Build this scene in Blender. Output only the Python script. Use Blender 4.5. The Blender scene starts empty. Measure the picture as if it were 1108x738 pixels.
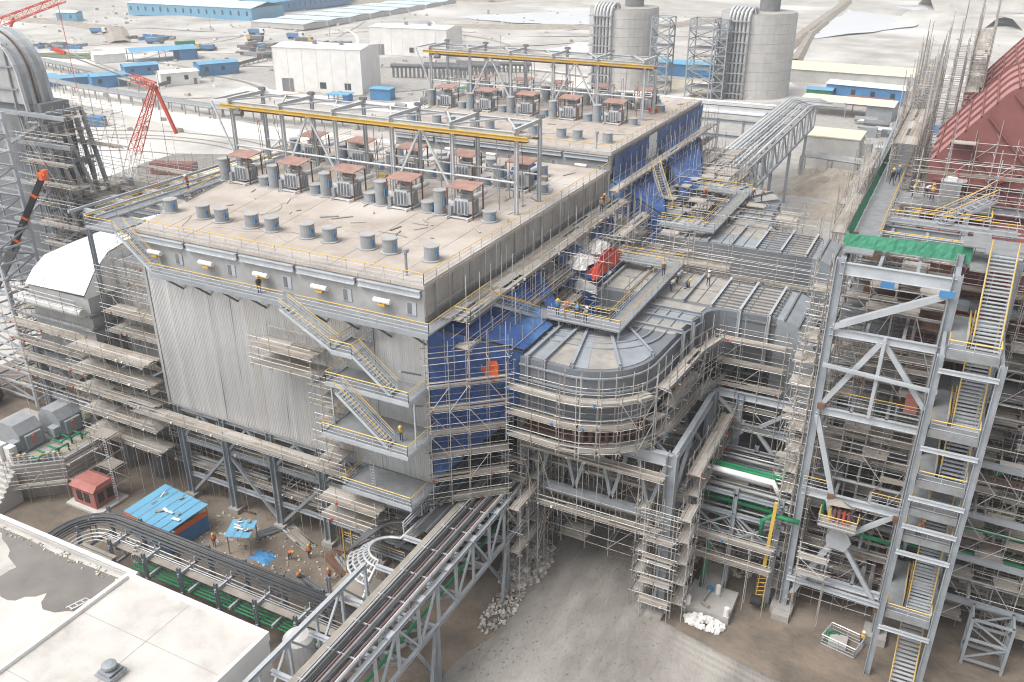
import bpy, bmesh, math, random
from mathutils import Vector, Matrix
R = random.Random(7)
scn = bpy.context.scene
C = scn.collection
rad = math.radians

# ------------------------------------------------------------------ camera
cam_d = bpy.data.cameras.new('camera'); cam = bpy.data.objects.new('camera', cam_d); C.objects.link(cam)
cam.location = (0, 0, 60)
cam.rotation_euler = (rad(90 - 25.5), 0, rad(27.0))
cam_d.sensor_width = 36.0; cam_d.lens = 36.0 * 950.0 / 1108.0
cam_d.clip_start = 0.5; cam_d.clip_end = 6000
scn.camera = cam
# ------------------------------------------------------------------ sky, sun, exposure
SUN_EL, SUN_AZ = 58, 215            # azimuth measured from +Y clockwise
w = bpy.data.worlds.new('World'); scn.world = w; w.use_nodes = True
nt = w.node_tree; nt.nodes.clear()
sky = nt.nodes.new('ShaderNodeTexSky'); sky.sky_type = 'NISHITA'; sky.sun_disc = False
sky.sun_elevation = rad(SUN_EL); sky.sun_rotation = rad(SUN_AZ)
sky.air_density = 1.2; sky.dust_density = 6.0; sky.ozone_density = 1.0
hs = nt.nodes.new('ShaderNodeHueSaturation'); hs.inputs['Saturation'].default_value = 0.22
bgn = nt.nodes.new('ShaderNodeBackground'); bgn.inputs['Strength'].default_value = 0.15
out = nt.nodes.new('ShaderNodeOutputWorld')
nt.links.new(sky.outputs[0], hs.inputs['Color']); nt.links.new(hs.outputs[0], bgn.inputs[0]); nt.links.new(bgn.outputs[0], out.inputs[0])
sl = bpy.data.lights.new('sun', 'SUN'); sl.energy = 1.1; sl.angle = rad(35); sl.color = (1.0, 0.98, 0.955)
so = bpy.data.objects.new('sun', sl); C.objects.link(so)
so.rotation_euler = (rad(90 - SUN_EL), 0, rad(180 - SUN_AZ)); so.location = (0, 0, 200)
scn.view_settings.view_transform = 'Standard'; scn.view_settings.look = 'None'
scn.view_settings.gamma = 1.0; scn.view_settings.use_curve_mapping = False
scn.view_settings.exposure = 0.53
cy = scn.cycles
cy.max_bounces = 6; cy.diffuse_bounces = 3; cy.glossy_bounces = 2; cy.transmission_bounces = 2; cy.volume_bounces = 0
cy.use_denoising = True; cy.denoising_prefilter = 'NONE'; cy.filter_width = 1.1; cy.caustics_reflective = False; cy.caustics_refractive = False

# ------------------------------------------------------------------ materials
M = {}
def mat(name, c, rough=0.7, metal=0.0, c2=None, ns=0.6, amt=1.0, isl=0.0, c3=None, bump=0.0, bs=3.0, lo=0.35, hi=0.65, stretch=None, c4=None):
    """noise between c and c2 in world space; isl = spread of brightness from piece to piece; c3 = colour some pieces take"""
    m = bpy.data.materials.new(name); m.use_nodes = True; n = m.node_tree.nodes; l = m.node_tree.links
    b = n['Principled BSDF']; b.inputs['Roughness'].default_value = rough; b.inputs['Metallic'].default_value = metal
    g = n.new('ShaderNodeNewGeometry'); pos = g.outputs['Position']
    if stretch:
        mp = n.new('ShaderNodeMapping'); mp.inputs['Scale'].default_value = stretch; l.new(pos, mp.inputs['Vector']); pos = mp.outputs[0]
    col = None
    if c2:
        t = n.new('ShaderNodeTexNoise'); t.inputs['Scale'].default_value = ns; t.inputs['Detail'].default_value = 6; t.inputs['Roughness'].default_value = 0.65
        l.new(pos, t.inputs['Vector'])
        mr = n.new('ShaderNodeMapRange'); mr.inputs[1].default_value = lo; mr.inputs[2].default_value = hi; mr.inputs[4].default_value = amt
        l.new(t.outputs['Fac'], mr.inputs[0])
        mx = n.new('ShaderNodeMix'); mx.data_type = 'RGBA'; mx.inputs[6].default_value = (*c, 1); mx.inputs[7].default_value = (*c2, 1)
        l.new(mr.outputs[0], mx.inputs[0]); col = mx.outputs[2]
    if c4:
        t4 = n.new('ShaderNodeTexNoise'); t4.inputs['Scale'].default_value = ns * 0.22; t4.inputs['Detail'].default_value = 5
        l.new(pos, t4.inputs['Vector'])
        m4 = n.new('ShaderNodeMapRange'); m4.inputs[1].default_value = 0.5; m4.inputs[2].default_value = 0.66; l.new(t4.outputs['Fac'], m4.inputs[0])
        x4 = n.new('ShaderNodeMix'); x4.data_type = 'RGBA'; l.new(m4.outputs[0], x4.inputs[0]); l.new(col, x4.inputs[6]); x4.inputs[7].default_value = (*c4, 1); col = x4.outputs[2]
    if c3:
        ri = n.new('ShaderNodeMapRange'); ri.inputs[1].default_value = 0.45; ri.inputs[2].default_value = 1.0
        l.new(g.outputs['Random Per Island'], ri.inputs[0])
        m3 = n.new('ShaderNodeMix'); m3.data_type = 'RGBA'; l.new(ri.outputs[0], m3.inputs[0])
        if col: l.new(col, m3.inputs[6])
        else: m3.inputs[6].default_value = (*c, 1)
        m3.inputs[7].default_value = (*c3, 1); col = m3.outputs[2]
    if isl:
        h = n.new('ShaderNodeHueSaturation')
        r2 = n.new('ShaderNodeMapRange'); r2.inputs[3].default_value = 1 - isl; r2.inputs[4].default_value = 1 + isl
        mul = n.new('ShaderNodeMath'); mul.operation = 'MULTIPLY_ADD'; mul.inputs[1].default_value = 7.31; mul.inputs[2].default_value = 0.0
        fr = n.new('ShaderNodeMath'); fr.operation = 'FRACT'
        l.new(g.outputs['Random Per Island'], mul.inputs[0]); l.new(mul.outputs[0], fr.inputs[0]); l.new(fr.outputs[0], r2.inputs[0]); l.new(r2.outputs[0], h.inputs['Value'])
        if col: l.new(col, h.inputs['Color'])
        else: h.inputs['Color'].default_value = (*c, 1)
        col = h.outputs[0]
    if col: l.new(col, b.inputs['Base Color'])
    else: b.inputs['Base Color'].default_value = (*c, 1)
    if bump:
        t2 = n.new('ShaderNodeTexNoise'); t2.inputs['Scale'].default_value = bs; t2.inputs['Detail'].default_value = 5
        l.new(pos, t2.inputs['Vector'])
        bp = n.new('ShaderNodeBump'); bp.inputs['Strength'].default_value = bump; bp.inputs['Distance'].default_value = 0.3
        l.new(t2.outputs['Fac'], bp.inputs['Height']); l.new(bp.outputs[0], b.inputs['Normal'])
    M[name] = m
    return m
mat('sand', (.54, .515, .475), .95, c2=(.33, .31, .285), ns=.05, c4=(.66, .64, .61), bump=.6, bs=.25)
mat('mud', (.215, .17, .13), .85, c2=(.12, .10, .08), ns=.3, c4=(.27, .225, .18), bump=.5, bs=1.2)
mat('roadmud', (.29, .27, .245), .75, c2=(.19, .175, .158), ns=.3, c4=(.37, .35, .32), bump=.5, bs=2.2, stretch=(1.5, .6, 1))
mat('wheeltrack', (.30, .28, .255), .9, c2=(.19, .175, .158), ns=.5)
mat('whiteroad', (.74, .71, .66), .9, c2=(.62, .58, .52), ns=.1)
mat('water', (.70, .72, .73), .3)  # pale base colour stands in for the sky reflected in the water
mat('puddle', (.16, .15, .14), .15, c2=(.22, .20, .18), ns=.3)
mat('concrete', (.42, .40, .375), .9, c2=(.30, .285, .265), ns=.35, isl=.06)
mat('concrete_pale', (.56, .55, .53), .9, c2=(.45, .44, .42), ns=.25, isl=.05)
mat('roof', (.47, .415, .365), .85, c2=(.36, .31, .27), ns=.35, c4=(.53, .485, .44), isl=.05, bump=.08, bs=2)
mat('white', (.80, .79, .77), .6, c2=(.70, .68, .65), ns=.3)
mat('whiteroof', (.50, .475, .44), .9, c2=(.36, .34, .315), ns=.6, lo=.42, hi=.72, c4=(.57, .55, .515), bump=.15, bs=1.5)
mat('steel', (.33, .36, .39), .55, c2=(.25, .27, .29), ns=.5, isl=.12)
mat('steel_pale', (.46, .49, .52), .5, c2=(.38, .40, .42), ns=.6, isl=.10)
mat('steel_light', (.60, .615, .63), .5, c2=(.50, .51, .52), ns=.6, isl=.08)
mat('steel_dark', (.15, .16, .175), .6, c2=(.22, .215, .21), ns=.5, isl=.15)
mat('grating', (.27, .285, .30), .6, c2=(.21, .21, .21), ns=1.2, isl=.1)
mat('galv', (.47, .47, .465), .5, metal=.1, c2=(.40, .385, .37), ns=.8, isl=.35, c3=(.32, .26, .21))
mat('plank', (.375, .335, .285), .9, c2=(.26, .225, .185), ns=.9, isl=.22, c3=(.38, .36, .335))
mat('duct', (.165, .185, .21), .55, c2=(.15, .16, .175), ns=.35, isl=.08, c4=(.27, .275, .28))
mat('duct_top', (.40, .37, .33), .8, c2=(.27, .255, .235), ns=.7, isl=.12)
mat('alu', (.78, .785, .79), .34, metal=.5, c2=(.60, .605, .61), ns=.9, stretch=(1.6, 1.6, .05), isl=.07, c4=(.68, .665, .64))
mat('alu_white', (.84, .84, .84), .5, metal=.0, c2=(.72, .72, .72), ns=.5, isl=.03)
mat('panelgrey', (.42, .425, .43), .6, c2=(.33, .33, .325), ns=.5, isl=.06)
mat('cap', (.33, .35, .37), .55, c2=(.27, .28, .29), ns=1.0, isl=.08)
mat('caplid', (.40, .41, .415), .6, c2=(.33, .33, .33), ns=1.0)
mat('canopy_red', (.40, .255, .215), .85, c2=(.30, .17, .14), ns=1.0, isl=.1)
mat('rust', (.20, .10, .065), .9, c2=(.13, .075, .05), ns=1.2, isl=.2)
mat('yellow', (.70, .45, .07), .6, c2=(.58, .37, .08), ns=1.0, isl=.15)
mat('yellow_beam', (.62, .43, .09), .55, c2=(.55, .36, .08), ns=.6)
mat('bluetarp', (.045, .125, .36), .55, c2=(.03, .08, .25), ns=.7, isl=.3, bump=.7, bs=1.6, c4=(.10, .22, .46))
mat('blueroof', (.15, .40, .58), .6, c2=(.12, .33, .50), ns=.3, isl=.04)
mat('blueroof_pale', (.62, .73, .78), .6, c2=(.55, .66, .72), ns=.2, isl=.05)
mat('bluewall', (.06, .25, .50), .7, c2=(.05, .18, .38), ns=.4, isl=.1)
mat('redsteel', (.265, .105, .098), .7, c2=(.20, .075, .07), ns=.4, isl=.06)
mat('redsteel_dusty_lit', (.42, .23, .215), .8, c2=(.34, .17, .16), ns=.5)  # paler red: dust and the light on tops and ribs put into colour
mat('redbright', (.62, .075, .035), .6, c2=(.5, .06, .03), ns=.8, isl=.1)
mat('pinkbox', (.42, .165, .14), .7, c2=(.34, .12, .10), ns=.8, isl=.05)
mat('orange', (.72, .13, .035), .6)
mat('green', (.02, .25, .105), .6, c2=(.015, .17, .08), ns=.8, isl=.15)
mat('greennet', (.035, .20, .115), .9, c2=(.07, .28, .17), ns=1.5, isl=.1)
mat('cable', (.075, .078, .085), .5, c2=(.12, .12, .125), ns=.8, isl=.5, c3=(.17, .175, .18))
mat('pipe', (.33, .34, .345), .45, metal=.2, c2=(.25, .245, .235), ns=.7, isl=.2)
mat('brightpipe', (.66, .67, .68), .4, metal=.3, c2=(.52, .52, .52), ns=.7, isl=.1)
mat('rubber', (.022, .022, .024), .85)
mat('glass', (.035, .045, .055), .2)
mat('darkhole', (.03, .031, .033), .8)
mat('skin', (.42, .24, .16), .7)
mat('denim', (.045, .055, .095), .9)
mat('khaki', (.20, .16, .10), .9)
mat('beigefloor', (.74, .66, .50), .9, c2=(.66, .58, .44), ns=.2)
mat('rubble', (.52, .49, .45), .95, isl=.4, c3=(.30, .26, .21))
mat('soil', (.38, .335, .28), .95, c2=(.27, .235, .195), ns=.3, bump=.7, bs=.8)
mat('weed', (.10, .16, .06), .9, c2=(.17, .20, .10), ns=.8)
mat('trailer', (.12, .14, .17), .7, c2=(.20, .19, .18), ns=1.0, isl=.3)

# ------------------------------------------------------------------ mesh builder
class MB:
    def __init__(s): s.v = []; s.f = []
    def raw(s, vs, fs):
        o = len(s.v); s.v += [tuple(p) for p in vs]; s.f += [tuple(i + o for i in q) for q in fs]; return s
    def box(s, a, b):
        x0, y0, z0 = a; x1, y1, z1 = b
        return s.raw([(x0,y0,z0),(x1,y0,z0),(x1,y1,z0),(x0,y1,z0),(x0,y0,z1),(x1,y0,z1),(x1,y1,z1),(x0,y1,z1)],
                     [(3,2,1,0),(4,5,6,7),(0,1,5,4),(1,2,6,5),(2,3,7,6),(3,0,4,7)])
    def bar(s, a, b, w, h=None, up=(0, 0, 1)):
        h = h or w; a = Vector(a); b = Vector(b); d = b - a
        if d.length < 1e-6: return s
        d.normalize(); u = Vector(up)
        if abs(d.dot(u)) > .98: u = Vector((1, 0, 0)) if abs(d.x) < .9 else Vector((0, 1, 0))
        x = d.cross(u).normalized() * (w / 2); y = x.cross(d).normalized() * (h / 2)
        return s.raw([a-x-y, a+x-y, a+x+y, a-x+y, b-x-y, b+x-y, b+x+y, b-x+y],
                     [(0,1,2,3),(7,6,5,4),(4,5,1,0),(5,6,2,1),(6,7,3,2),(7,4,0,3)])
    def ibeam(s, a, b, h=.6, w=.35, t=.05, up=(0, 0, 1)):
        a = Vector(a); b = Vector(b); d = (b - a).normalized(); u = Vector(up)
        if abs(d.dot(u)) > .98: u = Vector((1, 0, 0))
        y = d.cross(u).normalized().cross(d).normalized()
        o = y * (h / 2 - t / 2)
        s.bar(a + o, b + o, w, t, u); s.bar(a - o, b - o, w, t, u); s.bar(a, b, t, h - 2 * t - .002, u); return s
    def tube(s, a, b, r, n=4, cap=False):
        a = Vector(a); b = Vector(b); d = b - a
        if d.length < 1e-6: return s
        d.normalize(); u = Vector((0, 0, 1)) if abs(d.z) < .9 else Vector((1, 0, 0))
        x = d.cross(u).normalized(); y = x.cross(d)
        ring = [(x * math.cos(2*math.pi*i/n) + y * math.sin(2*math.pi*i/n)) * r for i in range(n)]
        fs = [(i, (i+1) % n, n + (i+1) % n, n + i) for i in range(n)]
        if cap: fs += [tuple(range(n-1, -1, -1)), tuple(range(n, 2*n))]
        return s.raw([a + q for q in ring] + [b + q for q in ring], fs)
    def pipe(s, pts, r, n=8, cap=True):
        P = [Vector(p) for p in pts]; vs = []; fs = []; px = None
        for i, p in enumerate(P):
            d = (P[min(i+1, len(P)-1)] - P[max(i-1, 0)]).normalized()
            if px is None:
                u = Vector((0, 0, 1)) if abs(d.z) < .9 else Vector((1, 0, 0)); px = d.cross(u).normalized()
            else: px = (px - d * px.dot(d)).normalized()
            y = px.cross(d)
            vs += [p + (px * math.cos(2*math.pi*k/n) + y * math.sin(2*math.pi*k/n)) * r for k in range(n)]
        for i in range(len(P) - 1):
            for k in range(n): fs.append((i*n+k, i*n+(k+1) % n, (i+1)*n+(k+1) % n, (i+1)*n+k))
        if cap: fs += [tuple(range(n-1, -1, -1)), tuple(range((len(P)-1)*n, len(P)*n))]
        return s.raw(vs, fs)
    def cyl(s, c, r, h, n=16, r2=None):
        r2 = r if r2 is None else r2; x, y, z = c
        vs = [(x + r*math.cos(2*math.pi*i/n), y + r*math.sin(2*math.pi*i/n), z) for i in range(n)]
        vs += [(x + r2*math.cos(2*math.pi*i/n), y + r2*math.sin(2*math.pi*i/n), z + h) for i in range(n)]
        return s.raw(vs, [(i, (i+1) % n, n+(i+1) % n, n+i) for i in range(n)] + [tuple(range(n-1, -1, -1)), tuple(range(n, 2*n))])
    def prism(s, pts, z0, z1):
        n = len(pts)
        ar = sum(pts[i][0]*pts[(i+1) % n][1] - pts[(i+1) % n][0]*pts[i][1] for i in range(n))
        if ar < 0: pts = pts[::-1]
        return s.raw([(x, y, z0) for x, y in pts] + [(x, y, z1) for x, y in pts],
                     [tuple(range(n-1, -1, -1)), tuple(range(n, 2*n))] + [(i, (i+1) % n, n+(i+1) % n, n+i) for i in range(n)])
    def prism_y(s, pts, y0, y1):        # profile in XZ extruded along Y
        n = len(pts)
        ar = sum(pts[i][0]*pts[(i+1) % n][1] - pts[(i+1) % n][0]*pts[i][1] for i in range(n))
        if ar > 0: pts = pts[::-1]
        return s.raw([(x, y0, z) for x, z in pts] + [(x, y1, z) for x, z in pts],
                     [tuple(range(n-1, -1, -1)), tuple(range(n, 2*n))] + [(i, (i+1) % n, n+(i+1) % n, n+i) for i in range(n)])
    def rock(s, c, r):
        b = [(-1,-1,-.6),(1,-1,-.6),(1,1,-.6),(-1,1,-.6),(-.7,-.7,.7),(.7,-.7,.7),(.7,.7,.7),(-.7,.7,.7)]
        a = R.random() * 6.28; ca, sa = math.cos(a), math.sin(a)
        vs = []
        for x, y, z in b:
            x *= r*R.uniform(.6, 1.2); y *= r*R.uniform(.5, 1.1); z *= r*R.uniform(.6, 1.1)
            vs.append((c[0]+x*ca-y*sa, c[1]+x*sa+y*ca, c[2]+z))
        return s.raw(vs, [(3,2,1,0),(4,5,6,7),(0,1,5,4),(1,2,6,5),(2,3,7,6),(3,0,4,7)])
    def build(s, name, m, parent=None, label=None, cat=None, group=None, kind=None, smooth=False, loc=None):
        """meshes are written in world coordinates; a part's vertices are stored relative to its thing's base"""
        o0 = Vector((0, 0, 0))
        p = parent
        while p is not None: o0 += p.location; p = p.parent
        if parent is None and loc is not None: o0 = Vector(loc)
        me = bpy.data.meshes.new(name)
        me.from_pydata([(x-o0.x, y-o0.y, z-o0.z) for x, y, z in s.v], [], s.f)
        me.materials.append(M[m] if isinstance(m, str) else m)
        if smooth: me.shade_smooth()
        me.update()
        return link(name, me, parent, label, cat, group, kind, o0 if parent is None else None)
def link(name, me, parent=None, label=None, cat=None, group=None, kind=None, loc=None):
    o = bpy.data.objects.new(name, me); C.objects.link(o)
    if loc is not None: o.location = loc
    if parent is not None: o.parent = parent
    tag(o, label, cat, group, kind); return o
def tag(o, label=None, cat=None, group=None, kind=None):
    for k, v in (('label', label), ('category', cat), ('group', group), ('kind', kind)):
        if v: o[k] = v
    return o
def thing(name, label, cat, loc=(0, 0, 0), group=None):
    return link(name, None, None, label, cat, group, None, loc)
def copy_tree(o, loc=None, label=None, parent=None, rz=None):
    c = o.copy(); C.objects.link(c)
    if parent is not None: c.parent = parent
    if loc is not None: c.location = loc
    if rz is not None: c.rotation_euler = (0, 0, rz)
    if label: c['label'] = label
    for ch in list(o.children): copy_tree(ch, parent=c)
    return c
def part(parent, name, m, fn, **k):
    b = MB(); fn(b); return b.build(name, m, parent, **k)
def beam(parent, a, b, h=.6, w=.35, m='steel', name='beam'):
    return MB().ibeam(a, b, h, w, max(.04, w*.12)).build(name, m, parent)
def col(parent, x, y, z0, z1, s=.6, m='steel', name='column'):
    return MB().ibeam((x, y, z0), (x, y, z1), s, s, s*.1).build(name, m, parent)
def brace(parent, a, b, s=.3, m='steel', name='brace'):
    return MB().bar(a, b, s, s).build(name, m, parent)
def rails(parent, path, ym='yellow', h=1.1, post=1.8, mesh=False, r=.034):
    """a guard rail along a 3D path of its feet: coloured top rail, grey posts and mid rails"""
    t = MB(); g = MB(); P = [Vector(p) for p in path]
    for a, b in zip(P, P[1:]):
        t.tube((a.x, a.y, a.z+h), (b.x, b.y, b.z+h), r*1.35)
        for q in (.38, .74): g.tube((a.x, a.y, a.z+h*q), (b.x, b.y, b.z+h*q), r*.75)
        g.bar((a.x, a.y, a.z+.08), (b.x, b.y, b.z+.08), .02, .14)
        n = max(1, round((b-a).length / post))
        for i in range(n+1):
            p = a.lerp(b, i/n); g.tube(p, (p.x, p.y, p.z+h), r)
    t.build('handrail', ym, parent); g.build('guard_rail', 'steel_pale', parent, kind='stuff')
def flight(parent, a, b, side, wid=1.1, treads=False, m='steel_pale', rail=True):
    """stair flight from a (top) to b (foot); side = horizontal unit vector across the flight"""
    a = Vector(a); b = Vector(b); s = Vector(side) * (wid/2)
    g = MB(); g.bar(a+s, b+s, .06, .28); g.bar(a-s, b-s, .06, .28)
    fo = g.build('stair_flight', m, parent)
    n = max(4, int(abs(a.z-b.z) / .23)); d = (b-a); hd = Vector((d.x, d.y, 0)).normalized()
    tm = None
    g2 = MB()
    for i in range(n):
        p = a.lerp(b, (i+.5)/n)
        if treads:
            if tm is None:
                o0 = parent.location if parent else Vector((0, 0, 0))
                q = MB(); q.bar(-s*.96, s*.96, .27, .05); tm = bpy.data.meshes.new('tread'); tm.from_pydata(q.v, [], q.f); tm.materials.append(M['steel_pale'])
            t = bpy.data.objects.new('tread', tm); C.objects.link(t); t.parent = fo; t.location = p - parent.location - fo.location
        else: g2.bar(p-s*.96, p+s*.96, .26, .045)
    if not treads: g2.build('treads', 'steel', parent, kind='stuff')
    if rail:
        for q in (s, -s): rails(parent, [a+q, b+q], post=1.5)

# ------------------------------------------------------------------ scaffolding
def scaffold(label, path, levels, side=1, depth=1.3, bay=2.1, z0=None, top=1.6, deckp=.9, tags=True, tall=0.0, inner=True, diag=.35, name='scaffold', jit=.09, dense=True, rtube=.036):
    """tube and board scaffold following a plan path; levels = deck heights; side = which side of the path it stands on"""
    P = [Vector((x, y, 0)) for x, y in path]
    zb = z0 if z0 is not None else levels[0]-2.0
    t = thing(name, label, 'scaffold', (P[0].x, P[0].y, zb))
    g = MB(); tg = MB()
    zt = levels[-1] + top
    for a, b in zip(P, P[1:]):
        d = (b-a); L = d.length; d.normalize(); nrm = Vector((d.y, -d.x, 0)) * side
        n = max(1, round(L/bay))
        for i in range(n+1):
            p = a + d*(L*i/n)
            for k, off in enumerate((0.06, depth)):
                if k == 0 and not inner: continue
                q = p + nrm*off; ex = R.uniform(-.3, 1.0) + (R.uniform(0, tall) if tall else 0)
                j = lambda: R.uniform(-jit, jit)
                g.tube((q.x+j(), q.y+j(), zb+R.uniform(-.2, .1)*(z0 is None)), (q.x+j(), q.y+j(), zt+ex), rtube)
            for z in levels:
                q0 = p + nrm*(-.1); q1 = p + nrm*(depth+R.uniform(.1, .45))
                g.tube((q0.x, q0.y, z-.1), (q1.x, q1.y, z-.1), rtube*.95)
        for z in levels:
            e0, e1 = R.uniform(.1, .6), R.uniform(.1, .6)
            for off, dz in ((.06, -.05), (depth, -.05), (depth, .55), (depth, 1.05)) + (((.06, 1.0),) if dense else ()):
                q0 = a - d*e0 + nrm*off; q1 = b + d*e1 + nrm*off
                g.tube((q0.x, q0.y, z+dz+R.uniform(-.04, .04)), (q1.x, q1.y, z+dz+R.uniform(-.04, .04)), rtube*.95)
            if R.random() < deckp:
                k = MB(); nb = max(1, round(L/4.0)); npl = max(3, round((depth-.12)/.3)); wpl = (depth-.15)/npl
                for s_ in range(nb):
                    for u in range(npl):
                        if R.random() < .05: continue
                        w0 = .1 + u*wpl; q0 = a + d*(L*s_/nb - .1); q1 = a + d*(L*(s_+1)/nb + R.uniform(-.15, .2))
                        zz = z + R.uniform(0, .05)
                        c0 = q0 + nrm*(w0+wpl/2); c1 = q1 + nrm*(w0+wpl/2)
                        k.bar((c0.x, c0.y, zz), (c1.x, c1.y, zz+R.uniform(-.03, .03)), wpl*.93, .05)
                q0 = a + nrm*(depth-.04); q1 = b + nrm*(depth-.04)
                k.bar((q0.x, q0.y, z+.12), (q1.x, q1.y, z+.12), .03, .2)
                k.build('deck', 'plank', t, kind='stuff')
                if tags:
                    for _ in range(int(L/5+R.random())):
                        p = a + d*(R.random()*L) + nrm*(depth+.06)
                        q_ = R.uniform(.05, .11); tg.box((p.x-q_, p.y-q_, z-.02), (p.x+q_, p.y+q_, z+R.uniform(.08, .22)))
        for i in range(n):
            for z, z2 in zip(levels, levels[1:]):
                if R.random() < diag:
                    q0 = a + d*(L*i/n) + nrm*(depth+.05); q1 = a + d*(L*(i+1)/n) + nrm*(depth+.05)
                    if R.random() < .5: q0, q1 = q1, q0
                    g.tube((q0.x, q0.y, z), (q1.x, q1.y, z2), rtube*.95)
    g.build('tube_frame', 'galv', t, kind='stuff')
    if tags and tg.v: tg.build('warning_tape', R.choice(['redbright', 'white', 'redsteel', 'bluewall', 'white']), t, kind='stuff')
    return t
def ladder(parent, p, h, dirv=(1, 0)):
    g = MB(); dx, dy = dirv
    for s in (-.22, .22): g.tube((p[0]+dx*s, p[1]+dy*s, p[2]), (p[0]+dx*s, p[1]+dy*s, p[2]+h), .035)
    for i in range(int(h/.32)): z = p[2]+.2+i*.32; g.tube((p[0]-dx*.22, p[1]-dy*.22, z), (p[0]+dx*.22, p[1]+dy*.22, z), .025)
    g.build('ladder', 'steel_pale', parent, kind='stuff')
def clutter_pipes(parent, x0, x1, y0, y1, zs, n, m='pipe', name='pipe', rmin=.06, rmax=.22, along='x'):
    for i in range(n):
        z = R.choice(zs) + R.uniform(.2, .9); r = R.uniform(rmin, rmax)
        if along == 'x':
            y = R.uniform(y0, y1); a, b = sorted((R.uniform(x0, x1), R.uniform(x0, x1)))
            if b-a < (x1-x0)*.4: a, b = x0, x1
            pts = [(a, y, z), (b, y, z)]
            if R.random() < .5: pts.append((b, y, z-R.uniform(1, 3)))
        else:
            x = R.uniform(x0, x1); a, b = sorted((R.uniform(y0, y1), R.uniform(y0, y1)))
            if b-a < (y1-y0)*.4: a, b = y0, y1
            pts = [(x, a, z), (x, b, z)]
            if R.random() < .5: pts.insert(0, (x, a, z-R.uniform(1, 3)))
        MB().pipe(pts, r, 6).build(name, m, parent)

def scaffold_block(label, x0, x1, y0, y1, levels, sp=2.2, z0=0.0, deckp=.35, keep=.8, top=1.2, name='scaffold', r=.036):
    """a three-dimensional cage of tubes with odd decks, as it fills the inside of a frame"""
    t = thing(name, label, 'scaffold', ((x0+x1)/2, (y0+y1)/2, z0)); g = MB()
    nx = max(1, round((x1-x0)/sp)); ny = max(1, round((y1-y0)/sp)); X = [x0+(x1-x0)*i/nx for i in range(nx+1)]; Y = [y0+(y1-y0)*i/ny for i in range(ny+1)]
    j = lambda a=.12: R.uniform(-a, a)
    for x in X:
        for y in Y:
            if R.random() < keep: g.tube((x+j(), y+j(), z0), (x+j(), y+j(), levels[-1]+R.uniform(0, top)), r)
    for z in levels:
        for y in Y:
            for dz in (0, 1.0):
                if R.random() < keep*(1 if dz == 0 else .8): a, b = R.uniform(0, .3), R.uniform(0, .3); g.tube((x0-R.uniform(0, .6)+a*(x1-x0)*(R.random() < .4), y+j(), z+dz+j(.05)), (x1+R.uniform(0, .6)-b*(x1-x0)*(R.random() < .4), y+j(), z+dz+j(.05)), r)
        for x in X:
            for dz in (-.1, .9):
                if R.random() < keep*(.9 if dz < 0 else .55): g.tube((x+j(), y0-R.uniform(0, .5), z+dz), (x+j(), y1+R.uniform(0, .5), z+dz), r)
        for i in range(nx):
            for k in range(ny):
                if R.random() < deckp:
                    d = MB(); n = max(3, round((Y[k+1]-Y[k])/.45)); w_ = (Y[k+1]-Y[k])/n
                    for u in range(n):
                        if R.random() < .12: continue
                        yy = Y[k]+(u+.5)*w_; d.bar((X[i]-R.uniform(0, .2), yy, z+.06), (X[i+1]+R.uniform(0, .2), yy+j(.04), z+.06), w_*.92, .05)
                    d.build('deck', 'plank', t, kind='stuff')
    for z, z2 in zip(levels, levels[1:]):
        for i in range(nx):
            for y in (Y[0], Y[-1]):
                if R.random() < .5: a, b = (X[i], X[i+1]) if R.random() < .5 else (X[i+1], X[i]); g.tube((a, y-.08, z), (b, y-.08, z2), r)
    g.build('tube_frame', 'galv', t, kind='stuff'); return t
# ================================================================== GROUND
def terrain(name, x0, x1, y0, y1, nx, ny, m, zfn):
    b = MB()
    for j in range(ny+1):
        for i in range(nx+1):
            x = x0+(x1-x0)*i/nx; y = y0+(y1-y0)*j/ny; b.v.append((x, y, zfn(x, y)))
    for j in range(ny):
        for i in range(nx):
            k = j*(nx+1)+i; b.f.append((k, k+1, k+nx+2, k+nx+1))
    return b.build(name, m, kind='structure', smooth=True)
def far_z(x, y):
    d = min(1, max(0, (math.hypot(x+60, y-100)-330)/250))
    return -.02 + d*(.9*math.sin(x*.031+1)*math.sin(y*.023) + .5*math.sin(x*.083+y*.051))
terrain('ground', -1400, 500, -250, 1650, 150, 150, 'sand', far_z)
def sheet(name, pts, z, m, kind='structure', **k):
    b = MB(); n = len(pts)
    ar = sum(pts[i][0]*pts[(i+1) % n][1]-pts[(i+1) % n][0]*pts[i][1] for i in range(n))
    if ar < 0: pts = pts[::-1]
    b.raw([(x, y, z) for x, y in pts], [tuple(range(n))]); return b.build(name, m, kind=kind, **k)
def wob(pts, amp=1.5, n=6):
    o = []
    for i, (x, y) in enumerate(pts):
        x2, y2 = pts[(i+1) % len(pts)]
        for k in range(n):
            t = k/n; o.append((x+(x2-x)*t+R.uniform(-amp, amp)*(k > 0), y+(y2-y)*t+R.uniform(-amp, amp)*(k > 0)))
    return o
sheet('plant_yard', wob([(-120, 36), (40, 36), (40, 150), (-80, 160), (-122, 100)], 1.0), .02, 'mud')
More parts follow.
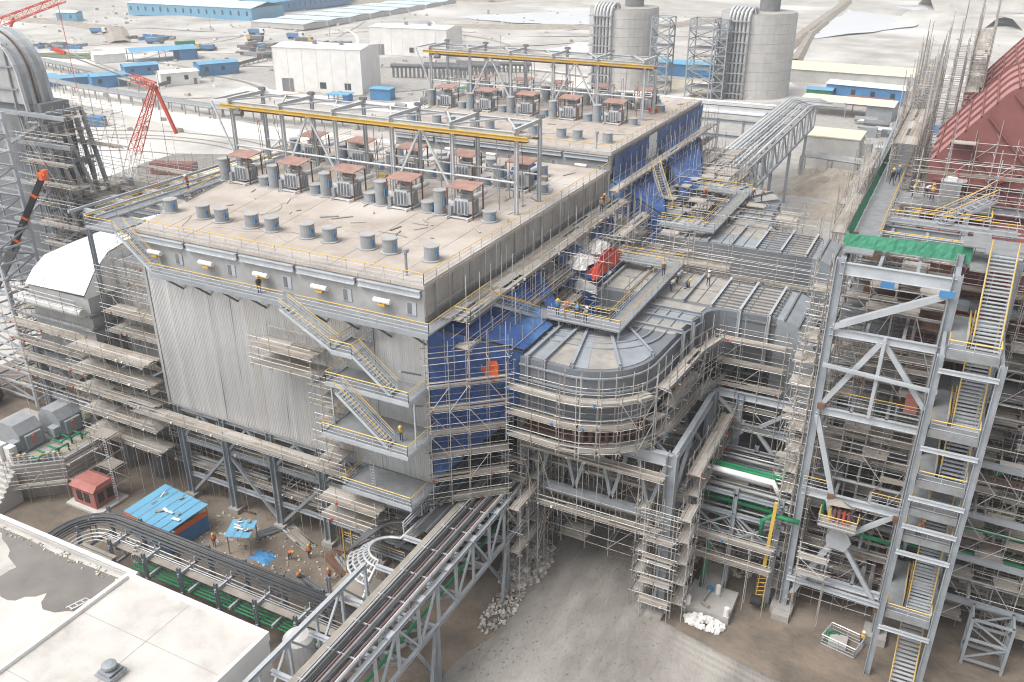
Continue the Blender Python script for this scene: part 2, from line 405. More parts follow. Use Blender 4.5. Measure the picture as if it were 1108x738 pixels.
# the mud road that comes out from under the ducts, gently humped and rutted
def road_z(x, y): return .2 + .16*math.sin(x*.45)*math.sin(y*.21+.4) + .025*math.sin(x*1.7+y*.6) + .02*math.sin(y*1.3-x*.8)
rb = MB(); nx, ny = 60, 90
def road_edge(y):
    f = max(0, (66-y)/30)
    return (-29.6+.5*math.sin(y*.6) - 4*f*f, -18.5+.4*math.sin(y*.8) + 34*min(1, max(0, (64.5-y)/6))**1.6)
for j in range(ny+1):
    y = 38+(112-38)*j/ny; a, b_ = road_edge(y)
    for i in range(nx+1):
        t = i/nx; x = a+(b_-a)*t; e = min(1, min(t, 1-t)*8)
        rb.v.append((x, y, .03+road_z(x, y)*e))
for j in range(ny):
    for i in range(nx): k = j*(nx+1)+i; rb.f.append((k, k+1, k+nx+2, k+nx+1))
rb.build('mud_road', 'roadmud', kind='structure', smooth=True)
# ================================================================== PRECIPITATORS
X0, X1, Y0, Y1, ZR, ZW = -75.0, -37.8, 57.8, 100.2, 32.4, 12.4
def esp(ox, oy, lab, near):
    t = thing('electrostatic_precipitator', lab, 'industrial building', (ox+(X0+X1)/2, oy+(Y0+Y1)/2, 0))
    x0, x1, y0, y1 = X0+ox, X1+ox, Y0+oy, Y1+oy
    xn = x0+3.3                                  # the near end is a little narrower: the west edge runs out at a slant
    xl = lambda y: xn-(xn-x0+1.6)*min(1, max(0, (y-y0)/18))
    # casing body, slightly inset behind its cladding
    part(t, 'casing', 'panelgrey', lambda b: b.prism([(xn+.3, y0+.3), (x1-.3, y0+.3), (x1-.3, y1-.3), (xl(y1)+.3, y1-.3), (xl(y0+18)+.3, y0+18)], ZW, ZR-.35))
    nxp, nyp = 10, 5; yy = [0, 9.2, 18.2, 26.5, 34.5, y1-y0+.4]
    rm = None
    for i in range(nxp):
        for j in range(nyp):
            ya, yb = y0-.2+yy[j]+.02, y0-.2+yy[j+1]-.02; X = lambda u, y: xl(y)-.2+(x1-xl(y)+.4)*u
            g = MB(); g.prism([(X(i/nxp, ya)+.02, ya), (X((i+1)/nxp, ya)-.02, ya), (X((i+1)/nxp, yb)-.02, yb), (X(i/nxp, yb)+.02, yb)], ZR-.3, ZR+R.uniform(0, .03)); g.build('roof_panel', 'roof', t)
    # corrugated silver cladding on the near face, in sheets
    n = 12; wpan = (x1-xn)/n
    for i in range(n):
        g = MB(); a = xn+i*wpan; off = R.uniform(-.03, .03); nc = 13
        xs = []
        for k in range(nc):
            u = wpan/nc; xs += [(a+k*u, 0), (a+k*u+u*.42, 0), (a+k*u+u*.5, .032), (a+k*u+u*.92, .032)]
        xs.append((a+wpan, 0))
        m_ = len(xs)
        for q_, tier in enumerate(((ZW, ZW+3, ZW+6.2), (ZW+6.14, ZW+9, ZW+12), (ZW+11.94, ZW+14.5, ZR-3.5))):     # three sheets, each lapping over the one below
            g = MB(); vs = []; yb = y0+.1+off-.012*q_
            for zz in tier: w_ = R.uniform(-.03, .03)*(zz == tier[1]); vs += [(x, yb-d+w_, zz) for x, d in xs]
            g.raw(vs, [(r*m_+k, r*m_+k+1, (r+1)*m_+k+1, (r+1)*m_+k) for r in range(2) for k in range(m_-1)])
            g.build('wall_panel', 'alu', t)
    # grey upper band between roof and walkway, with beam, hatches and lagged lamps
    part(t, 'upper_band', 'panelgrey', lambda b: b.box((xn, y0-.05, ZR-3.45), (x1, y0+.28, ZR-.32)))
    for i in range(5):
        a = xn+i*(x1-xn)/5; MB().ibeam((a+.2, y0-.28, ZR-.75), (a+(x1-xn)/5-.2, y0-.28, ZR-.75), .6, .4, .07).build('roof_girder', 'steel_pale', t)
        bx = MB(); bx.box((a+5.0, y0-.13, ZR-2.9), (a+6.0, y0-.06, ZR-1.7)); h = bx.build('access_hatch', 'steel_pale', t)
        b2 = MB(); b2.box((a+5.12, y0-.16, ZR-2.8), (a+5.55, y0-.131, ZR-1.8)); b2.build('hatch_opening', 'steel_dark', h)
        g = MB(); g.tube((a+2.0, y0-.6, ZR-1.9), (a+3.7, y0-.6, ZR-1.9), .24, 10, True); l_ = g.build('gas_cylinder', 'white', t)
        g = MB(); g.box((a+2.5, y0-.8, ZR-2.35), (a+3.2, y0-.1, ZR-2.15)); g.build('cylinder_bracket', 'yellow', l_)
    # east upper band
    part(t, 'east_band', 'concrete', lambda b: b.box((x1-.28, y0, ZR-2.9), (x1+.08, y1, ZR-.32)))
    part(t, 'west_band', 'panelgrey', lambda b: b.prism([(xn-.08, y0), (xn+.3, y0), (xl(y0+18)+.3, y0+18), (xl(y0+18)-.08, y0+18)], ZW, ZR-.32))
    for k in range(14):
        y = y0+1.5+k*3.05; MB().box((x1+.082, y, ZR-2.9), (x1+.16, y+.12, ZR-.35)).build('stiffener', 'steel', t)
    # penthouse lids on the roof
    def cap(x, y, r, h):
        o = MB().cyl((x, y, ZR+.12), r, h, 18).build('insulator_housing', 'cap', t)
        MB().cyl((x, y, ZR+.12+h), r+.06, .09, 18).build('lid', 'caplid', o)
        MB().cyl((x, y, ZR+.034), r+.28, .085, 18).build('collar', 'caplid', o)
        g = MB(); g.box((x+r-.05, y-r*.55, ZR+h*.45), (x+r+.1, y-r*.2, ZR+h*.8)); g.build('label_plate', 'bluewall', o)
    for i, dx in enumerate((2.3, 6.9, 9.4, 13.4, 16.0, 20.4, 23.1, 27.5, 30.0, 34.5)):
        cap(x0+dx, y0+5.7, .7, 1.2)
        if i % 2 == 0: cap(x0+dx+1.0, y0+36.5, .7, 1.2)
    for i in range(5):
        xx = x0+1.1+i*7.4
        cap(xx-2.75, y0+18.0, .66, 2.4); cap(xx+3.0, y0+18.2, .7, .9)
        cap(xx-2.1, y0+30.0, .66, 2.4); cap(xx+3.4, y0+30.0, .7, .9)
    g = MB(); g.cyl((x1-2.6, y0+1.4, ZR+.03), .12, 2.1, 8); g.cyl((x1-2.6, y0+1.4, ZR+2.1), .28, .3, 8); g.build('vent_pipe', 'steel', t)
    # legs, bracing and hoppers
    for i in range(6):
        for j in range(4):
            x = xn+.6+i*(x1-xn-1.2)/5; y = y0+.6+j*(y1-y0-1.2)/3
            col(t, x, y, 0, ZW, .75, 'steel'); 
            part(t, 'pedestal', 'concrete', lambda b: b.box((x-.7, y-.7, -.1), (x+.7, y+.7, .55)))
            if j in (0, 3) and i < 5:
                xq = x+(x1-xn-1.2)/5
                beam(t, (x, y, ZW-.4), (xq, y, ZW-.4), .8, .4); beam(t, (x, y, ZW-4.6), (xq, y, ZW-4.6), .5, .3); beam(t, (x, y, 3.2), (xq, y, 3.2), .5, .3)
                brace(t, (x, y, ZW-4.6), ((x+xq)/2, y, ZW-.8), .3); brace(t, (xq, y, ZW-4.6), ((x+xq)/2, y, ZW-.8), .3)
                if i % 2 == 0: brace(t, (x, y, .5), (xq, y, ZW-4.8), .32); 
                else: brace(t, (xq, y, .5), (x, y, ZW-4.8), .32)
            if i == 5 and j < 3:
                yn = y+(y1-y0-1.2)/3
                beam(t, (x, y, ZW-.4), (x, yn, ZW-.4), .8, .4); beam(t, (x, y, ZW-4.6), (x, yn, ZW-4.6), .5, .3); brace(t, (x, y, .5), (x, yn, ZW-4.8), .32)
    for i in range(5):
        for j in range(4):
            a = xn+.8+i*(x1-xn-1.2)/5; b_ = a+(x1-xn-1.2)/5-.4; c = y0+.8+j*(y1-y0-1.2)/4; d = c+(y1-y0-1.2)/4-.4; mx, my = (a+b_)/2, (c+d)/2
            g = MB(); g.raw([(a, c, ZW), (b_, c, ZW), (b_, d, ZW), (a, d, ZW), (mx-.4, my-.4, 5), (mx+.4, my-.4, 5), (mx+.4, my+.4, 5), (mx-.4, my+.4, 5)],
                            [(0,1,2,3),(7,6,5,4),(4,5,1,0),(5,6,2,1),(6,7,3,2),(7,4,0,3)])
            g.build('hopper', 'steel_dark', t)
    # roof edge rails
    rails(t, [(xn+.1, y0-.05, ZR), (x1+.05, y0-.05, ZR), (x1+.05, y1, ZR)], post=2.0)
    rails(t, [(xl(y1)+.1, y1, ZR), (xl(y1)+.1, y0+18, ZR), (xl(y0+9)+.1, y0+9, ZR)], post=2.0)
    return t
e1 = esp(0, 0, 'huge precipitator box with beige roof and silver corrugated near wall, the nearer one', True)
e2 = esp(-3, 51, 'precipitator box with beige roof behind the second gantry, the farther one', False)

# walkway along the near face, with brackets and the zigzag stair
wk = thing('access_walkway', 'grey grating walkway and zigzag stairs with yellow rails on the silver wall', 'walkway', (-55, Y0, 0))
WZ = ZR-3.5; YF = Y0-2.0
for i in range(9):
    a = -68.3+i*3.56; MB().box((a, YF, WZ-.12), (a+3.54, Y0-.1, WZ)).build('grating_panel', 'grating', wk)
    part(wk, 'fascia', 'steel', lambda b: b.box((a, YF-.06, WZ-.38), (a+3.54, YF-.003, WZ+.1)))
    brace(wk, (a+2, YF+.1, WZ-.4), (a+2, Y0-.05, WZ-2.0), .16, 'steel_dark', 'bracket')
rails(wk, [(-68.3, YF, WZ), (-51.5, YF, WZ)]); rails(wk, [(-50.2, YF, WZ), (-36.2, YF, WZ)])
for i in range(11):                      # continues round the corner along the east side
    a = Y0-.09+i*3.85; MB().box((X1+.2, a, WZ-.12), (X1+1.6, a+3.83, WZ)).build('grating_panel', 'grating', wk)
rails(wk, [(X1+1.6, YF, WZ), (X1+1.6, Y0+9, WZ)])
flight(wk, (-72.6, YF+.8, ZR), (-68.3, YF+.8, WZ), (0, 1, 0), 1.2)
MB().box((-76.6, YF, ZR-.15), (-72.6, YF+4, ZR)).build('grating_panel', 'grating', wk)
rails(wk, [(-72.7, YF+.2, ZR), (-76.6, YF+.2, ZR), (-76.6, YF+4, ZR)])
YS = YF-1.3
def landing(x0, x1, y0, y1, z, open_right=False):
    MB().box((x0, y0, z-.14), (x1, y1, z)).build('landing', 'grating', wk)
    part(wk, 'landing_fascia', 'steel_pale', lambda b: (b.box((x0-.06, y0-.06, z-.32), (x1+.06, y0-.003, z+.08)), b.box((x1+.003, y0, z-.32), (x1+.063, y1, z+.08))))
    rails(wk, [(x0, y1, z), (x0, y0, z), (x1, y0, z), (x1, y1, z)])
flight(wk, (-51.0, YS+.6, WZ), (-45.6, YS+.6, WZ-2.9), (0, 1, 0), 1.2)
landing(-45.6, -43.4, YS, Y0-.2, WZ-2.9)
flight(wk, (-43.4, YS+.6, WZ-2.9), (-39.6, YS+.6, WZ-5.9), (0, 1, 0), 1.2)
landing(-46.4, -37.6, YS-.2, Y0-.2, WZ-6.1)
flight(wk, (-44.4, YS-.9, WZ-6.1), (-39.2, YS-.9, WZ-10.3), (0, 1, 0), 1.1)
landing(-46.0, -36.9, YS-1.8, Y0-.2, WZ-10.4)
landing(-45.0, -37.4, YS-1.0, Y0-.2, WZ-16.4)
ladder(wk, (-42.5, YS+.4, WZ-16.4), 6.2)
for x in (-45.9, -37.1):
    part(wk, 'hanger', 'steel_pale', lambda b: b.bar((x, YS-.1, WZ-10.4), (x, YS-.1, WZ-6.1), .12))
for z in (WZ-3.3, WZ-6.5, WZ-10.8, WZ-16.8):
    for x in (-44.5, -38.5): brace(wk, (x, YS+.1, z), (x, Y0-.1, z-1.8), .16, 'steel', 'bracket')

# ---- rows of transformers with red canopies
def make_tr():
    t = thing('transformer', '', 'transformer', (0, 0, 0), 'transformer sets on the precipitator roofs')
    part(t, 'canopy', 'canopy_red', lambda b: b.raw([(-1.6,-1.2,3.1),(1.6,-1.2,3.1),(1.6,1.2,3.35),(-1.6,1.2,3.35),(-1.6,-1.2,3.18),(1.6,-1.2,3.18),(1.6,1.2,3.43),(-1.6,1.2,3.43)], [(3,2,1,0),(4,5,6,7),(0,1,5,4),(1,2,6,5),(2,3,7,6),(3,0,4,7)]))
    for x in (-1.5, 1.5):
        for y in (-1.1, 1.1): part(t, 'canopy_post', 'rust', lambda b: b.bar((x, y, .05), (x, y, 3.15), .12))
    part(t, 'skid', 'steel_light', lambda b: (b.bar((-1.2,-1.9,.2),(-1.2,2.6,.2),.16), b.bar((1.2,-1.9,.2),(1.2,2.6,.2),.16), b.bar((-1.2,-1.4,.2),(1.2,-1.4,.2),.15), b.bar((-1.2,1.2,.2),(1.2,1.2,.2),.15)))
    tk_ = part(t, 'tank', 'steel_light', lambda b: b.box((-.75,-.8,.3),(.75,.8,1.95)))
    for i in range(6): MB().box((.752, -.75+i*.27, .5), (1.2, -.65+i*.27, 1.8)).build('radiator_fin', 'steel_pale', tk_)
    for i in range(4): MB().box((-.7+i*.4, -1.15, .5), (-.6+i*.4, -.802, 1.8)).build('radiator_fin', 'steel_pale', tk_)
    part(t, 'conservator', 'cap', lambda b: b.tube((-.6, .3, 2.4), (.7, .3, 2.4), .25, 10, True))
    part(t, 'bushing', 'steel_light', lambda b: (b.cyl((-.4,-.4,1.95),.16,.6,8), b.cyl((-.4,-.4,2.1),.26,.12,8), b.cyl((-.4,-.4,2.35),.26,.12,8)))
    part(t, 'bus_duct', 'steel_light', lambda b: b.tube((-.5, .8, 1.2), (-.5, 5.2, 1.2), .3, 10, True))
    part(t, 'bus_elbow', 'steel_light', lambda b: b.tube((-1.1, -.2, 1.0), (-2.1, -.2, 1.4), .34, 10, True))
    part(t, 'control_box', 'steel', lambda b: b.box((-1.25, -1.5, .25), (-.85, -1.1, 1.3)))
    return t
tr = make_tr()
ordn = ['leftmost', 'second from left', 'middle', 'fourth from left', 'rightmost']
k = 0
for row, (yy, ox) in enumerate(((Y0+18.5, 0), (Y0+30.5, .6), (Y0+51+18.5, -3), (Y0+51+30.5, -2.4))):
    rn = ['near roof front row', 'near roof back row', 'far roof front row', 'far roof back row'][row]
    for i in range(5):
        lab = 'red canopied transformer, %s of the %s' % (ordn[i], rn)
        loc = (X0+1.1+ox+i*7.4, yy, ZR+.03)
        if k == 0: tr.location = loc; tr['label'] = lab
        else: copy_tree(tr, loc, lab)
        k += 1

# ---- crane gantries on the roofs
def gantry(ox, oy, lab):
    xs = [ox-77.5+i*7.55 for i in range(6)]; ya, yb = oy+79.0, oy+84.5; zt = 41.0
    t = thing('crane_gantry', lab, 'crane gantry', ((xs[0]+xs[-1])/2, ya, ZR))
    for i, x in enumerate(xs):
        zb = ZR+.03 if x > X0+ox+.3 else ZR-6
        col(t, x, ya, zb, zt, .38, 'steel_light'); col(t, x, yb, zb, zt, .36, 'steel_pale')
        beam(t, (x, ya-.5, zt+.2), (x, yb+.5, zt+.2), .4, .25, 'steel_light', 'cross_beam')
        part(t, 'motor', 'steel_dark', lambda b: (b.box((x-.35, yb-.2, zt+.42), (x+.35, yb+.3, zt+.8)), b.tube((x-.5, yb, zt+.6), (x+.5, yb, zt+.6), .16, 8, True)))
        if i < 5:
            xn = xs[i+1]
            beam(t, (x, ya, zt-.25), (xn, ya, zt-.25), .5, .3, 'steel_light', 'top_beam'); beam(t, (x, yb, zt-.1), (xn, yb, zt-.1), .4, .3, 'steel_light', 'top_beam')
            brace(t, (x, ya, zt+.1), ((x+xn)/2, yb, zt+.1), .16, 'steel_light', 'plan_brace'); brace(t, (xn, ya, zt+.1), ((x+xn)/2, yb, zt+.1), .16, 'steel_light', 'plan_brace')
            part(t, 'tie_rod', 'steel_light', lambda b: b.tube((x, ya, ZR+3.4), (xn, ya, ZR+3.4), .12, 6)); part(t, 'tie_rod', 'steel_light', lambda b: b.tube((x, yb, ZR+3.0), (xn, yb, ZR+3.0), .1, 6))
            # light post legs of cable supports
            g = MB()
            for q in range(5):
                xx = x+R.uniform(.5, 7); y_ = R.uniform(ya+.5, yb); g.tube((xx, y_, ZR+.03), (xx+R.uniform(-.2, .2), y_+R.uniform(-.2, .2), zt-R.uniform(.6, 4)), .05)
                g.tube((xx, y_, ZR+R.uniform(1, 4)), (xx+R.uniform(-3, 3), y_+R.uniform(-1, 1), ZR+R.uniform(2, 6)), .045)
            g.build('support_tubes', 'galv', t, kind='stuff')
        if i in (1, 3):
            xm = x+3.77; brace(t, (x, ya, ZR+1.2), (xm, ya, zt-.6), .22, 'steel_light'); brace(t, (xs[i+1], ya, ZR+1.2), (xm, ya, zt-.6), .22, 'steel_light')
    part(t, 'crane_rail', 'yellow_beam', lambda b: b.ibeam((xs[0]-1.2, ya-.55, zt-.5), (xs[-1]+1.6, ya-.55, zt-.5), .38, .3, .05))
    for z_, y_, m_ in ((zt-1.2, ya+.9, 'rust'), (zt-1.0, ya+2.1, 'plank'), (zt-1.3, ya+3.4, 'rust')):
        part(t, 'cable_trough', m_, lambda b: b.box((xs[0]-.4, y_-.25, z_), (xs[-1]+.8, y_+.25, z_+.18)))
    part(t, 'end_frame', 'steel_light', lambda b: (b.bar((xs[0]-2.6, ya-.5, zt), (xs[0]-2.6, yb+.5, zt), .2), b.bar((xs[0]-2.6, ya-.5, zt), (xs[0], ya-.5, zt), .2), b.bar((xs[0]-2.6, yb+.5, zt), (xs[0], yb+.5, zt), .2), b.bar((xs[0]-2.6, ya-.5, zt), (xs[0], ya-.5, zt-6), .18)))
    hx = xs[0]+1.6
    h = part(t, 'hoist', 'steel_dark', lambda b: (b.tube((hx-.5, ya-.55, zt-1.2), (hx+.5, ya-.55, zt-1.2), .35, 10, True), b.box((hx-.3, ya-.8, zt-1.0), (hx+.3, ya-.3, zt-.6))))
    return t
gantry(0, 0, 'steel crane gantry with yellow rail on the near roof')
gantry(-4.6, 52, 'steel crane gantry with yellow rail on the far roof')

# ---- tarp heap on the roof corner
def lump(name, c, rx, ry, h, m, lab, cat, n=14, seed=1, base=0.0):
    r_ = random.Random(seed); b = MB()
    for j in range(n+1):
        for i in range(n+1):
            u, v = i/n*2-1, j/n*2-1; d = max(abs(u), abs(v)); k_ = max(0, 1-d**2.2)
            b.v.append((c[0]+u*rx*(1+.12*math.sin(v*5)), c[1]+v*ry*(1+.1*math.sin(u*4)), c[2]+base+h*k_*r_.uniform(.55, 1.15)))
    for j in range(n):
        for i in range(n): q = j*(n+1)+i; b.f.append((q, q+1, q+n+2, q+n+1))
    return b.build(name, m, None, lab, cat, loc=c)
lump('tarpaulin', (-45.6, 92.6, ZR+.04), 1.9, 1.9, 1.9, 'bluetarp', 'heap of crumpled blue tarpaulin on the near roof beside the gantry end', 'tarpaulin')

# loose things on the roofs
rl = random.Random(77)
for q, (ox, oy, who) in enumerate(((0, 0, 'near'), (-3, 51, 'far'))):
    g = MB()
    for i in range(9):
        x, y = ox+rl.uniform(-70, -41), oy+rl.uniform(60, 98); a = rl.random()*6.28; pts = []
        for k_ in range(9): pts.append((x, y, ZR+.07)); a += rl.uniform(-.6, .6); x = min(ox-38.8, max(ox-71, x+1.2*math.cos(a))); y = min(oy+99, max(oy+59, y+1.2*math.sin(a)))
        g.pipe(pts, .025, 5)
    for i in range(70):
        x, y = ox+rl.uniform(-71, -39), oy+rl.uniform(66, 99); a = rl.random()*3.1; L = rl.uniform(.3, 2.4); g.bar((x, y, ZR+.08), (x+L*math.cos(a), y+L*math.sin(a), ZR+.08), rl.uniform(.05, .25), .06)
    g.build('roof_litter', 'galv', None, 'cables and offcuts lying about on the %s roof' % who, 'litter', kind='stuff')
    for i, (m_, cn) in enumerate((('bluewall', 'blue'), ('plank', 'wooden'), ('redbright', 'red'), ('white', 'white'), ('trailer', 'dark'), ('steel', 'grey'), ('yellow_beam', 'yellow'))):
        x, y = ox+rl.uniform(-70, -40), oy+rl.choice([rl.uniform(80, 88), rl.uniform(92, 98)])
        t = thing('tool_crate', '%s crate left on the %s roof behind the gantry' % (cn, who), 'crate', (x, y, ZR+.03), 'crates left on the roofs')
        w_, d_, h_ = rl.uniform(.4, 1.3), rl.uniform(.4, .9), rl.uniform(.3, .9)
        part(t, 'crate_body', m_, lambda b: b.box((x-w_/2, y-d_/2, ZR+.03), (x+w_/2, y+d_/2, ZR+.03+h_))); part(t, 'crate_lid', m_, lambda b: b.box((x-w_/2-.04, y-d_/2-.04, ZR+.031+h_), (x+w_/2+.04, y+d_/2+.04, ZR+.09+h_)))
# ================================================================== INLET FUNNELS WITH BLUE TARPS
def quad(a, b, c, d, nx, ny, amp, rr, sag=0.0):
    a, b, c, d = map(Vector, (a, b, c, d)); n_ = (b-a).cross(d-a).normalized(); m = MB()
    for j in range(ny+1):
        for i in range(nx+1):
            u, v = i/nx, j/ny; p = a.lerp(b, u).lerp(d.lerp(c, u), v)
            e = amp*(math.sin(u*nx*2.1+rr.uniform(-.5, .5))*.6 + rr.uniform(-.6, .6)) * (1 if 0 < j < ny else .3)
            p = p + n_*(e + .25) - Vector((0, 0, sag*rr.random())); m.v.append(tuple(p))
    for j in range(ny):
        for i in range(nx): q = j*(nx+1)+i; m.f.append((q, q+1, q+nx+2, q+nx+1))
    return m
DX = -31.2
def funnel(ox, oy, ya, yb, da, db, lab, seed, white=False, zt=ZR-3.9):
    rr = random.Random(seed); x1 = X1+ox
    t = thing('inlet_funnel', lab, 'duct funnel', (x1, oy+(ya+yb)/2, ZW))
    za, zb_, dz0, dz1 = zt, ZW+.3, 19.4, 25.2
    A = [(x1, oy+ya, zb_), (x1, oy+yb, zb_), (x1, oy+yb, za), (x1, oy+ya, za)]
    B = [(DX+ox*.5, oy+da, dz0), (DX+ox*.5, oy+db, dz0), (DX+ox*.5, oy+db, dz1), (DX+ox*.5, oy+da, dz1)]
    part(t, 'funnel_shell', 'duct', lambda b: b.raw(A+B, [(0,1,5,4),(1,2,6,5),(2,3,7,6),(3,0,4,7),(3,2,1,0),(4,5,6,7)]))
    # tarps in overlapping sheets: south side, top, north side
    def tarps(P0, P1, P2, P3, nu, nv, m='bluetarp'):
        P0, P1, P2, P3 = map(Vector, (P0, P1, P2, P3)); L = lambda u, v: P0.lerp(P1, u).lerp(P3.lerp(P2, u), v)
        for i in range(nu):
            for j in range(nv):
                if rr.random() < .04: continue
                o = rr.uniform(-.06, .06)
                u0, u1, v0, v1 = max(0, i/nu-.02), min(1, (i+1)/nu+.03), max(0, j/nv-.02), min(1, (j+1)/nv+.04)
                q = quad(L(u0, v0), L(u1, v0+o*.3), L(u1, v1), L(u0, v1+o*.3), 6, 6, .12+o, rr)
                mm = m
                if white and rr.random() < .25: mm = 'white'
                q.build('tarpaulin_sheet', mm, t, smooth=True)
    tarps(A[0], B[0], B[3], A[3], 3, 5)
    tarps(A[3], B[3], B[2], A[2], 2, 6)
    tarps(B[1], A[1], A[2], B[2], 3, 4)
    return t
funnel(0, 0, .3+Y0, 78.6, 63.4, 72.2, 'near inlet funnel wrapped in blue tarpaulin beside the silver wall', 3)
funnel(0, 0, 79.4, 100, 81.2, 89.4, 'blue and white sheeted inlet funnel beside the near roof edge, behind the duct hole', 4, True)
funnel(-3, 51, .3+Y0, 78.6, 50+Y0-51-.2, 57.4, 'blue tarpaulin inlet funnel on the near part of the far precipitator', 5)
funnel(-3, 51, 79.4, 100, 66, 75, 'blue tarpaulin inlet funnel on the rear part of the far precipitator', 6)
# hanging tarp strips below the roof edge of the far precipitator
hs_ = thing('tarpaulin_screen', 'long blue tarpaulin strip below the roof edge of the far precipitator', 'tarpaulin', (X1-3, 110, ZR-5))
rr = random.Random(9)
for i in range(12):
    y = 109.5+i*3.5; quad((X1-2.9, y, ZR-4.2+rr.uniform(-.4, .2)), (X1-2.9, y+3.7, ZR-4.2), (X1-2.9, y+3.7, ZR-.5), (X1-2.9, y, ZR-.6+rr.uniform(-.1, .1)), 6, 5, .12, rr).build('tarpaulin_sheet', 'bluetarp' if i != 4 else 'alu_white', hs_, smooth=True)
lump('safety_net', (-31.9, 85.4, 25.9), .7, 4.2, 1.8, 'redbright', 'crumpled red orange sheet on the white funnel top among scaffold tubes', 'sheet', 12, 5)
for i, (x, y, z, rx, ry) in enumerate(((-33.9, 82.6, 26.9, 1.3, 2.0), (-34.0, 87.6, 27.0, 1.2, 1.9))):
    lump('white_sheet', (x, y, z), rx, ry, .9, 'white', ['white sheet over the funnel beside the red sheet', 'white sheet on the funnel behind the red sheet'][i], 'sheet', 8, 11+i)

# ================================================================== GREY INLET DUCTS
def arc(cx, cy_, r, a0, a1, n): return [(cx+r*math.cos(rad(a0+(a1-a0)*i/n)), cy_+r*math.sin(rad(a0+(a1-a0)*i/n))) for i in range(n+1)]
def duct(mir, ymid, lab):
    F = (lambda y: 2*ymid-y) if mir else (lambda y: y)
    f = lambda pts: [(x, F(y)) for x, y in pts]
    t = thing('flue_duct', lab, 'duct', (-22, F(78), 17))
    z0, z1 = (16.2 if mir else 19.6), 25.0
    outer = [(DX, 62.8)] + arc(-26.4, 68.6, 6.0, -90, 0, 12) + [(-20.0, 76), (-19.2, 79.2)] + arc(-17.2, 79.4, 2.0, 180, 90, 4) + [(-12.5, 81.6)]
    inner = [(DX, 70.6), (-27.9, 70.6)] + arc(-27.9, 73.2, 2.6, -90, 0, 4) + [(-25.3, 81.2), (DX, 81.2), (DX, 89.6), (-12.5, 89.6)]
    poly = outer + inner[::-1]
    part(t, 'duct_shell', 'duct', lambda b: b.prism(f(poly), z0, z1))
    # loose plate and board covers on top between the ribs
    covers = [[(-31, 63.2), (-28.8, 63.1), (-28.8, 70.3), (-31, 70.3)], [(-28.7, 63.1), (-26.5, 63.0), (-27.9, 70.2), (-28.7, 70.3)]]
    a1 = arc(-26.4, 68.6, 5.6, -88, -2, 6); a2 = arc(-27.9, 73.2, 2.9, -88, -2, 6)
    for i in range(6): covers.append([a1[i], a1[i+1], a2[i+1], a2[i]])
    for j in range(3): covers.append([(-25.0, 73.4+j*2.6), (-20.3+j*.3, 73.4+j*2.6), (-20.0+j*.3, 75.9+j*2.6), (-25.0, 75.9+j*2.6)])
    for i in range(7):
        for j in range(2): x = -31+i*2.62; covers.append([(x, 81.9+j*3.8), (x+2.5, 81.9+j*3.8), (x+2.5, 85.5+j*3.8), (x, 85.5+j*3.8)])
    for c in covers:
        part(t, 'cover_plate', 'duct_top' if R.random() < .8 else 'steel', lambda b: b.prism(f(c), z1+.004, z1+.06+R.uniform(0, .05)))
    # ribs across the top and down the sides
    def rib(p, q, drop=True, m='steel'):
        (px, py), (qx, qy) = f([p, q]); g = MB(); g.ibeam((px, py, z1+.25), (qx, qy, z1+.25), .38, .26, .05)
        if drop:
            d = Vector((px-qx, py-qy, 0)).normalized()*.14
            g.ibeam((px+d.x, py+d.y, z0-.2), (px+d.x, py+d.y, z1+.3), .3, .28, .05)
        g.build('rib', m, t)
    for i in (0, 3, 6): rib(a1[i], a2[i])
    rib((-30.4, 62.8), (-30.4, 70.6)); rib((-28.75, 62.8), (-28.75, 70.6))
    for j in range(3): rib((-19.7+j*.2, 74+j*2.4), (-25.3, 74+j*2.4))
    for i in range(7): x = -30.6+i*2.9; rib((x, 81.4), (x, 89.6), i > 4, 'steel_pale' if i > 3 else 'steel')
    # small stringers lengthwise
    for j in range(9):
        y = 82.2+j*.85; (ax, ay), (bx, by) = f([(-19, y), (-12.6, y)]); MB().bar((ax, ay, z1+.12), (bx, by, z1+.12), .12, .2).build('stringer', 'steel_dark', t)
    for r_ in (3.6, 4.8, 6.0):
        pts = f([(-31, 70.6-r_+2.4)] + arc(-27.2, 73, r_, -90, 0, 8) + [(-27.2+r_, 79)]); g = MB()
        for a, b in zip(pts, pts[1:]): g.bar((*a, z1+.14), (*b, z1+.14), .1, .16)
        g.build('stringer', 'steel', t)
    # side stiffeners running round the outside
    for z in ((17, 19, 21, 23) if mir else (20.2, 21.6, 23.0, 24.4)):
        g = MB(); o2 = f([(DX, 62.65)] + arc(-26.4, 68.6, 6.15, -90, 0, 14) + [(-19.85, 76), (-19.05, 79.2)])
        for a, b in zip(o2, o2[1:]): g.bar((*a, z), (*b, z), .18, .14)
        g.build('side_stiffener', 'steel', t)
        (ax, ay), (bx, by) = f([(-17, 81.45), (-12.5, 81.45)]); MB().bar((ax, ay, z), (bx, by, z), .18, .14).build('side_stiffener', 'steel_dark', t)
    # elbow: the trunk turns down at its far end
    prof = [(-12.5, z0-7), (-12.5, z1)] + [(-12.5+4.2*math.sin(rad(a)), z1-4.2+4.2*math.cos(rad(a))) for a in range(15, 91, 15)] + [(-8.3, z0-7)]
    ya, yb = sorted((F(81.6), F(89.6)))
    part(t, 'elbow', 'steel', lambda b: b.prism_y(prof, ya, yb))
    for a in range(10, 91, 20):
        x = -12.5+4.3*math.sin(rad(a)); z = z1-4.2+4.3*math.cos(rad(a))
        MB().bar((x, ya-.1, z), (x, yb+.1, z), .16, .22).build('elbow_rib', 'steel_dark', t)
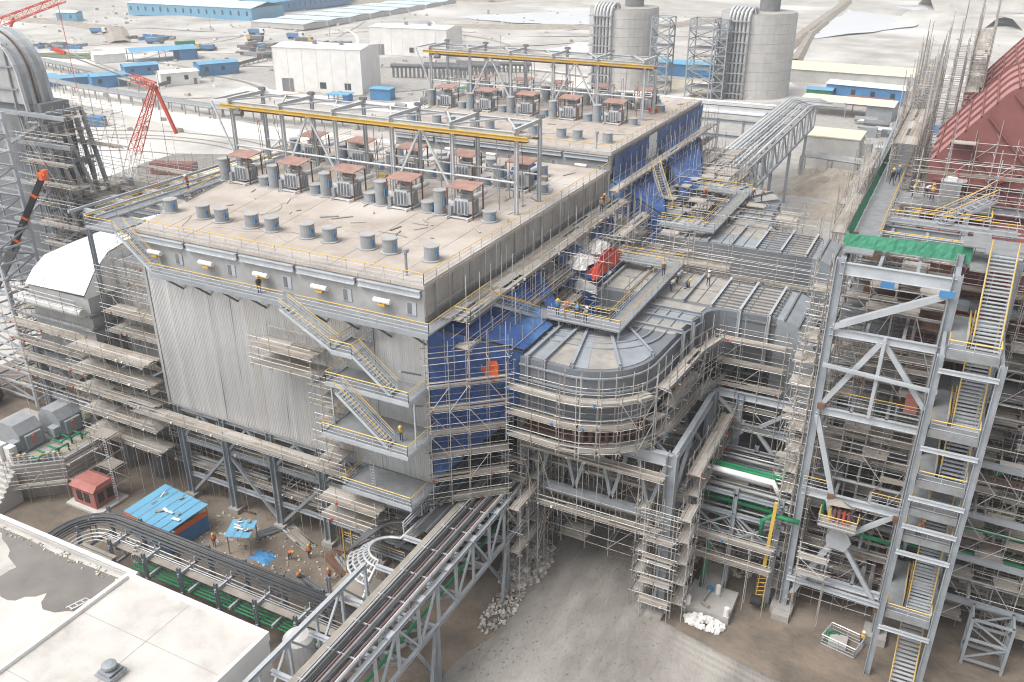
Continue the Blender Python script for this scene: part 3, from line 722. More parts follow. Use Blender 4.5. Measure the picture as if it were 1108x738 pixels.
    for z in (z0-5, z0-3, z0-1): MB().bar((-8.2, ya-.1, z), (-8.2, yb+.1, z), .16, .22).build('elbow_rib', 'steel_dark', t)
    # L-shaped service platform with yellow rails above the hole
    P = f([(-31.6, 69.4), (-26.0, 69.4), (-26.0, 71.2), (-31.6, 71.2)]); part(t, 'platform', 'grating', lambda b: b.prism(P, z1+1.0, z1+1.14))
    P = f([(-25.99, 69.4), (-24.3, 69.4), (-24.3, 89), (-25.99, 89)]); part(t, 'platform', 'grating', lambda b: b.prism(P, z1+1.0, z1+1.14))
    P = f([(-31.4, 87.4), (-26.0, 87.4), (-26.0, 89), (-31.4, 89)]); part(t, 'platform', 'grating', lambda b: b.prism(P, z1+1.0, z1+1.14))
    for a, b in (((-26.0, 71.2), (-26.0, 87.4)), ((-24.3, 69.4), (-24.3, 89)), ((-31.6, 69.4), (-24.3, 69.4)), ((-31.6, 71.2), (-26.0, 71.2)), ((-31.4, 89), (-24.3, 89)), ((-31.4, 87.4), (-26.0, 87.4))):
        (ax, ay), (bx, by) = f([a, b]); rails(t, [(ax, ay, z1+1.14), (bx, by, z1+1.14)])
    for p in ((-24.5, 69.7), (-24.5, 80), (-24.5, 86), (-30.5, 69.7), (-30.5, 88)):
        (ax, ay), = f([p]); MB().bar((ax, ay, z1), (ax, ay, z1+1.0), .16).build('platform_leg', 'steel', t)
    # slanted leg sheet between funnel and duct
    return t
duct(False, 0, 'grey curved flue duct with ribbed top on the near side, over the mud road')
duct(True, 95.2, 'grey ribbed flue duct farther back, parallel to the near one')

# stair down from east walkway to the duct platform
es = thing('access_stair', 'grey stair with yellow rails from the roof edge down to the near duct platform', 'stair', (-34, 70, 25))
MB().box((X1+1.62, 60, WZ-.14), (X1+3.2, 64.5, WZ-.02)).build('landing', 'grating', es)
rails(es, [(X1+3.2, 60, WZ), (X1+3.2, 64.5, WZ)]); rails(es, [(X1+1.7, 60, WZ), (X1+3.2, 60, WZ)])
flight(es, (X1+2.4, 64.5, WZ), (X1+4.9, 69.4, 26.1), (.92, -.39, 0), 1.2)
MB().box((X1+4.2, 69.2, 26.0), (-31.62, 71.4, 26.12)).build('landing', 'grating', es)
es2 = thing('access_stair', 'grey stair descending beside blue tarpaulin at the far precipitator', 'stair', (-36, 120, 24))
flight(es2, (-37.5, 118, WZ), (-33.5, 112.5, 24.8), (.8, .6, 0), 1.2)
MB().box((-35, 110.5, 24.6), (-31, 112.6, 24.75)).build('landing', 'grating', es2); rails(es2, [(-35, 110.5, 24.75), (-31, 110.5, 24.75), (-31, 112.6, 24.75)])

# ================================================================== STEEL TABLE UNDER THE NEAR DUCT
st = thing('steel_table', 'grey steel table with trussed beams carrying the curved duct over the mud road', 'steel frame', (-24, 72, 0))
tx = (-32.0, -17.2); ty = (65.3, 78.5, 91)
for x in tx:
    for y in ty:
        col(st, x, y, 0, 17.4, .95)
        part(st, 'pedestal', 'concrete', lambda b: b.box((x-.9, y-.9, -.1), (x+.9, y+.9, .9)))
for y in ty:
    beam(st, (tx[0], y, 16.7), (tx[1], y, 16.7), 1.2, .55, 'steel_pale'); beam(st, (tx[0], y, 10.4), (tx[1], y, 10.4), .9, .45)
    n = 4; L = tx[1]-tx[0]
    for i in range(n):
        xa = tx[0]+L*i/n; xm = xa+L/n/2
        brace(st, (xa+.6, y, 16.0), (xm, y, 10.9), .32); brace(st, (xm, y, 10.9), (xa+L/n-.6, y, 16.0), .32)
for x in tx:
    for ya, yb in zip(ty, ty[1:]):
        beam(st, (x, ya, 16.75), (x, yb, 16.75), 1.1, .5, 'steel_pale'); beam(st, (x, ya, 10.5), (x, yb, 10.5), .8, .4)
        brace(st, (x, ya, 10.5), (x, (ya+yb)/2, 16.2), .32); brace(st, (x, yb, 10.5), (x, (ya+yb)/2, 16.2), .32)
for i in range(1, 5): x = tx[0]+i*2.96; beam(st, (x, 65.3, 16.9), (x, 78.5, 16.9), .6, .3)
brace(st, (-32, 65.4, 16.6), (-24, 72, 16.6), .3, 'steel_pale'); brace(st, (-17.2, 65.4, 16.6), (-24, 72, 16.6), .3, 'steel_pale')
# second table to the right, under the duct trunk
s2 = thing('steel_table', 'grey trussed steel frame with pale tubes under the straight duct right of the road', 'steel frame', (-13, 80, 0))
for x in (-14.6, -9.2):
    for y in (79.6, 91):
        col(s2, x, y, 0, 17.2, .7)
for y in (79.6, 91):
    beam(s2, (-17.2, y, 16.9), (-9.2, y, 16.9), .8, .4, 'steel_pale'); beam(s2, (-17.2, y, 13.4), (-9.2, y, 13.4), .8, .4); beam(s2, (-17.2, y, 9), (-9.2, y, 9), .6, .35)
    for a, b in (((-17, 16.4), (-14, 13.8)), ((-9.4, 16.4), (-12.4, 13.8)), ((-14, 13), (-17, 9.4)), ((-12.4, 13), (-9.4, 9.4)), ((-17, 8.7), (-9.4, 1))): brace(s2, (a[0], y, a[1]), (b[0], y, b[1]), .34, 'steel_pale')
for x in (-17.2, -9.2): beam(s2, (x, 79.6, 13.4), (x, 91, 13.4), .6, .3)
# pipe rack level with pipes under the right ducts
pr = thing('pipe_rack', 'pipe rack with grey and green pipes between the duct table and the stair tower', 'pipe rack', (-12, 75, 0))
for z in (6.2, 9.2, 11.4):
    for x in (-16.4, -8.0):
        beam(pr, (x, 70, z), (x, 79, z), .4, .25)
    for y in (70.4, 74.5, 78.6): beam(pr, (-16.4, y, z), (-7.5, y, z), .4, .25)
    for k_ in range(9):
        y = 70.8+k_*.85; r_ = R.choice([.08, .1, .14, .2]); mm = 'green' if (z == 9.2 and k_ in (1, 2)) else R.choice(['pipe', 'pipe', 'brightpipe', 'cable'])
        MB().pipe([(-16.6, y, z+.3+r_), (-7.0, y, z+.3+r_), (-6.6, y, z+.3+r_-R.uniform(0, 2))], r_, 8).build('pipe', mm, pr, smooth=True)
for x in (-16.4, -12.2, -8.0):
    for y in (70.4, 78.6): col(pr, x, y, 0, 12.2, .4)
for x in (-16.4, -12.2): brace(pr, (x, 70.4, 6.2), (x+4.2, 70.4, 9.2), .16); brace(pr, (x+4.2, 70.4, 6.2), (x, 70.4, 9.2), .16)
MB().pipe([(-14.2, 68.8, .6), (-14.0, 69.4, 5.6), (-14.0, 70.5, 6.6), (-14.0, 76, 6.6)], .2, 8).build('drain_pipe', 'green', pr, smooth=True)
for dy in (0, .5): MB().pipe([(-16.6, 72.4+dy, 12.9), (-9.0, 72.4+dy, 12.9), (-8.5, 72.4+dy, 13.3), (-8.2, 72.4+dy, 14.6)], .2, 8).build('drain_pipe', 'green', pr, smooth=True)
MB().pipe([(-16.8, 71.7, 12.9), (-9.2, 71.7, 12.9), (-8.4, 71.4, 11.6)], .3, 10).build('lagged_pipe', 'alu_white', pr, smooth=True)
for i in range(5): MB().pipe([(-16.2+i*.5, 70.9, 8.6), (-13.6+i*.5, 70.9, 8.4), (-11.8+i*.5, 70.9, 6.6), (-8, 70.9, 6.2-.3*i)], .12, 8).build('pipe', 'brightpipe' if i % 2 else 'pipe', pr, smooth=True)
MB().pipe([(-9.4, 69.6, 8.2), (-9.4, 69.6, 10), (-8.6, 69.6, 10.8), (-6.2, 69.6, 10.8)], .22, 8).build('drain_pipe', 'green', pr, smooth=True)
MB().pipe([(-31, 68, 9.2), (-31, 71, 9.2), (-31, 72, 8.2), (-31, 72, 5)], .25, 8).build('drain_pipe', 'green', pr, smooth=True)

# made-up dark box, added to darken the view under and between the ducts
dk = thing('dark_backing', 'dark grey backing added behind the duct table legs to darken the gap', 'duct', (-22, 95, 0))
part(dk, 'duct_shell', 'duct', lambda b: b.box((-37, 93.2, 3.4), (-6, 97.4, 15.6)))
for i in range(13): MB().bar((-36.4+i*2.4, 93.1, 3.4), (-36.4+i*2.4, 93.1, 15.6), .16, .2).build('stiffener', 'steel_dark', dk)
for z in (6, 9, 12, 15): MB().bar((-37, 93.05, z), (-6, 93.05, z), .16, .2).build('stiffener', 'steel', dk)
for i in range(6): MB().bar((-36+i*6, 95, 0), (-36+i*6, 95, 3.4), .6).build('backing_leg', 'steel_dark', dk)
for i in range(9): col(st, -31+i*1.6, 91.6, 0, 10, .25, 'steel_dark', 'stanchion')
s3 = thing('steel_table', 'steel legs and girders under the farther flue duct', 'steel frame', (-20, 108, 0))
for x in (-31, -21, -11):
    for y in (101, 112, 124): col(s3, x, y, 0, 17.4, .8)
for y in (101, 112, 124):
    for z in (17, 11, 6): beam(s3, (-31, y, z), (-11, y, z), .8, .4)
for x in (-31, -21, -11): beam(s3, (x, 101, 17), (x, 124, 17), .8, .4)
MB().box((-36, 99, 10.9), (-9, 126, 11.0)).build('floor_plate', 'steel_dark', s3)
# scaffolds round the near duct
crv = [(-36.6, 58.6), (DX-.2, 62.0)] + arc(-26.4, 68.6, 6.8, -90, 0, 7) + [(-19.1, 76), (-18.2, 79.6)]
scaffold('curved tube scaffold with three board levels round the near duct above the road', crv[1:], [18.0, 20.3, 22.8], 1, 1.3, z0=17.4, top=1.9)
scaffold('scaffold with six board levels on the blue tarpaulin funnel beside the silver wall', [(-37.6, 57.2), (-32.2, 61.9)], [11.5, 13.9, 16.3, 18.7, 21.1, 23.5, 25.9], 1, 1.3, z0=9, top=2.0, bay=1.9)
scaffold('scaffold along the straight duct right of the curved one', [(-17.4, 80.9), (-11, 80.9)], [13.2, 15.4, 17.8, 20.2, 22.6], 1, 1.4, z0=10, top=1.5)
scaffold('scaffold standing inside the hole between the duct branches', [(-32, 73), (-32, 80.8), (-28, 80.8)], [14, 17, 20, 23], -1, 1.2, z0=10, top=2.5)
scaffold('scaffold deck along the near roof edge above the blue funnels', [(X1+.3, 59.4), (X1+.3, 100)], [29.05], 1, 2.9, top=2.4, z0=24, tall=1.2, deckp=1)
scaffold('second board line below the roof edge deck on the tarpaulins', [(X1+2.2, 58.8), (X1+2.2, 100)], [26.8], 1, 1.5, top=1.4, z0=23, tall=1.0, deckp=1)
scaffold('upper scaffold on the slope of the white and blue funnel', [(-34.8, 66), (-34.8, 100)], [24.6, 26.6], 1, 1.5, top=2.0, z0=22, tall=1.0, deckp=1)
scaffold('scaffold tangle between the two ducts behind the red sheet', [(-33, 91), (-20, 91)], [16, 18.5, 21, 23.5, 25.5], -1, 1.6, z0=12, top=2.2, tall=1.5)
scaffold('tall scaffold in the gap between funnels beside the red sheet', [(-33.0, 90), (-33.0, 99)], [20, 22, 24, 26, 28], 1, 1.6, z0=12, top=2.5, tall=1.5)
scaffold('scaffold along the far duct front, five levels of boards', [(-30, 99.2), (-12, 99.2)], [15.5, 17.6, 19.8, 22, 24.0], 1, 1.2, z0=10, top=.8)
scaffold('scaffold round the far elbow end of the second duct', [(-7.9, 99.5), (-7.9, 110)], [14, 16.5, 19, 21.5, 24], 1, 1.3, z0=8, top=1.5)
scaffold('scaffold round the rounded end of the near duct', [(-7.9, 80.5), (-7.9, 91)], [8, 10.5, 13, 15.5, 18, 20.5, 23], 1, 1.3, z0=0, top=1.5)
scaffold('scaffold with walkway boards along the blue strip of the far precipitator', [(X1-1.4, 104), (X1-1.4, 151)], [24.4, 26.6, 28.8], 1, 1.6, z0=18, top=2.0, tall=1.0, deckp=1)
scaffold('second line of scaffold on the far funnels', [(X1+1.6, 106), (X1+1.6, 146)], [21, 23.2, 25.4], 1, 1.6, z0=16, top=2.4, tall=1.4)
scaffold('third line of scaffold on the far funnels near the service stair', [(-31.4, 112), (-31.4, 146)], [18, 20.2, 22.4], 1, 1.4, z0=12, top=2.0, tall=1.2)
scaffold('board scaffold hung under the duct table above the road, near side', [(-31.4, 64.8), (-17.6, 64.8)], [9.4, 15.4], 1, 1.5, z0=8.6, top=1.2, deckp=1)
scaffold('board scaffold hung below the duct table, second row back', [(-31.4, 67.6), (-17.6, 67.6)], [9.0, 12.4], 1, 1.5, z0=8.4, top=1.0, deckp=1)
scaffold('scaffold tower wrapped round the front right leg of the duct table', [(-18.6, 64.1), (-15.9, 64.1), (-15.9, 66.8), (-18.6, 66.8), (-18.6, 64.1)], [2.0, 4.4, 6.8, 9.2, 11.6], 1, 1.2, z0=0, top=1.0, bay=1.6)
scaffold('scaffold round the front left leg of the duct table', [(-33.2, 64.2), (-31, 64.2), (-31, 66.6)], [4, 6.5, 9, 11.5, 13.6], 1, 1.2, z0=0, top=1.0, bay=1.6)
scaffold('scaffold beside the pipe rack between duct table and tower', [(-16, 69.4), (-8, 69.4)], [5, 7.4], 1, 1.2, z0=0, top=1.2)
scaffold('scaffold walkway along the duct table right side', [(-16.2, 66.8), (-16.2, 79)], [12.6, 14.8], 1, 1.3, z0=10, top=1.2, deckp=1)

for i in range(12):      # short posts and packers that carry the duct on the table
    a = rad(-85+i*8); x = -26.4+5.4*math.cos(a); y = 68.6+5.4*math.sin(a); MB().bar((x, y, 17.3), (x, y, 19.6), .3).build('packer_post', 'rust', st)
MB().prism([(DX, 63.4)] + arc(-26.4, 68.6, 5.2, -90, 0, 6) + [(-20.9, 79), (-31, 79)], 17.35, 17.5) .build('deck_plate', 'rust', st)
scaffold_block('cage of tubes in the dark under the duct table', -31, -18, 66.5, 78, [4, 7, 10, 12.5, 14.6], 2.6, 3.0, .25, .7)
scaffold_block('cage of tubes under the pipe rack right of the road', -17, -7, 73.4, 80, [2.4, 4.8, 7.4, 10], 2.4, 0, .14, .6)
scaffold_block('tangle of tubes on the funnel slope beside the red sheet', -35.6, -30.6, 79, 90, [22.4, 24.4, 26.4, 28.2], 1.9, 20, .06, .7, 2)
scaffold_block('tangle of tubes between the near and farther ducts', -33, -26, 90.5, 98.5, [18, 20.2, 22.4, 24.6, 26.6], 2.0, 14, .35, .8, 2)
scaffold_block('tube cage over the far funnels by the stair', -35, -29, 111, 128, [20, 22.2, 24.4, 26], 2.2, 16, .4, .75, 2)
scaffold_block('tube cage behind the far funnels', -40, -30, 130, 150, [16, 19, 22, 25], 2.6, 10, .35, .75, 2)
scaffold_block('tubes and boards between the far duct branches', -29, -14, 107, 118, [17, 20, 23, 25.6], 2.4, 12, .3, .7, 1.6)
scaffold_block('tube cage left of the stair tower frame beside the duct elbow', -9.4, -7.2, 72, 92, [3, 5.4, 7.8, 10.2, 12.6, 15, 17.4, 19.8, 22.2, 24.6], 2.0, 0, .2, .8, 2)

scaffold('lower board line on the near funnel beside the stair', [(-33.2, 62.6), (-33.2, 79)], [22.8, 24.8], 1, 1.4, top=1.6, z0=20, tall=1, deckp=1)
# ================================================================== STAIR TOWER AND STEEL FRAME AT RIGHT
FY, CXA, XB = 70.3, -6.5, 1.9
tf = thing('steel_tower', 'tall pale grey steel frame with K braces standing right of the ducts', 'steel frame', (0, 78, 0))
LV = [4.8, 9.4, 13.9, 22.3, 29.7, 35.2]
for x in (CXA, XB, 13, 24):
    for y in (FY, 82, 93):
        if x > 10 and y == FY: continue
        col(tf, x, y, 0, 36, .72 if y == FY else .6, 'steel')
        part(tf, 'pedestal', 'concrete', lambda b: b.box((x-1, y-1, -.1), (x+1, y+1, .8)))
for i, z in enumerate(LV):
    for y in (FY, 82, 93):
        if not (y == FY and i == 1): beam(tf, (CXA, y, z), (XB, y, z), 1.0 if z > 35 else .65, .36, 'steel_pale' if y == FY else 'steel')
        if y > FY:
            for xa, xb in ((XB, 13), (13, 24)): beam(tf, (xa, y, z), (xb, y, z), .8, .4)
    for x in (CXA, XB, 13, 24):
        for ya, yb in ((FY, 82), (82, 93)):
            if x > 10 and ya == FY: continue
            beam(tf, (x, ya, z), (x, yb, z), .8, .4)
    for k_ in range(1, 3): x = CXA+k_*2.8; beam(tf, (x, FY, z+.1), (x, 82, z+.1), .45, .25)
    for (xa, xb, ya, yb) in ((CXA+.4, -3.8, 72.4, 81.5), (-3.6, -.6, 76, 81.5), (-.4, 1.5, 73, 81.5), (2.3, 12.6, 78, 81.6), (2.3, 12.6, 82.4, 92.6), (13.4, 23.6, 82.4, 92.6), (13.4, 23.6, 78, 81.6), (CXA+.4, 1.5, 82.4, 92.6)):
        if R.random() < .9 and z < 35: MB().box((xa, ya, z+.5), (xb, yb, z+.58)).build('floor_plate', R.choice(['grating', 'steel_dark', 'rust', 'steel_dark']), tf)  # mostly dark plates: the shade inside the tower is put into their colour
def fbr(a, b, s=.4): brace(tf, (a[0], FY-.1, a[1]), (b[0], FY-.1, b[1]), s, 'steel_pale')
fbr((CXA+.3, 30.2), (XB-.3, 34.4), .5)
fbr((CXA+.3, 22.8), (-2.5, 29.4), .4); fbr((XB-.2, 24.4), (-2.1, 29.4), .4)
MB().bar((CXA, FY-.75, 26.9), (XB+.4, FY-.75, 26.4), .32, .26).build('tie_beam', 'steel_pale', tf)
MB().bar((-2.3, FY-.5, 22.8), (-2.2, FY-.5, 30.2), .28, .28).build('hanger', 'steel_pale', tf)
fbr((CXA+.2, 21.8), (-4.0, 14.4), .45)
fbr((-3.0, 9.9), (CXA+.3, 1.6), .45); fbr((-2.4, 10.2), (XB-.2, 14), .38); fbr((-2.4, 9.6), (XB-.2, 3.4), .38); fbr((-3.2, 10.4), (-4.2, 13.6), .38)
part(tf, 'gusset_plate', 'steel_pale', lambda b: b.prism_y([(-3.6, 9.0), (-2.0, 8.8), (-1.6, 9.9), (-2.2, 11.0), (-3.4, 11.0), (-3.8, 10.0)], FY-.5, FY-.3))
for p in ((CXA+.7, 2.2), (CXA+.4, 22.9), (-4.0, 14.2), (XB-.4, 13.6), (XB-.3, 3.6)):
    part(tf, 'splice_plate', 'rust', lambda b: b.box((p[0]-.3, FY-.6, p[1]-.25), (p[0]+.3, FY-.32, p[1]+.25)))
beam(tf, (CXA, FY-.6, 4.4), (XB, FY-.6, 4.2), .45, .3, 'steel_pale')
rails(tf, [(CXA, FY-.3, 14.5), (-4.2, FY-.3, 14.5)]); rails(tf, [(-.8, FY-.3, 14.5), (XB, FY-.3, 14.5)]); rails(tf, [(CXA+.6, FY+.6, 22.9), (XB-.4, FY+.6, 22.9)])
rails(tf, [(-3.4, FY+2, 22.9), (-3.4, FY+8, 22.9)])
# made-up dark housings, added so the depth of the frame turns dark
ah = thing('shade_housing', 'dark grey housing added deep inside the steel tower to darken it', 'shade filler', (2, 88, 5))
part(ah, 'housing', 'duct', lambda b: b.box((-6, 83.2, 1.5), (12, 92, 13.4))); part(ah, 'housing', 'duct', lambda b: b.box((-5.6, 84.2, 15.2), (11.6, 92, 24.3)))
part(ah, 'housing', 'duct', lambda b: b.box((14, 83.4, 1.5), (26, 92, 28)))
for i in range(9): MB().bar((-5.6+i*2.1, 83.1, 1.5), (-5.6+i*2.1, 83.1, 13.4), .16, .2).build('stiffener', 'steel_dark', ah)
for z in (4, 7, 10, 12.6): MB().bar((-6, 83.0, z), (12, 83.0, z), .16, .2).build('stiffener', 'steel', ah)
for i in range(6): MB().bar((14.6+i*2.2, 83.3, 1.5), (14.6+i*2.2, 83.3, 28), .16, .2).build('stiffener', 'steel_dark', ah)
# top deck with green net, catwalk and rails
MB().box((CXA-.3, 88.4, 35.9), (3.8, 93, 36.0)).build('floor_plate', 'grating', tf); MB().box((-4.2, 82.2, 35.9), (6, 84.2, 36.0)).build('floor_plate', 'grating', tf)
MB().box((CXA-.2, 72, 35.9), (-4.4, 128, 36.02)).build('catwalk', 'grating', tf)
MB().box((2.6, 72, 35.9), (4.0, 82, 36.02)).build('catwalk', 'grating', tf)
rails(tf, [(-4.4, 75, 36), (-4.4, 128, 36)]); rails(tf, [(-4.2, 75.4, 36), (8, 75.4, 36)]); rails(tf, [(-3.2, 83.4, 36), (3.8, 83.4, 36), (3.8, 86, 36)], ym='yellow'); rails(tf, [(-4.4, 82, 36), (7, 82, 36)])
for y in (76.5, 79.5): beam(tf, (CXA, y, 35.4), (8, y, 35.4), .8, .5, 'steel_pale')
flight(tf, (3.6, 86, 38), (-.4, 83.0, 36), (.6, -.8, 0), 1.2)
g = quad((CXA-.4, 73.6, 35.9), (2.6, 73.9, 35.9), (2.6, 74.3, 37.1), (CXA-.4, 74.0, 36.9), 40, 4, .06, random.Random(2)); g.build('debris_net', 'greennet', tf)
g = quad((CXA-.3, 74, 36.1), (CXA-.3, 150, 36.1), (CXA-.5, 150, 37.3), (CXA-.5, 74, 37.3), 60, 3, .06, random.Random(3)); g.build('debris_net', 'greennet', tf)
for x in range(4): MB().bar((CXA+x*2.4, 75.4, 36.6), (CXA+x*2.4+.5, 75.4, 36.62), .2, .2).build('spacer_block', 'rust', tf)
for x in (-2.8, 1.4): part(tf, 'clip_sheet', 'bluewall', lambda b: b.box((x-.5, FY-.62, 34.3), (x+.5, FY-.5, 34.8)))
# interior pipes and clutter
clutter_pipes(tf, CXA, XB, 72, 82, [z+.6 for z in LV[:5]], 26)
clutter_pipes(tf, CXA, 24, 82, 92, [z+.6 for z in LV[:5]], 30)
clutter_pipes(tf, CXA, 24, 72, 92, [z+.6 for z in LV[:4]], 26, along='y')
clutter_pipes(tf, CXA, 24, 73, 90, [z for z in LV[:5]], 22, 'rust', 'conduit', .04, .09)
for z in (6.4, 10.6, 12): MB().pipe([(8.6, 80, z), (22, 80, z-.1), (22, 76, z-.1)], .24, 8).build('drain_pipe', 'green', tf, smooth=True)
MB().pipe([(8.8, 79, 12.4), (8.8, 79, 15), (9.4, 79, 15.6), (12.2, 79, 15.6), (12.8, 79, 15), (12.8, 79, 8), (13.4, 79, 7.4), (22, 79, 7.4)], .3, 8).build('drain_pipe', 'green', tf, smooth=True)
MB().pipe([(-4.6, 71.8, 13), (-4.6, 71.8, 10.4), (-4.0, 71.8, 9.8), (2.6, 71.8, 9.6)], .2, 8).build('drain_pipe', 'green', tf, smooth=True)
for a in ((8, 76.2, 4.6), (14, 76.4, 6.0)): MB().tube(a, (a[0]+8, a[1]+1, a[2]+1.3), .22, 8, True).build('strut', 'steel_pale', tf)
MB().pipe([(7.8, 78, 6.6), (8.6, 78, 5.2), (10, 78, 4.8), (24, 78, 4.4)], .12, 8).build('oxygen_hose', 'redsteel', tf, smooth=True)
part(tf, 'junction_box', 'pinkbox', lambda b: b.box((.2, 71.2, 23.2), (1.2, 72, 24.6)))
for p in ((-5, 75, 14.8), (-1.6, 77, 14.8), (1.6, 78, 22.9), (-3.6, 76, 22.9), (2.4, 78, 29.9), (-5, 78, 29.9), (7, 84, 22.9), (10, 86, 14.8), (12, 84, 29.9), (18, 86, 22.9)):
    w_ = R.uniform(.5, 1.1); part(tf, 'equipment_box', R.choice(['steel', 'steel_pale', 'rust', 'panelgrey']), lambda b: b.box((p[0], p[1], p[2]+.3), (p[0]+w_, p[1]+w_, p[2]+R.uniform(1, 2))))

# stair tower
sx0, sx1, sy0, sy1 = 2.2, 5.6, 65.6, 72.6
tw = thing('stair_tower', 'pale grey stair tower with long flights and yellow rails at right', 'stair tower', ((sx0+sx1)/2, 69, 0))
for x in (sx0-.35, sx1+.35):
    for y in (sy0-.1, sy1+1.0): col(tw, x, y, 0, 36.6 if y > 70 else 31.4, .5, 'steel')
SZ = [.1, 7.0, 15.0, 17.6, 20.3, 24.9, 31.6, 37.4]
for i, z in enumerate(SZ):
    if 0 < i < 7:
        MB().box((sx0, sy0, z-.14), (sx1, sy0+1.5, z)).build('landing', 'grating', tw)
        MB().box((sx0, sy0+1.502, z-.14), (sx0+1.2, sy1+.9, z)).build('landing', 'grating', tw)
        part(tw, 'landing_fascia', 'grating', lambda b: b.box((sx0-.05, sy0-.08, z-.35), (sx1+.05, sy0-.004, z+.3)))
        rails(tw, [(sx0, sy0+1.4, z), (sx0, sy0, z), (sx1, sy0, z), (sx1, sy0+1.4, z)])
        rails(tw, [(sx0+1.2, sy0+1.5, z), (sx0+1.2, sy1-.4, z)])
        beam(tw, (sx0-.3, sy0-.35, z-1.3), (sx1+.3, sy0-.35, z-1.3), .35, .25, 'steel_pale'); beam(tw, (sx0-.3, sy0-.1, z-.35), (sx0-.3, sy1+1, z-.35), .35, .25); beam(tw, (sx1+.3, sy0-.1, z-.35), (sx1+.3, sy1+1, z-.35), .35, .25)
    if i < 7 and SZ[i+1]-z > 4:
        zl = SZ[i+1]; flight(tw, (sx1-.98, sy1-.2, zl), (sx1-.98, sy0+(1.5 if i else -1.2), z), (1, 0, 0), 1.8, treads=True)
        MB().box((sx0+1.202, sy1-.2, zl-.14), (sx1, sy1+.9, zl)).build('landing', 'grating', tw)
MB().box((sx0-.4, sy1+.9, 37.3), (sx1+2, 76, 37.4)).build('landing', 'grating', tw); rails(tw, [(sx1+2, sy1+.9, 37.4), (sx1+2, 76, 37.4)])
scaffold('tall tube scaffold along the left column of the steel tower', [(CXA-1.9, 72.6), (CXA-1.9, 70.4), (CXA+.6, 70.2)], [2.2+2.2*i for i in range(15)], -1, 1.1, z0=0, top=1.8, bay=1.5, deckp=.45, tall=1.5)
scaffold('scaffold inside the tower behind the K braces', [(CXA+.8, 74.0), (1.5, 74.0)], [2.0, 4.2, 6.6, 11.6, 16.8, 19.0, 24.8, 27.0], 1, 1.2, z0=0, top=1.4, deckp=.7)
scaffold('rear scaffold inside the tower beside the red casing', [(CXA+.8, 81), (13, 81)], [7, 11.6, 16.8, 19.2, 24.8, 27.2, 31.6, 33.6], 1, 1.2, z0=0, top=1.4, deckp=.7)
scaffold('scaffold right of the stair tower, lower bays', [(9.6, 77.5), (24, 77.5)], [2.0, 4.2, 6.6, 9.2, 11.6, 14, 17, 19.4], 1, 1.3, z0=0, top=1.4, deckp=.75)
scaffold('scaffold right of the stair tower, upper bays behind the stair', [(9.4, 82), (24, 82)], [22, 24.4, 26.8, 29.2, 31.6, 34.0], 1, 1.3, z0=18, top=1.8, deckp=.8)
scaffold('scaffold on top of the frame beside the red casing foot', [(-2.8, 88.6), (8, 88.6)], [37.4, 39.4], 1, 1.0, z0=36, top=1.4, deckp=.5, tall=1.5)
for i, (x, y, n_) in enumerate(((-3.6, 96, 0), (-1.2, 118, 1), (-3.8, 120, 2), (-.4, 140, 3))):
    scaffold(['forest of scaffold poles left of the red casing, nearest line', 'scaffold poles rising behind the red casing, middle line', 'forest of scaffold poles beside the green catwalk net', 'farthest scaffold poles above the red casing'][i],
             [(x, y), (x, y+20)], [30+i, 32+i, 34+i, 36+i, 38+i, 40+i], -1, 2.4, z0=22, top=1.5, tall=5, deckp=.16, diag=.6)
scaffold('scaffold slope with pale board run beside the red roof', [(1.2, 112), (1.2, 140)], [41, 43, 45, 47], -1, 1.8, z0=34, top=2, tall=4, deckp=.25)

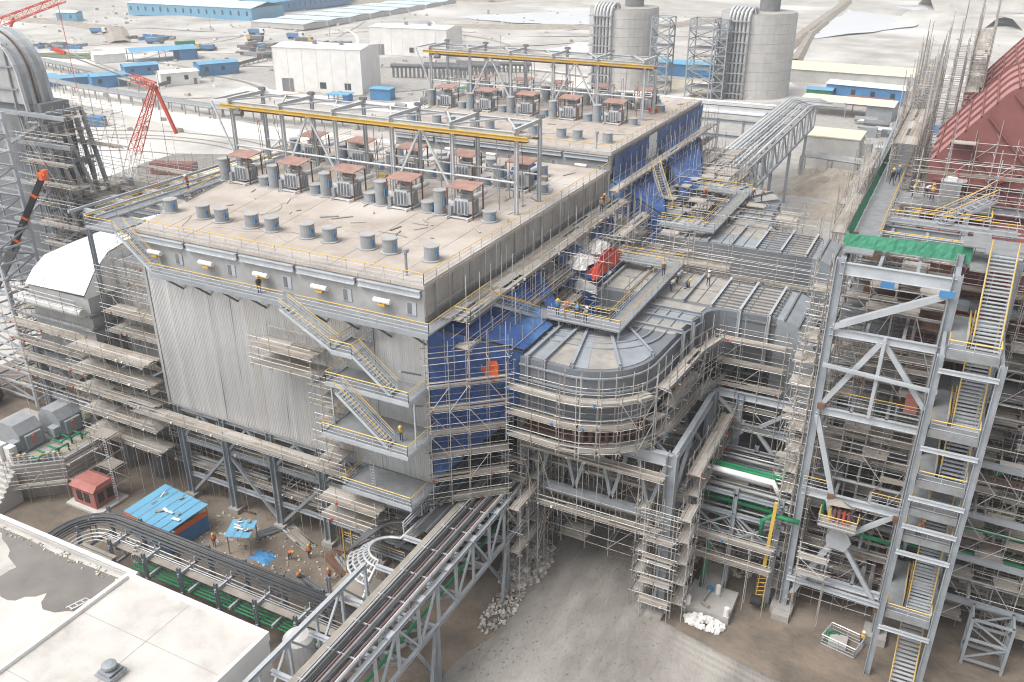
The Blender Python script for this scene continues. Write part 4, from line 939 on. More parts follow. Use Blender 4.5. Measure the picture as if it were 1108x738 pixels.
# red primed casings
def red_casing(y0, y1, dz, dx, lab):
    t = thing('boiler_duct', lab, 'duct casing', (6+dx, (y0+y1)/2, 24))
    th = 52; curve = [(-2.2, 38.61)] + [(5.6+3.2*math.cos(rad(q)), 43.4+3.2*math.sin(rad(q))) for q in range(142, 89, -8)] + [(17, 46.6)]
    curve = [(x+dx, z_+dz) for x, z_ in curve]
    part(t, 'casing_shell', 'redsteel', lambda b: b.prism_y([(-2.2+dx, 30+dz)]+curve+[(17+dx, 30+dz)], y0, y1))
    part(t, 'dusty_lit_cover', 'redsteel_dusty_lit', lambda b: b.prism_y([(x-.03, z_+.03) for x, z_ in curve]+[(x, z_-.02) for x, z_ in curve[::-1]], y0+.02, y1-.02))  # paler skin on the slope, dust and top light both in its colour
    off = []
    for i, (x, z_) in enumerate(curve):
        xa, za = curve[max(0, i-1)]; xb, zb = curve[min(len(curve)-1, i+1)]; L = math.hypot(xb-xa, zb-za); off.append((x-(zb-za)/L*.26, z_+(xb-xa)/L*.26))
    n = max(4, int((y1-y0)/4.2))
    for i in range(n+1):     # ribs that wrap over the sloping top
        y = y0+(y1-y0-.3)*i/n; part(t, 'rib', 'redsteel', lambda b: b.prism_y(off+curve[::-1], y, y+.28))
    for k_ in range(6):      # small webs between neighbouring ribs
        i0 = min(len(curve)-2, k_); x, z_ = [(curve[0][0]*(1-f_)+curve[1][0]*f_, curve[0][1]*(1-f_)+curve[1][1]*f_) for f_ in (.1, .3, .5, .7, .9)][k_ % 5] if k_ < 5 else curve[4]
        MB().bar((x-.1, y0, z_+.2), (x-.1, y1, z_+.2), .12, .2).build('web_bar', 'redsteel', t)
    top = lambda x: (38.61+(x-dx+2.2)*1.28 if x-dx < 3 else 46.2)+dz-.3
    for i in range(11):      # slanting ribs on the near face
        x = dx-1.4+i*1.7; zt_ = top(x); L = min(6.4, (zt_-30.4-dz)/1.05)
        MB().bar((x, y0-.06, zt_), (x+L, y0-.06, zt_-L*1.05), .4, .16).build('face_rib', 'redsteel', t)
    for xa, za, xb, zb in ((-1.6, 37.4, 14, 37.0), (2.4, 36.6, 13, 43.4), (-1.9, 33.6, 14, 33.4)): MB().bar((xa+dx, y0-.1, za+dz), (xb+dx, y0-.1, zb+dz), .5, .2).build('face_rib', 'redsteel', t)
    return t
red_casing(94, 112, 0, 0, 'maroon ribbed casing with rounded shoulder at the right edge, the nearer one')
red_casing(116, 136, .8, 1.6, 'maroon ribbed casing farther back at the right edge')
scaffold_block('tube cage filling the tower bays behind the K braces', -6, 1.6, 72, 81.5, [2.4, 4.2, 6.8, 8.8, 11.4, 15.6, 17.8, 20, 24.2, 26.4, 31.4, 33.4], 2.0, 0, .42, .85)
scaffold_block('tube cage right of the stair tower over the lower floors', 6.6, 24, 73.4, 80.5, [2.2, 4.4, 7, 9.2, 11.4, 13.8, 16.2, 18.6], 2.0, 0, .42, .85)
scaffold_block('tube cage right of the stair tower at upper floors', 7.2, 24, 76, 82, [21, 23.4, 25.8, 28.2, 30.6, 33, 35.2], 2.0, 18, .42, .85, 2)
scaffold_block('tube cage in front of the red casing face', -.5, 14, 92.2, 93.8, [37.6, 39.4, 41.2], 1.9, 36, .12, .7, 3)
scaffold_block('tube cage on the tower top between catwalk and cabinet', -4, 6, 84.6, 88.2, [33.6, 35.6], 2.0, 30, .15, .7, 1.5)
clutter_pipes(tf, 6.6, 24, 73.5, 81, [3, 6, 9, 13, 17, 22, 26], 34, rmin=.05, rmax=.16)
clutter_pipes(tf, 6.6, 24, 73.5, 81, [3, 6, 9, 13, 17], 12, 'rust', 'conduit', .04, .1)
for z in (5.2, 5.9, 8.6): MB().pipe([(2.4, 74.6, z+3), (6.4, 74.6, z+3), (14, 75.2, z+2.6), (24, 75.2, z+2.2)], .2, 8).build('drain_pipe', 'green', tf, smooth=True)
for z in (4.8, 9.4, 13.9, 19): MB().bar((6.2, 73.2, z), (24, 73.2, z-.3), .35, .5).build('edge_beam', 'steel', tf)
lr = thing('boiler_duct', 'lower maroon panelled casing seen through the tower top bay', 'duct casing', (8, 88, 24))
part(lr, 'casing_shell', 'redsteel', lambda b: b.box((-1.4, 83.4, 24.4), (14, 92.5, 34.2)))
for i in range(7): MB().bar((-.6+i*2.3, 83.3, 24.4), (-.6+i*2.3, 83.3, 34.2), .2, .24).build('face_rib', 'redsteel_dusty_lit', lr)
for z_ in (27, 30, 33): MB().bar((-1.4, 83.28, z_), (14, 83.28, z_), .2, .26).build('face_rib', 'redsteel_dusty_lit', lr)
gb = thing('control_cabinet', 'pale grey control cabinet on the tower top in front of the red casing', 'cabinet', (0, 90.5, 36))
part(gb, 'cabinet_body', 'steel_pale', lambda b: b.box((-.8, 89.9, 36.0), (1.0, 91, 38.2)))
part(gb, 'cabinet_cap', 'white', lambda b: b.box((-.3, 90.2, 38.2), (.5, 90.8, 38.5)))
part(gb, 'cabinet_door', 'caplid', lambda b: b.box((-.6, 89.86, 36.3), (.7, 89.895, 37.9)))

# orange cage platform hung on the K brace
cg = thing('work_cage', 'small railed work cage with red cylinders hung in the tower front', 'work platform', (-3.0, 69.2, 11.9))
MB().box((-4.6, 68.4, 11.9), (-1.4, 70.0, 12.02)).build('cage_floor', 'plank', cg); rails(cg, [(-4.6, 70.0, 12.02), (-4.6, 68.4, 12.02), (-1.4, 68.4, 12.02), (-1.4, 70.0, 12.02)])
for i in range(5): MB().cyl((-3.8+i*.4, 69.4, 12.03), .14, 1.4, 8).build('gas_bottle', R.choice(['redbright', 'redsteel', 'yellow_beam']), cg)
part(cg, 'cover_sheet', 'plank', lambda b: b.raw([(-4.2, 69.0, 13.9), (-2.1, 68.9, 14.1), (-1.9, 69.9, 13.7), (-4.0, 70.0, 14.0), (-3.1, 69.4, 14.4)], [(0, 1, 4), (1, 2, 4), (2, 3, 4), (3, 0, 4)]))

scaffold('front scaffold on the lower half of the tower, boards at each lift', [(-5.6, 69.4), (-3.2, 69.4)], [6.2, 8.0], 1, 1.0, z0=0, top=1.2, deckp=.9)
scaffold_block('tube cage standing on the ground between the tower legs', -5.4, .8, 71, 76, [1.8, 3.6], 1.9, 0, .3, .9)
# ================================================================== LEFT: OUTLET HOOD, SCAFFOLDS, NEIGHBOURING DUCT
oh = thing('outlet_hood', 'white clad sloping outlet hood left of the silver wall', 'duct hood', (-86, 68, 11))
part(oh, 'hood_body', 'panelgrey', lambda b: b.box((-95, 60.2, 12), (-84.8, 76, 21.3)))
part(oh, 'hood_neck', 'panelgrey', lambda b: b.prism_y([(-84.79, 13), (-84.79, 24.5), (-73, 28.4), (-73, 13)], 64, 78))
RW = [((-95.2, 60.0, 21.4), (-85.0, 60.0, 21.7)), ((-95.2, 61.4, 22.8), (-84.7, 61.6, 24.0)), ((-95.2, 63.2, 23.9), (-84.4, 63.8, 25.9)), ((-95.2, 68, 24.3), (-83.6, 68.6, 27.2)), ((-95.2, 75, 24.6), (-82.8, 75.5, 28.2))]
for (a, b_), (d, c) in zip(RW, RW[1:]):
    a, b_, c, d = map(Vector, (a, b_, c, d))
    for i in range(4):
        P = [a.lerp(b_, i/4+.002), a.lerp(b_, (i+1)/4-.002), d.lerp(c, (i+1)/4-.002), d.lerp(c, i/4+.002)]; o = Vector((0, 0, R.uniform(0, .05)))
        part(oh, 'cladding_sheet', 'alu_white', lambda m: m.raw([p+o for p in P]+[p+o+Vector((0, -.02, .06)) for p in P], [(3,2,1,0),(4,5,6,7),(0,1,5,4),(1,2,6,5),(2,3,7,6),(3,0,4,7)]))
part(oh, 'side_sheet', 'alu_white', lambda b: b.raw([(-85.0, 60.0, 21.3), (-84.4, 63.8, 21.3), (-83.6, 68.6, 21.3), (-83.6, 68.6, 27.1), (-84.4, 63.8, 25.8), (-84.7, 61.6, 23.9), (-85.0, 60.0, 21.6)], [(0, 1, 2, 3, 4, 5, 6)]))
part(oh, 'edge_roll', 'alu', lambda b: b.tube((-95.4, 59.2, 19.9), (-84.8, 59.2, 19.9), .5, 10, True))
for z in (13.5, 15.5, 17.5, 19.2):
    part(oh, 'waler', 'steel', lambda b: b.bar((-95.2, 59.9, z), (-84.6, 59.9, z), .3, .4))
    part(oh, 'waler', 'steel_dark', lambda b: b.bar((-84.6, 59.9, z), (-84.6, 76, z), .3, .4))
lf = thing('support_trestle', 'steel legs and girders carrying the white outlet hood', 'steel frame', (-86, 66, 0))
for x in (-95, -82.5, -77.5):
    for y in (59.4, 69, 78): col(lf, x, y, 0, 13.6, .9)
for y in (59.4, 69, 78):
    for z in (12.6, 7.0, 4.2): beam(lf, (-95, y, z), (-77.5, y, z), .8, .4)
    brace(lf, (-82.5, y, 12), (-77.5, y, 7.4), .34); brace(lf, (-95, y, 12.0), (-82.5, y, 7.4), .34)
for x in (-95, -82.5, -77.5): beam(lf, (x, 59.4, 12.4), (x, 78, 12.4), .8, .4); beam(lf, (x, 59.4, 6.6), (x, 78, 6.6), .6, .3)
brace(lf, (-82.5, 58.9, 6.8), (-78.0, 58.9, 12.2), .34)
scaffold('scaffold in five board levels on the near face of the outlet hood', [(-97, 59.0), (-84.6, 59.0)], [8.4, 10.6, 12.8, 15.0, 17.2], 1, 1.4, z0=0, top=1.6)
scaffold('wide scaffold bays with board decks between the hood and the silver wall', [(-84.2, 58.4), (-72.4, 58.4)], [6.6, 9.4, 12.2, 14.8, 17.4], 1, 2.6, z0=0, top=1.4, deckp=.95)
scaffold('upper scaffold decks tucked between the hood side and the walkway stair', [(-83.2, 63.2), (-73, 63.2)], [17.6, 20, 22.4, 24.6], 1, 2.6, z0=12, top=1.4, deckp=.95)
scaffold('inner scaffold decks behind the upper bays against the hood neck', [(-82.5, 66.4), (-74.4, 66.4)], [22, 24.4, 26.8, 28.6], 1, 2.6, z0=14, top=1.2, deckp=.9)
scaffold('scaffold along the outer left side of the outlet hood', [(-95.8, 59), (-95.8, 76)], [10.4, 13, 15.6, 18.2, 20.8], -1, 1.4, z0=0, top=1.4)
scaffold('thin tube frame leaning over the white cladding', [(-94, 59.4), (-85, 59.4)], [20.6], 1, .8, z0=19, top=1.0, deckp=0, tall=2.0, inner=False, dense=False)
g = thing('scaffold', 'narrow ladder scaffold tower beside the pink transformer house', 'scaffold', (-78.5, 55, 0))
gg = MB()
for x in (-80.4, -78.0):
    for y in (53.6, 55.6): gg.tube((x, y, 0), (x, y, 8.6), .045)
for z in (2, 4, 6, 8):
    for y in (53.6, 55.6): gg.tube((-80.6, y, z), (-77.8, y, z), .04)
    for x in (-80.4, -78.0): gg.tube((x, 53.4, z), (x, 55.8, z), .04)
    gg.tube((-80.4, 53.6, z-2), (-78, 53.6, z), .035)
gg.build('tube_frame', 'galv', g, kind='stuff')
for z in (4.1, 8.1): MB().box((-80.3, 53.7, z), (-78.1, 55.5, z+.06)).build('deck', 'plank', g)
ladder(g, (-77.6, 53.2, 0), 9)
# upper gallery left of the roof
ug = thing('roof_gallery', 'pale gallery with yellow rails along the left roof edge', 'walkway', (-78, 75, 30))
MB().box((-79.4, 59.6, ZR-.5), (-77.6, 96, ZR-.4)).build('grating_floor', 'grating', ug); rails(ug, [(-79.4, 59.6, ZR-.4), (-79.4, 96, ZR-.4)]); rails(ug, [(-77.6, 60.6, ZR-.4), (-77.6, 96, ZR-.4)])
for i in range(8): MB().bar((-84.5, 62+i*4.2, ZR-1.0), (-75.2, 62+i*4.2, ZR-1.0), .3, .4).build('cross_beam', 'steel_pale', ug)
for x in (-84.5, -82, -80.4): MB().bar((x, 60, ZR-.7), (x, 96, ZR-.7), .22, .3).build('runner', 'steel_pale', ug)
for i in range(4): col(ug, -84.5, 62+i*11, 12, ZR-1.2, .4)
MB().box((-92, 84, ZR-3.2), (-80.2, 100, ZR-3.1)).build('sheet_floor', 'beigefloor', ug)
for x in (-91, -81):
    for y in (85, 99): col(ug, x, y, 0, ZR-3.3, .4)
# frames and clutter behind the hood
bk = thing('steel_gallery', 'cluttered steel gallery behind the white hood', 'steel frame', (-95, 90, 0))
for x in (-112, -104, -96, -88):
    for y in (82, 92): col(bk, x, y, 0, 24, .6)
for z in (9, 14, 19, 23.6):
    for y in (82, 92): beam(bk, (-112, y, z), (-86, y, z), .6, .35)
    for x in (-112, -104, -96, -88): beam(bk, (x, 82, z), (x, 92, z), .5, .3)
for xa in (-112, -104, -96): MB().box((xa+.3, 81.9, 14.3), (xa+7.6, 82.0, 23.2)).build('wall_plate', 'duct', bk)
for xa in (-112, -104, -96, -90):
    for z in (16, 18.5, 21): MB().bar((xa, 81.8, z), (xa+6, 81.8, z), .16, .2).build('waler', 'steel', bk)
for xa in (-112, -104, -96): brace(bk, (xa, 81.7, 9), (xa+8, 81.7, 14), .25)
MB().box((-112, 82, 24.0), (-88, 92, 24.1)).build('floor_plate', 'plank', bk)
for i in range(16):
    x, y = R.uniform(-111, -89), R.uniform(83, 91); s = R.uniform(.4, 1.4); m_ = R.choice(['galv', 'steel', 'steel_pale', 'trailer', 'rust', 'redbright', 'plank', 'white'])
    MB().box((x, y, 24.1), (x+s*R.uniform(.6, 2), y+s, 24.1+R.uniform(.3, 1.6))).build('stored_crate', m_, bk)
scaffold('scaffold on the cluttered gallery behind the white hood', [(-112, 81), (-88, 81)], [12, 14.5, 17, 19.5], 1, 1.2, z0=4, top=1.4, deckp=.6)
scaffold('scaffold poles standing on the left gallery floor', [(-108, 91), (-88, 91)], [25.4, 27.2], 1, 1.4, z0=24.1, top=1, deckp=.4, tall=2)

# neighbouring dark duct with arched top
dd = thing('flue_duct', 'dark grey arched flue duct with ribs and steel legs at the left edge', 'duct', (-126, 86, 0))
ap = [(-140, 8), (-140, 46.6)] + [(-123.6+6.6*math.sin(rad(a)), 40+6.6*math.cos(rad(a))) for a in range(0, 91, 10)] + [(-116.6, 36), (-111.5, 24), (-111.5, 8)]
part(dd, 'arch_shell', 'panelgrey', lambda b: b.prism_y(ap[1:-3]+[(-116.9, 37), (-140, 37)], 80.4, 84.4))
part(dd, 'duct_shell', 'duct', lambda b: b.box((-140, 81.4, 8), (-115.5, 86, 36.99)))
for y in (80.2, 81.5, 82.9, 84.3):
    g = MB()
    for (xa, za), (xb, zb) in zip(ap[1:-2], ap[2:-1]): g.bar((xa, y, za+.06), (xb, y, zb+.06), .2, .5, (0, 1, 0))
    g.build('rib', 'steel_light' if y < 81 else 'steel_pale', dd)
    g = MB()
    for (xa, za), (xb, zb) in zip(ap[1:-2], ap[2:-1]): g.bar((xa+.05, y+.6, za+.05), (xb+.05, y+.6, zb+.05), .25, .16, (0, 1, 0))
    g.build('rust_streak', 'rust', dd) if y in (81.5,) else None
for z in range(12, 47, 3): MB().bar((-140, 80.25, z), (-118 if z > 36 else -113, 80.25, z), .2, .22).build('face_rib', 'steel', dd)
for x in (-134, -128, -123, -119): MB().bar((x, 80.2, 8), (x, 80.2, 45), .2, .22).build('face_rib', 'steel', dd)
for (x, xb) in ((-117.5, -114.5), (-115.5, -111), (-113.8, -107.5)):
    part(dd, 'raker_leg', 'steel', lambda b: b.ibeam((x, 79.4, 35.8), (xb, 79.4, 8), .6, .4, .07))
    part(dd, 'raker_leg', 'steel', lambda b: b.ibeam((x, 86.4, 35.8), (xb, 86.4, 8), .6, .4, .07))
for z in (14, 20, 26, 32, 36): MB().bar((-124, 79.3, z), (-108, 79.3, z), .5, .5).build('girder', 'steel', dd)
brace(dd, (-122, 79.1, 20), (-112, 79.1, 27), .4); brace(dd, (-122, 79.1, 31), (-113, 79.1, 35), .4); brace(dd, (-120, 79.1, 14), (-110, 79.1, 20), .4)
scaffold('scaffold behind the raker legs of the dark arched duct', [(-116, 87), (-106, 87)], [10, 13, 16, 19, 22, 25, 28, 31, 34, 36], 1, 1.6, z0=4, top=1.8, deckp=.5, tall=1.5)
scaffold('scaffold on the raker legs of the dark arched duct', [(-116, 78.6), (-107, 78.6)], [12, 15, 18, 21, 24, 27, 30, 33], 1, 1.4, z0=4, top=1.8, deckp=.6, tall=1)
for z in (35.9, 29, 22, 15):
    w0 = -117.5+(35.9-z)*.11
    for x in (w0, w0+3.6): MB().bar((x, 79.4, z), (x, 86.4, z), .4, .4).build('girder', 'steel', dd)
scaffold_block('dense tube cage round the raker legs of the dark duct', -116.4, -107.5, 78.4, 87, [9, 11.4, 13.8, 16.2, 18.6, 21, 23.4, 25.8], 2.0, 4, .3, .85, 2)
scaffold_block('upper tube cage at the head of the raker legs', -117, -112, 78.6, 87, [28, 30.4, 32.8, 35], 1.8, 25, .3, .85, 2)
# pale lattice stair mast in front
lm_ = thing('lattice_mast', 'pale lattice stair mast at the left edge in front of the dark duct', 'lattice mast', (-104, 67, 0))
cs = [(-113.5, 64), (-105.6, 64), (-105.6, 69), (-113.5, 69)]
for x, y in cs: MB().bar((x, y, 0), (x, y, 39), .42).build('mast_leg', 'steel_pale', lm_)
for i in range(20):
    z = 1+i*1.95
    for a, b in zip(cs, cs[1:]+cs[:1]): MB().bar((*a, z), (*b, z), .24).build('mast_rung', 'steel_pale', lm_)
    if i < 19:
        a, b = (cs[0], cs[1]) if i % 2 else (cs[1], cs[0]); MB().bar((*a, z), (*b, z+1.95), .18).build('mast_diagonal', 'steel', lm_)
        a, b = (cs[1], cs[2]) if i % 2 else (cs[2], cs[1]); MB().bar((*a, z), (*b, z+1.95), .18).build('mast_diagonal', 'steel', lm_)
    MB().bar((-105.4, 64, z+.2), (-103.8, 63.4, z+1.0), .16).build('mast_arm', 'steel_pale', lm_)

# ================================================================== MOBILE CRANE AT LEFT
mc = thing('mobile_crane', 'black and orange mobile crane with raised telescopic boom at the left edge', 'mobile crane', (-117, 61, 0))
part(mc, 'chassis', 'rubber', lambda b: (b.box((-124, 59.6, 1.0), (-110.4, 62.6, 2.0)),))
part(mc, 'deck_box', 'steel_dark', lambda b: b.box((-123.5, 59.7, 2.0), (-111, 62.5, 2.6)))
part(mc, 'cab', 'orange', lambda b: b.prism_y([(-113.4, 2.0), (-110.6, 2.0), (-110.4, 3.0), (-111.0, 4.4), (-113.4, 4.4)], 59.8, 62.4))
part(mc, 'cab_window', 'glass', lambda b: b.box((-112.8, 59.74, 3.1), (-111.4, 59.795, 4.1)))
for x in (-112, -114.6, -119.2, -121.8):
    for y in (59.5, 62.1):
        w_ = MB().tube((x, y-.05, 1.0), (x, y+.65, 1.0), 1.0, 20, True).build('tyre', 'rubber', mc)
        MB().tube((x, y-.1, 1.0), (x, y-.052, 1.0), .48, 14, True).build('rim', 'redbright', w_)
part(mc, 'turret', 'orange', lambda b: b.box((-119.4, 59.8, 2.6), (-115.4, 62.4, 5.4)))
part(mc, 'boom', 'steel_dark', lambda b: (b.bar((-117, 61.4, 5.2), (-107.6, 67.8, 21.8), 1.0, 1.1),))
part(mc, 'boom_extension', 'rubber', lambda b: b.bar((-109, 66.9, 19.4), (-102.1, 70, 31.0), .6, .66))
for f_ in (.15, .45, .75): p = Vector((-108, 67.4, 21)).lerp(Vector((-102.1, 70, 31)), f_); q = Vector((-108, 67.4, 21)).lerp(Vector((-102.1, 70, 31)), f_+.03); MB().bar(p, q, .74, .8).build('boom_band', 'orange', mc)
part(mc, 'boom_head', 'orange', lambda b: (b.box((-102.5, 69.6, 30.7), (-101.6, 70.5, 31.6)), b.box((-101.9, 69.7, 31.3), (-101.2, 70.3, 32.0))))
# orange lift seen between the scaffold poles
ol = thing('boom_lift', 'orange boom lift head showing at the left edge above the crane wheel', 'boom lift', (-110.5, 58.6, 0))
part(ol, 'lift_base', 'orange', lambda b: b.box((-111.6, 57.8, .5), (-109.2, 59.6, 1.6)))
for x in (-111.2, -109.6):
    for y in (57.7, 59.5): MB().tube((x, y-.15, .5), (x, y+.15, .5), .5, 14, True).build('tyre', 'rubber', ol)
part(ol, 'lift_mast', 'orange', lambda b: (b.bar((-110.4, 58.7, 1.6), (-108.8, 58.7, 6.4), .5, .6),))
part(ol, 'lift_jib', 'orange', lambda b: (b.bar((-108.9, 58.7, 6.2), (-107.4, 58.7, 9.0), .45, .5),))
part(ol, 'lift_basket', 'orange', lambda b: b.box((-108.2, 58.2, 8.8), (-106.8, 59.3, 10.0)))

# ================================================================== FAN PLINTH WITH MOTORS
fp = thing('fan_plinth', 'concrete fan plinth with steps and green pipes at the left', 'plinth', (-90, 54, 0))
part(fp, 'plinth_block', 'concrete', lambda b: b.prism([(-99, 48.6), (-88.6, 48.6), (-84.2, 52.2), (-84.2, 58.4), (-99, 58.4)], -.1, 4.4))
for i in range(9): MB().box((-90.6+i*.0, 45.0+i*.4, 0), (-87.6, 45.4+i*.4-.002, .45*(i+1))).build('step', 'concrete_pale', fp)
rails(fp, [(-88.6, 48.7, 4.4), (-84.3, 52.3, 4.4), (-84.3, 58.2, 4.4)], ym='yellow'); 
for k_ in range(6):
    x = -86.4+R.uniform(-.6, 1.8); y = 50.6+k_*1.2
    MB().pipe([(x-2, y, 5.0), (x, y, 5.0), (x+.4, y, 5.4), (x+.4, y+1.0, 5.4), (x+.4, y+1.0, 4.5)], .12, 8).build('pipe', 'green', fp, smooth=True)
for k_ in range(8): x = -89+k_*.55; MB().box((x, 49.2+k_*.35, 4.4), (x+.4, 49.6+k_*.35, 5.0+R.random())).build('valve_box', R.choice(['steel', 'steel_pale', 'panelgrey']), fp)
part(fp, 'panel_cabinet', 'white', lambda b: b.box((-91.4, 48.9, 4.4), (-90.2, 49.9, 6.4))); part(fp, 'panel_cabinet', 'white', lambda b: b.box((-90.0, 49.3, 4.4), (-89.0, 50.2, 6.2)))
scaffold('low scaffold along the front edge of the fan plinth', [(-88.4, 48.2), (-83.8, 52.0), (-83.8, 56)], [2.2, 4.3], 1, 1.0, z0=0, top=.8, tags=False)
def motor(x, y, lab):
    t = thing('fan_motor', lab, 'motor', (x, y, 4.4), 'fan motors on the plinth')
    part(t, 'housing', 'cap', lambda b: b.prism_y([(x-1.9, 4.5), (x-1.9, 6.6), (x-1.0, 7.7), (x+1.0, 7.7), (x+1.9, 6.6), (x+1.9, 4.5)], y-1.4, y+1.6))
    part(t, 'end_shield', 'steel', lambda b: b.box((x+1.902, y-.9, 4.7), (x+2.3, y+1.1, 6.4)))
    part(t, 'terminal_box', 'steel', lambda b: b.box((x+.6, y-2.3, 4.8), (x+1.8, y-1.402, 6.0)))
    part(t, 'base_frame', 'steel_dark', lambda b: b.box((x-2.1, y-1.7, 4.41), (x+2.3, y+1.8, 4.6)))
    for dz in (5.2, 6.0): MB().box((x+2.302, y-.2, dz), (x+2.45, y+.1, dz+.3)).build('warning_light', 'orange', t)
    part(t, 'shaft_guard', 'yellow', lambda b: b.tube((x-1.9, y+.1, 5.5), (x-3.0, y+.1, 5.5), .35, 10, True))
motor(-91.6, 52.6, 'grey octagonal fan motor on the concrete plinth, the nearer one')
motor(-90.4, 57.0, 'grey octagonal fan motor on the plinth, the farther one under the scaffold')
pk = thing('transformer_house', 'small pink red metal house with two openings beside the fan plinth', 'transformer house', (-80.2, 52.6, 0))
part(pk, 'kerb', 'concrete_pale', lambda b: b.box((-82.8, 50.4, 0), (-77.4, 54.6, .3)))
part(pk, 'house_wall', 'pinkbox', lambda b: b.box((-82.0, 51.0, .3), (-78.4, 54.0, 2.6)))
part(pk, 'house_roof', 'pinkbox', lambda b: b.raw([(-82.2, 50.8, 2.6), (-78.2, 50.8, 2.6), (-78.2, 54.2, 2.6), (-82.2, 54.2, 2.6), (-82.0, 51.6, 3.1), (-78.4, 51.6, 3.1), (-78.4, 53.4, 3.1), (-82.0, 53.4, 3.1)], [(3,2,1,0),(4,5,6,7),(0,1,5,4),(1,2,6,5),(2,3,7,6),(3,0,4,7)]))
for x in (-80.8, -79.6): part(pk, 'louvre', 'darkhole', lambda b: b.box((x-.5, 50.94, .9), (x+.3, 50.996, 2.1)))
part(pk, 'louvre', 'darkhole', lambda b: b.box((-78.396, 51.4, .9), (-78.34, 52.2, 2.1)));  part(pk, 'louvre', 'darkhole', lambda b: b.box((-78.396, 52.6, .9), (-78.34, 53.4, 2.1)))

# ================================================================== CANOPIES AND YARD
def canopy(x, y, w_, d, h, lab, banners, rz):
    t = thing('work_canopy', lab, 'canopy', (0, 0, 0))
    n = max(3, int(w_/1.05))
    for i in range(n):
        a = -w_/2+i*w_/n; g = MB(); u = w_/n
        vs = [(a, -d/2, h), (a+u*.6, -d/2, h), (a+u*.7, -d/2, h+.06), (a+u-.012, -d/2, h+.06), (a, d/2, h+.35), (a+u*.6, d/2, h+.35), (a+u*.7, d/2, h+.41), (a+u-.012, d/2, h+.41)]
        g.raw(vs, [(k, k+1, k+5, k+4) for k in range(3)]); g.build('roof_sheet', 'blueroof', t)
    for px in (-w_/2+.2, w_/2-.2):
        for py in (-d/2+.2, d/2-.2): part(t, 'post', 'galv', lambda b: b.tube((px, py, 0), (px, py, h), .07, 6))
    if banners:
        part(t, 'banner', 'orange', lambda b: b.box((-w_/2, -d/2+.02, h-.85), (w_/2, -d/2+.08, h-.25)))
        part(t, 'banner', 'bluewall', lambda b: b.box((-w_/2+.1, -d/2+.1, .2), (w_/2-.1, -d/2+.16, h-.9)))
        part(t, 'banner', 'bluewall', lambda b: b.box((w_/2-.2, -d/2+.2, .2), (w_/2-.14, d/2-.2, h-.9)))
        part(t, 'banner', 'orange', lambda b: b.box((w_/2-.1, -d/2+.2, h-.85), (w_/2-.04, d/2-.2, h-.25)))
    for k_ in range(9):
        g = MB(); cx, cy_ = R.uniform(-w_*.3, w_*.35), R.uniform(-d*.3, d*.3); zz = h+.18+(cy_+d/2)/d*.35
        a = R.random()*3.1; L = R.uniform(.3, 1.1)
        g.bar((cx, cy_, zz), (cx+L*math.cos(a), cy_+L*math.sin(a), zz+.05), R.uniform(.1, .35), .06); g.build('scrap', R.choice(['plank', 'plank', 'rust', 'white']), t)
    t.location = (x, y, .03); t.rotation_euler = (0, 0, rz)
    for k_ in range(6):
        cx, cy_ = R.uniform(-w_*.35, w_*.3), R.uniform(-d*.3, d*.3); part(t, 'tool_box', R.choice(['rust', 'trailer', 'bluewall', 'steel']), lambda b: b.box((cx, cy_, 0), (cx+R.uniform(.4, 1), cy_+.5, R.uniform(.4, 1.0))))
canopy(-68.4, 52.2, 7.2, 5.4, 2.9, 'large blue sheet canopy with orange banner skirt in the yard', True, rad(-6))
canopy(-59.2, 53.6, 2.7, 2.5, 2.4, 'small blue sheet canopy to the right of the large one', False, rad(20))
lump('tarpaulin', (-56.4, 53.4, .03), 1.2, .9, .35, 'bluewall', 'blue tarpaulin spread flat on the yard ground near the workers', 'tarpaulin', 8, 21)
lump('tarpaulin', (-58.0, 51.4, .03), .7, .5, .3, 'bluewall', 'small blue sheet on the ground left of the workers', 'tarpaulin', 6, 22)
def stack(x, y, rz, n, L, m, lab, name='board_stack'):
    t = thing(name, lab, 'stack', (x, y, .03)); 
    for i in range(n):
        zz = .06+(i//5)*.12; yy = (i % 5-2)*.3+R.uniform(-.1, .1); xx = R.uniform(-.3, .3); L_ = L*R.uniform(.8, 1.05)
        g = MB(); g.bar((x+xx-L_/2, y+yy, .03+zz), (x+xx+L_/2, y+yy+R.uniform(-.15, .15), .03+zz), .24, .1); g.build('board', m, t)
    t.rotation_euler = (0, 0, rz)
stack(-49.4, 52.0, rad(-14), 12, 4.6, 'trailer', 'pile of dark boards beside crouching workers, centre')
stack(-52.6, 50.4, rad(-10), 10, 4.0, 'trailer', 'pile of dark boards at the rack edge, nearest the viewer')
stack(-58.5, 57.2, rad(60), 10, 3.6, 'trailer', 'dark board pile leaning under the first braced legs')
stack(-54.6, 57.4, rad(-20), 14, 3.8, 'plank', 'pale plank pile under the silver wall legs')
stack(-48.6, 56.0, rad(-25), 12, 4.2, 'rust', 'rusty beam pile behind the standing worker')
stack(-47.4, 56.2, rad(-30), 12, 4.0, 'steel', 'grey section pile by the right legs')
stack(-45.2, 54.8, rad(-20), 10, 4.0, 'steel_dark', 'dark section pile beside the yellow railing')
stack(-56.2, 58.0, rad(-22), 8, 4.2, 'steel_pale', 'pale corrugated sheet pile at the legs')
cr = random.Random(17)
for i in range(16):      # bits of yard rubbish
    pass
lit = MB()
for i in range(420):
    x = cr.uniform(-73, -38); y = cr.uniform(50, 57.5); s = cr.uniform(.05, .2); lit.rock((x, y, .04), s)
lit.build('yard_debris', 'rubble', None, 'scattered scraps and stones on the brown yard', 'debris', kind='stuff')
pp = MB()
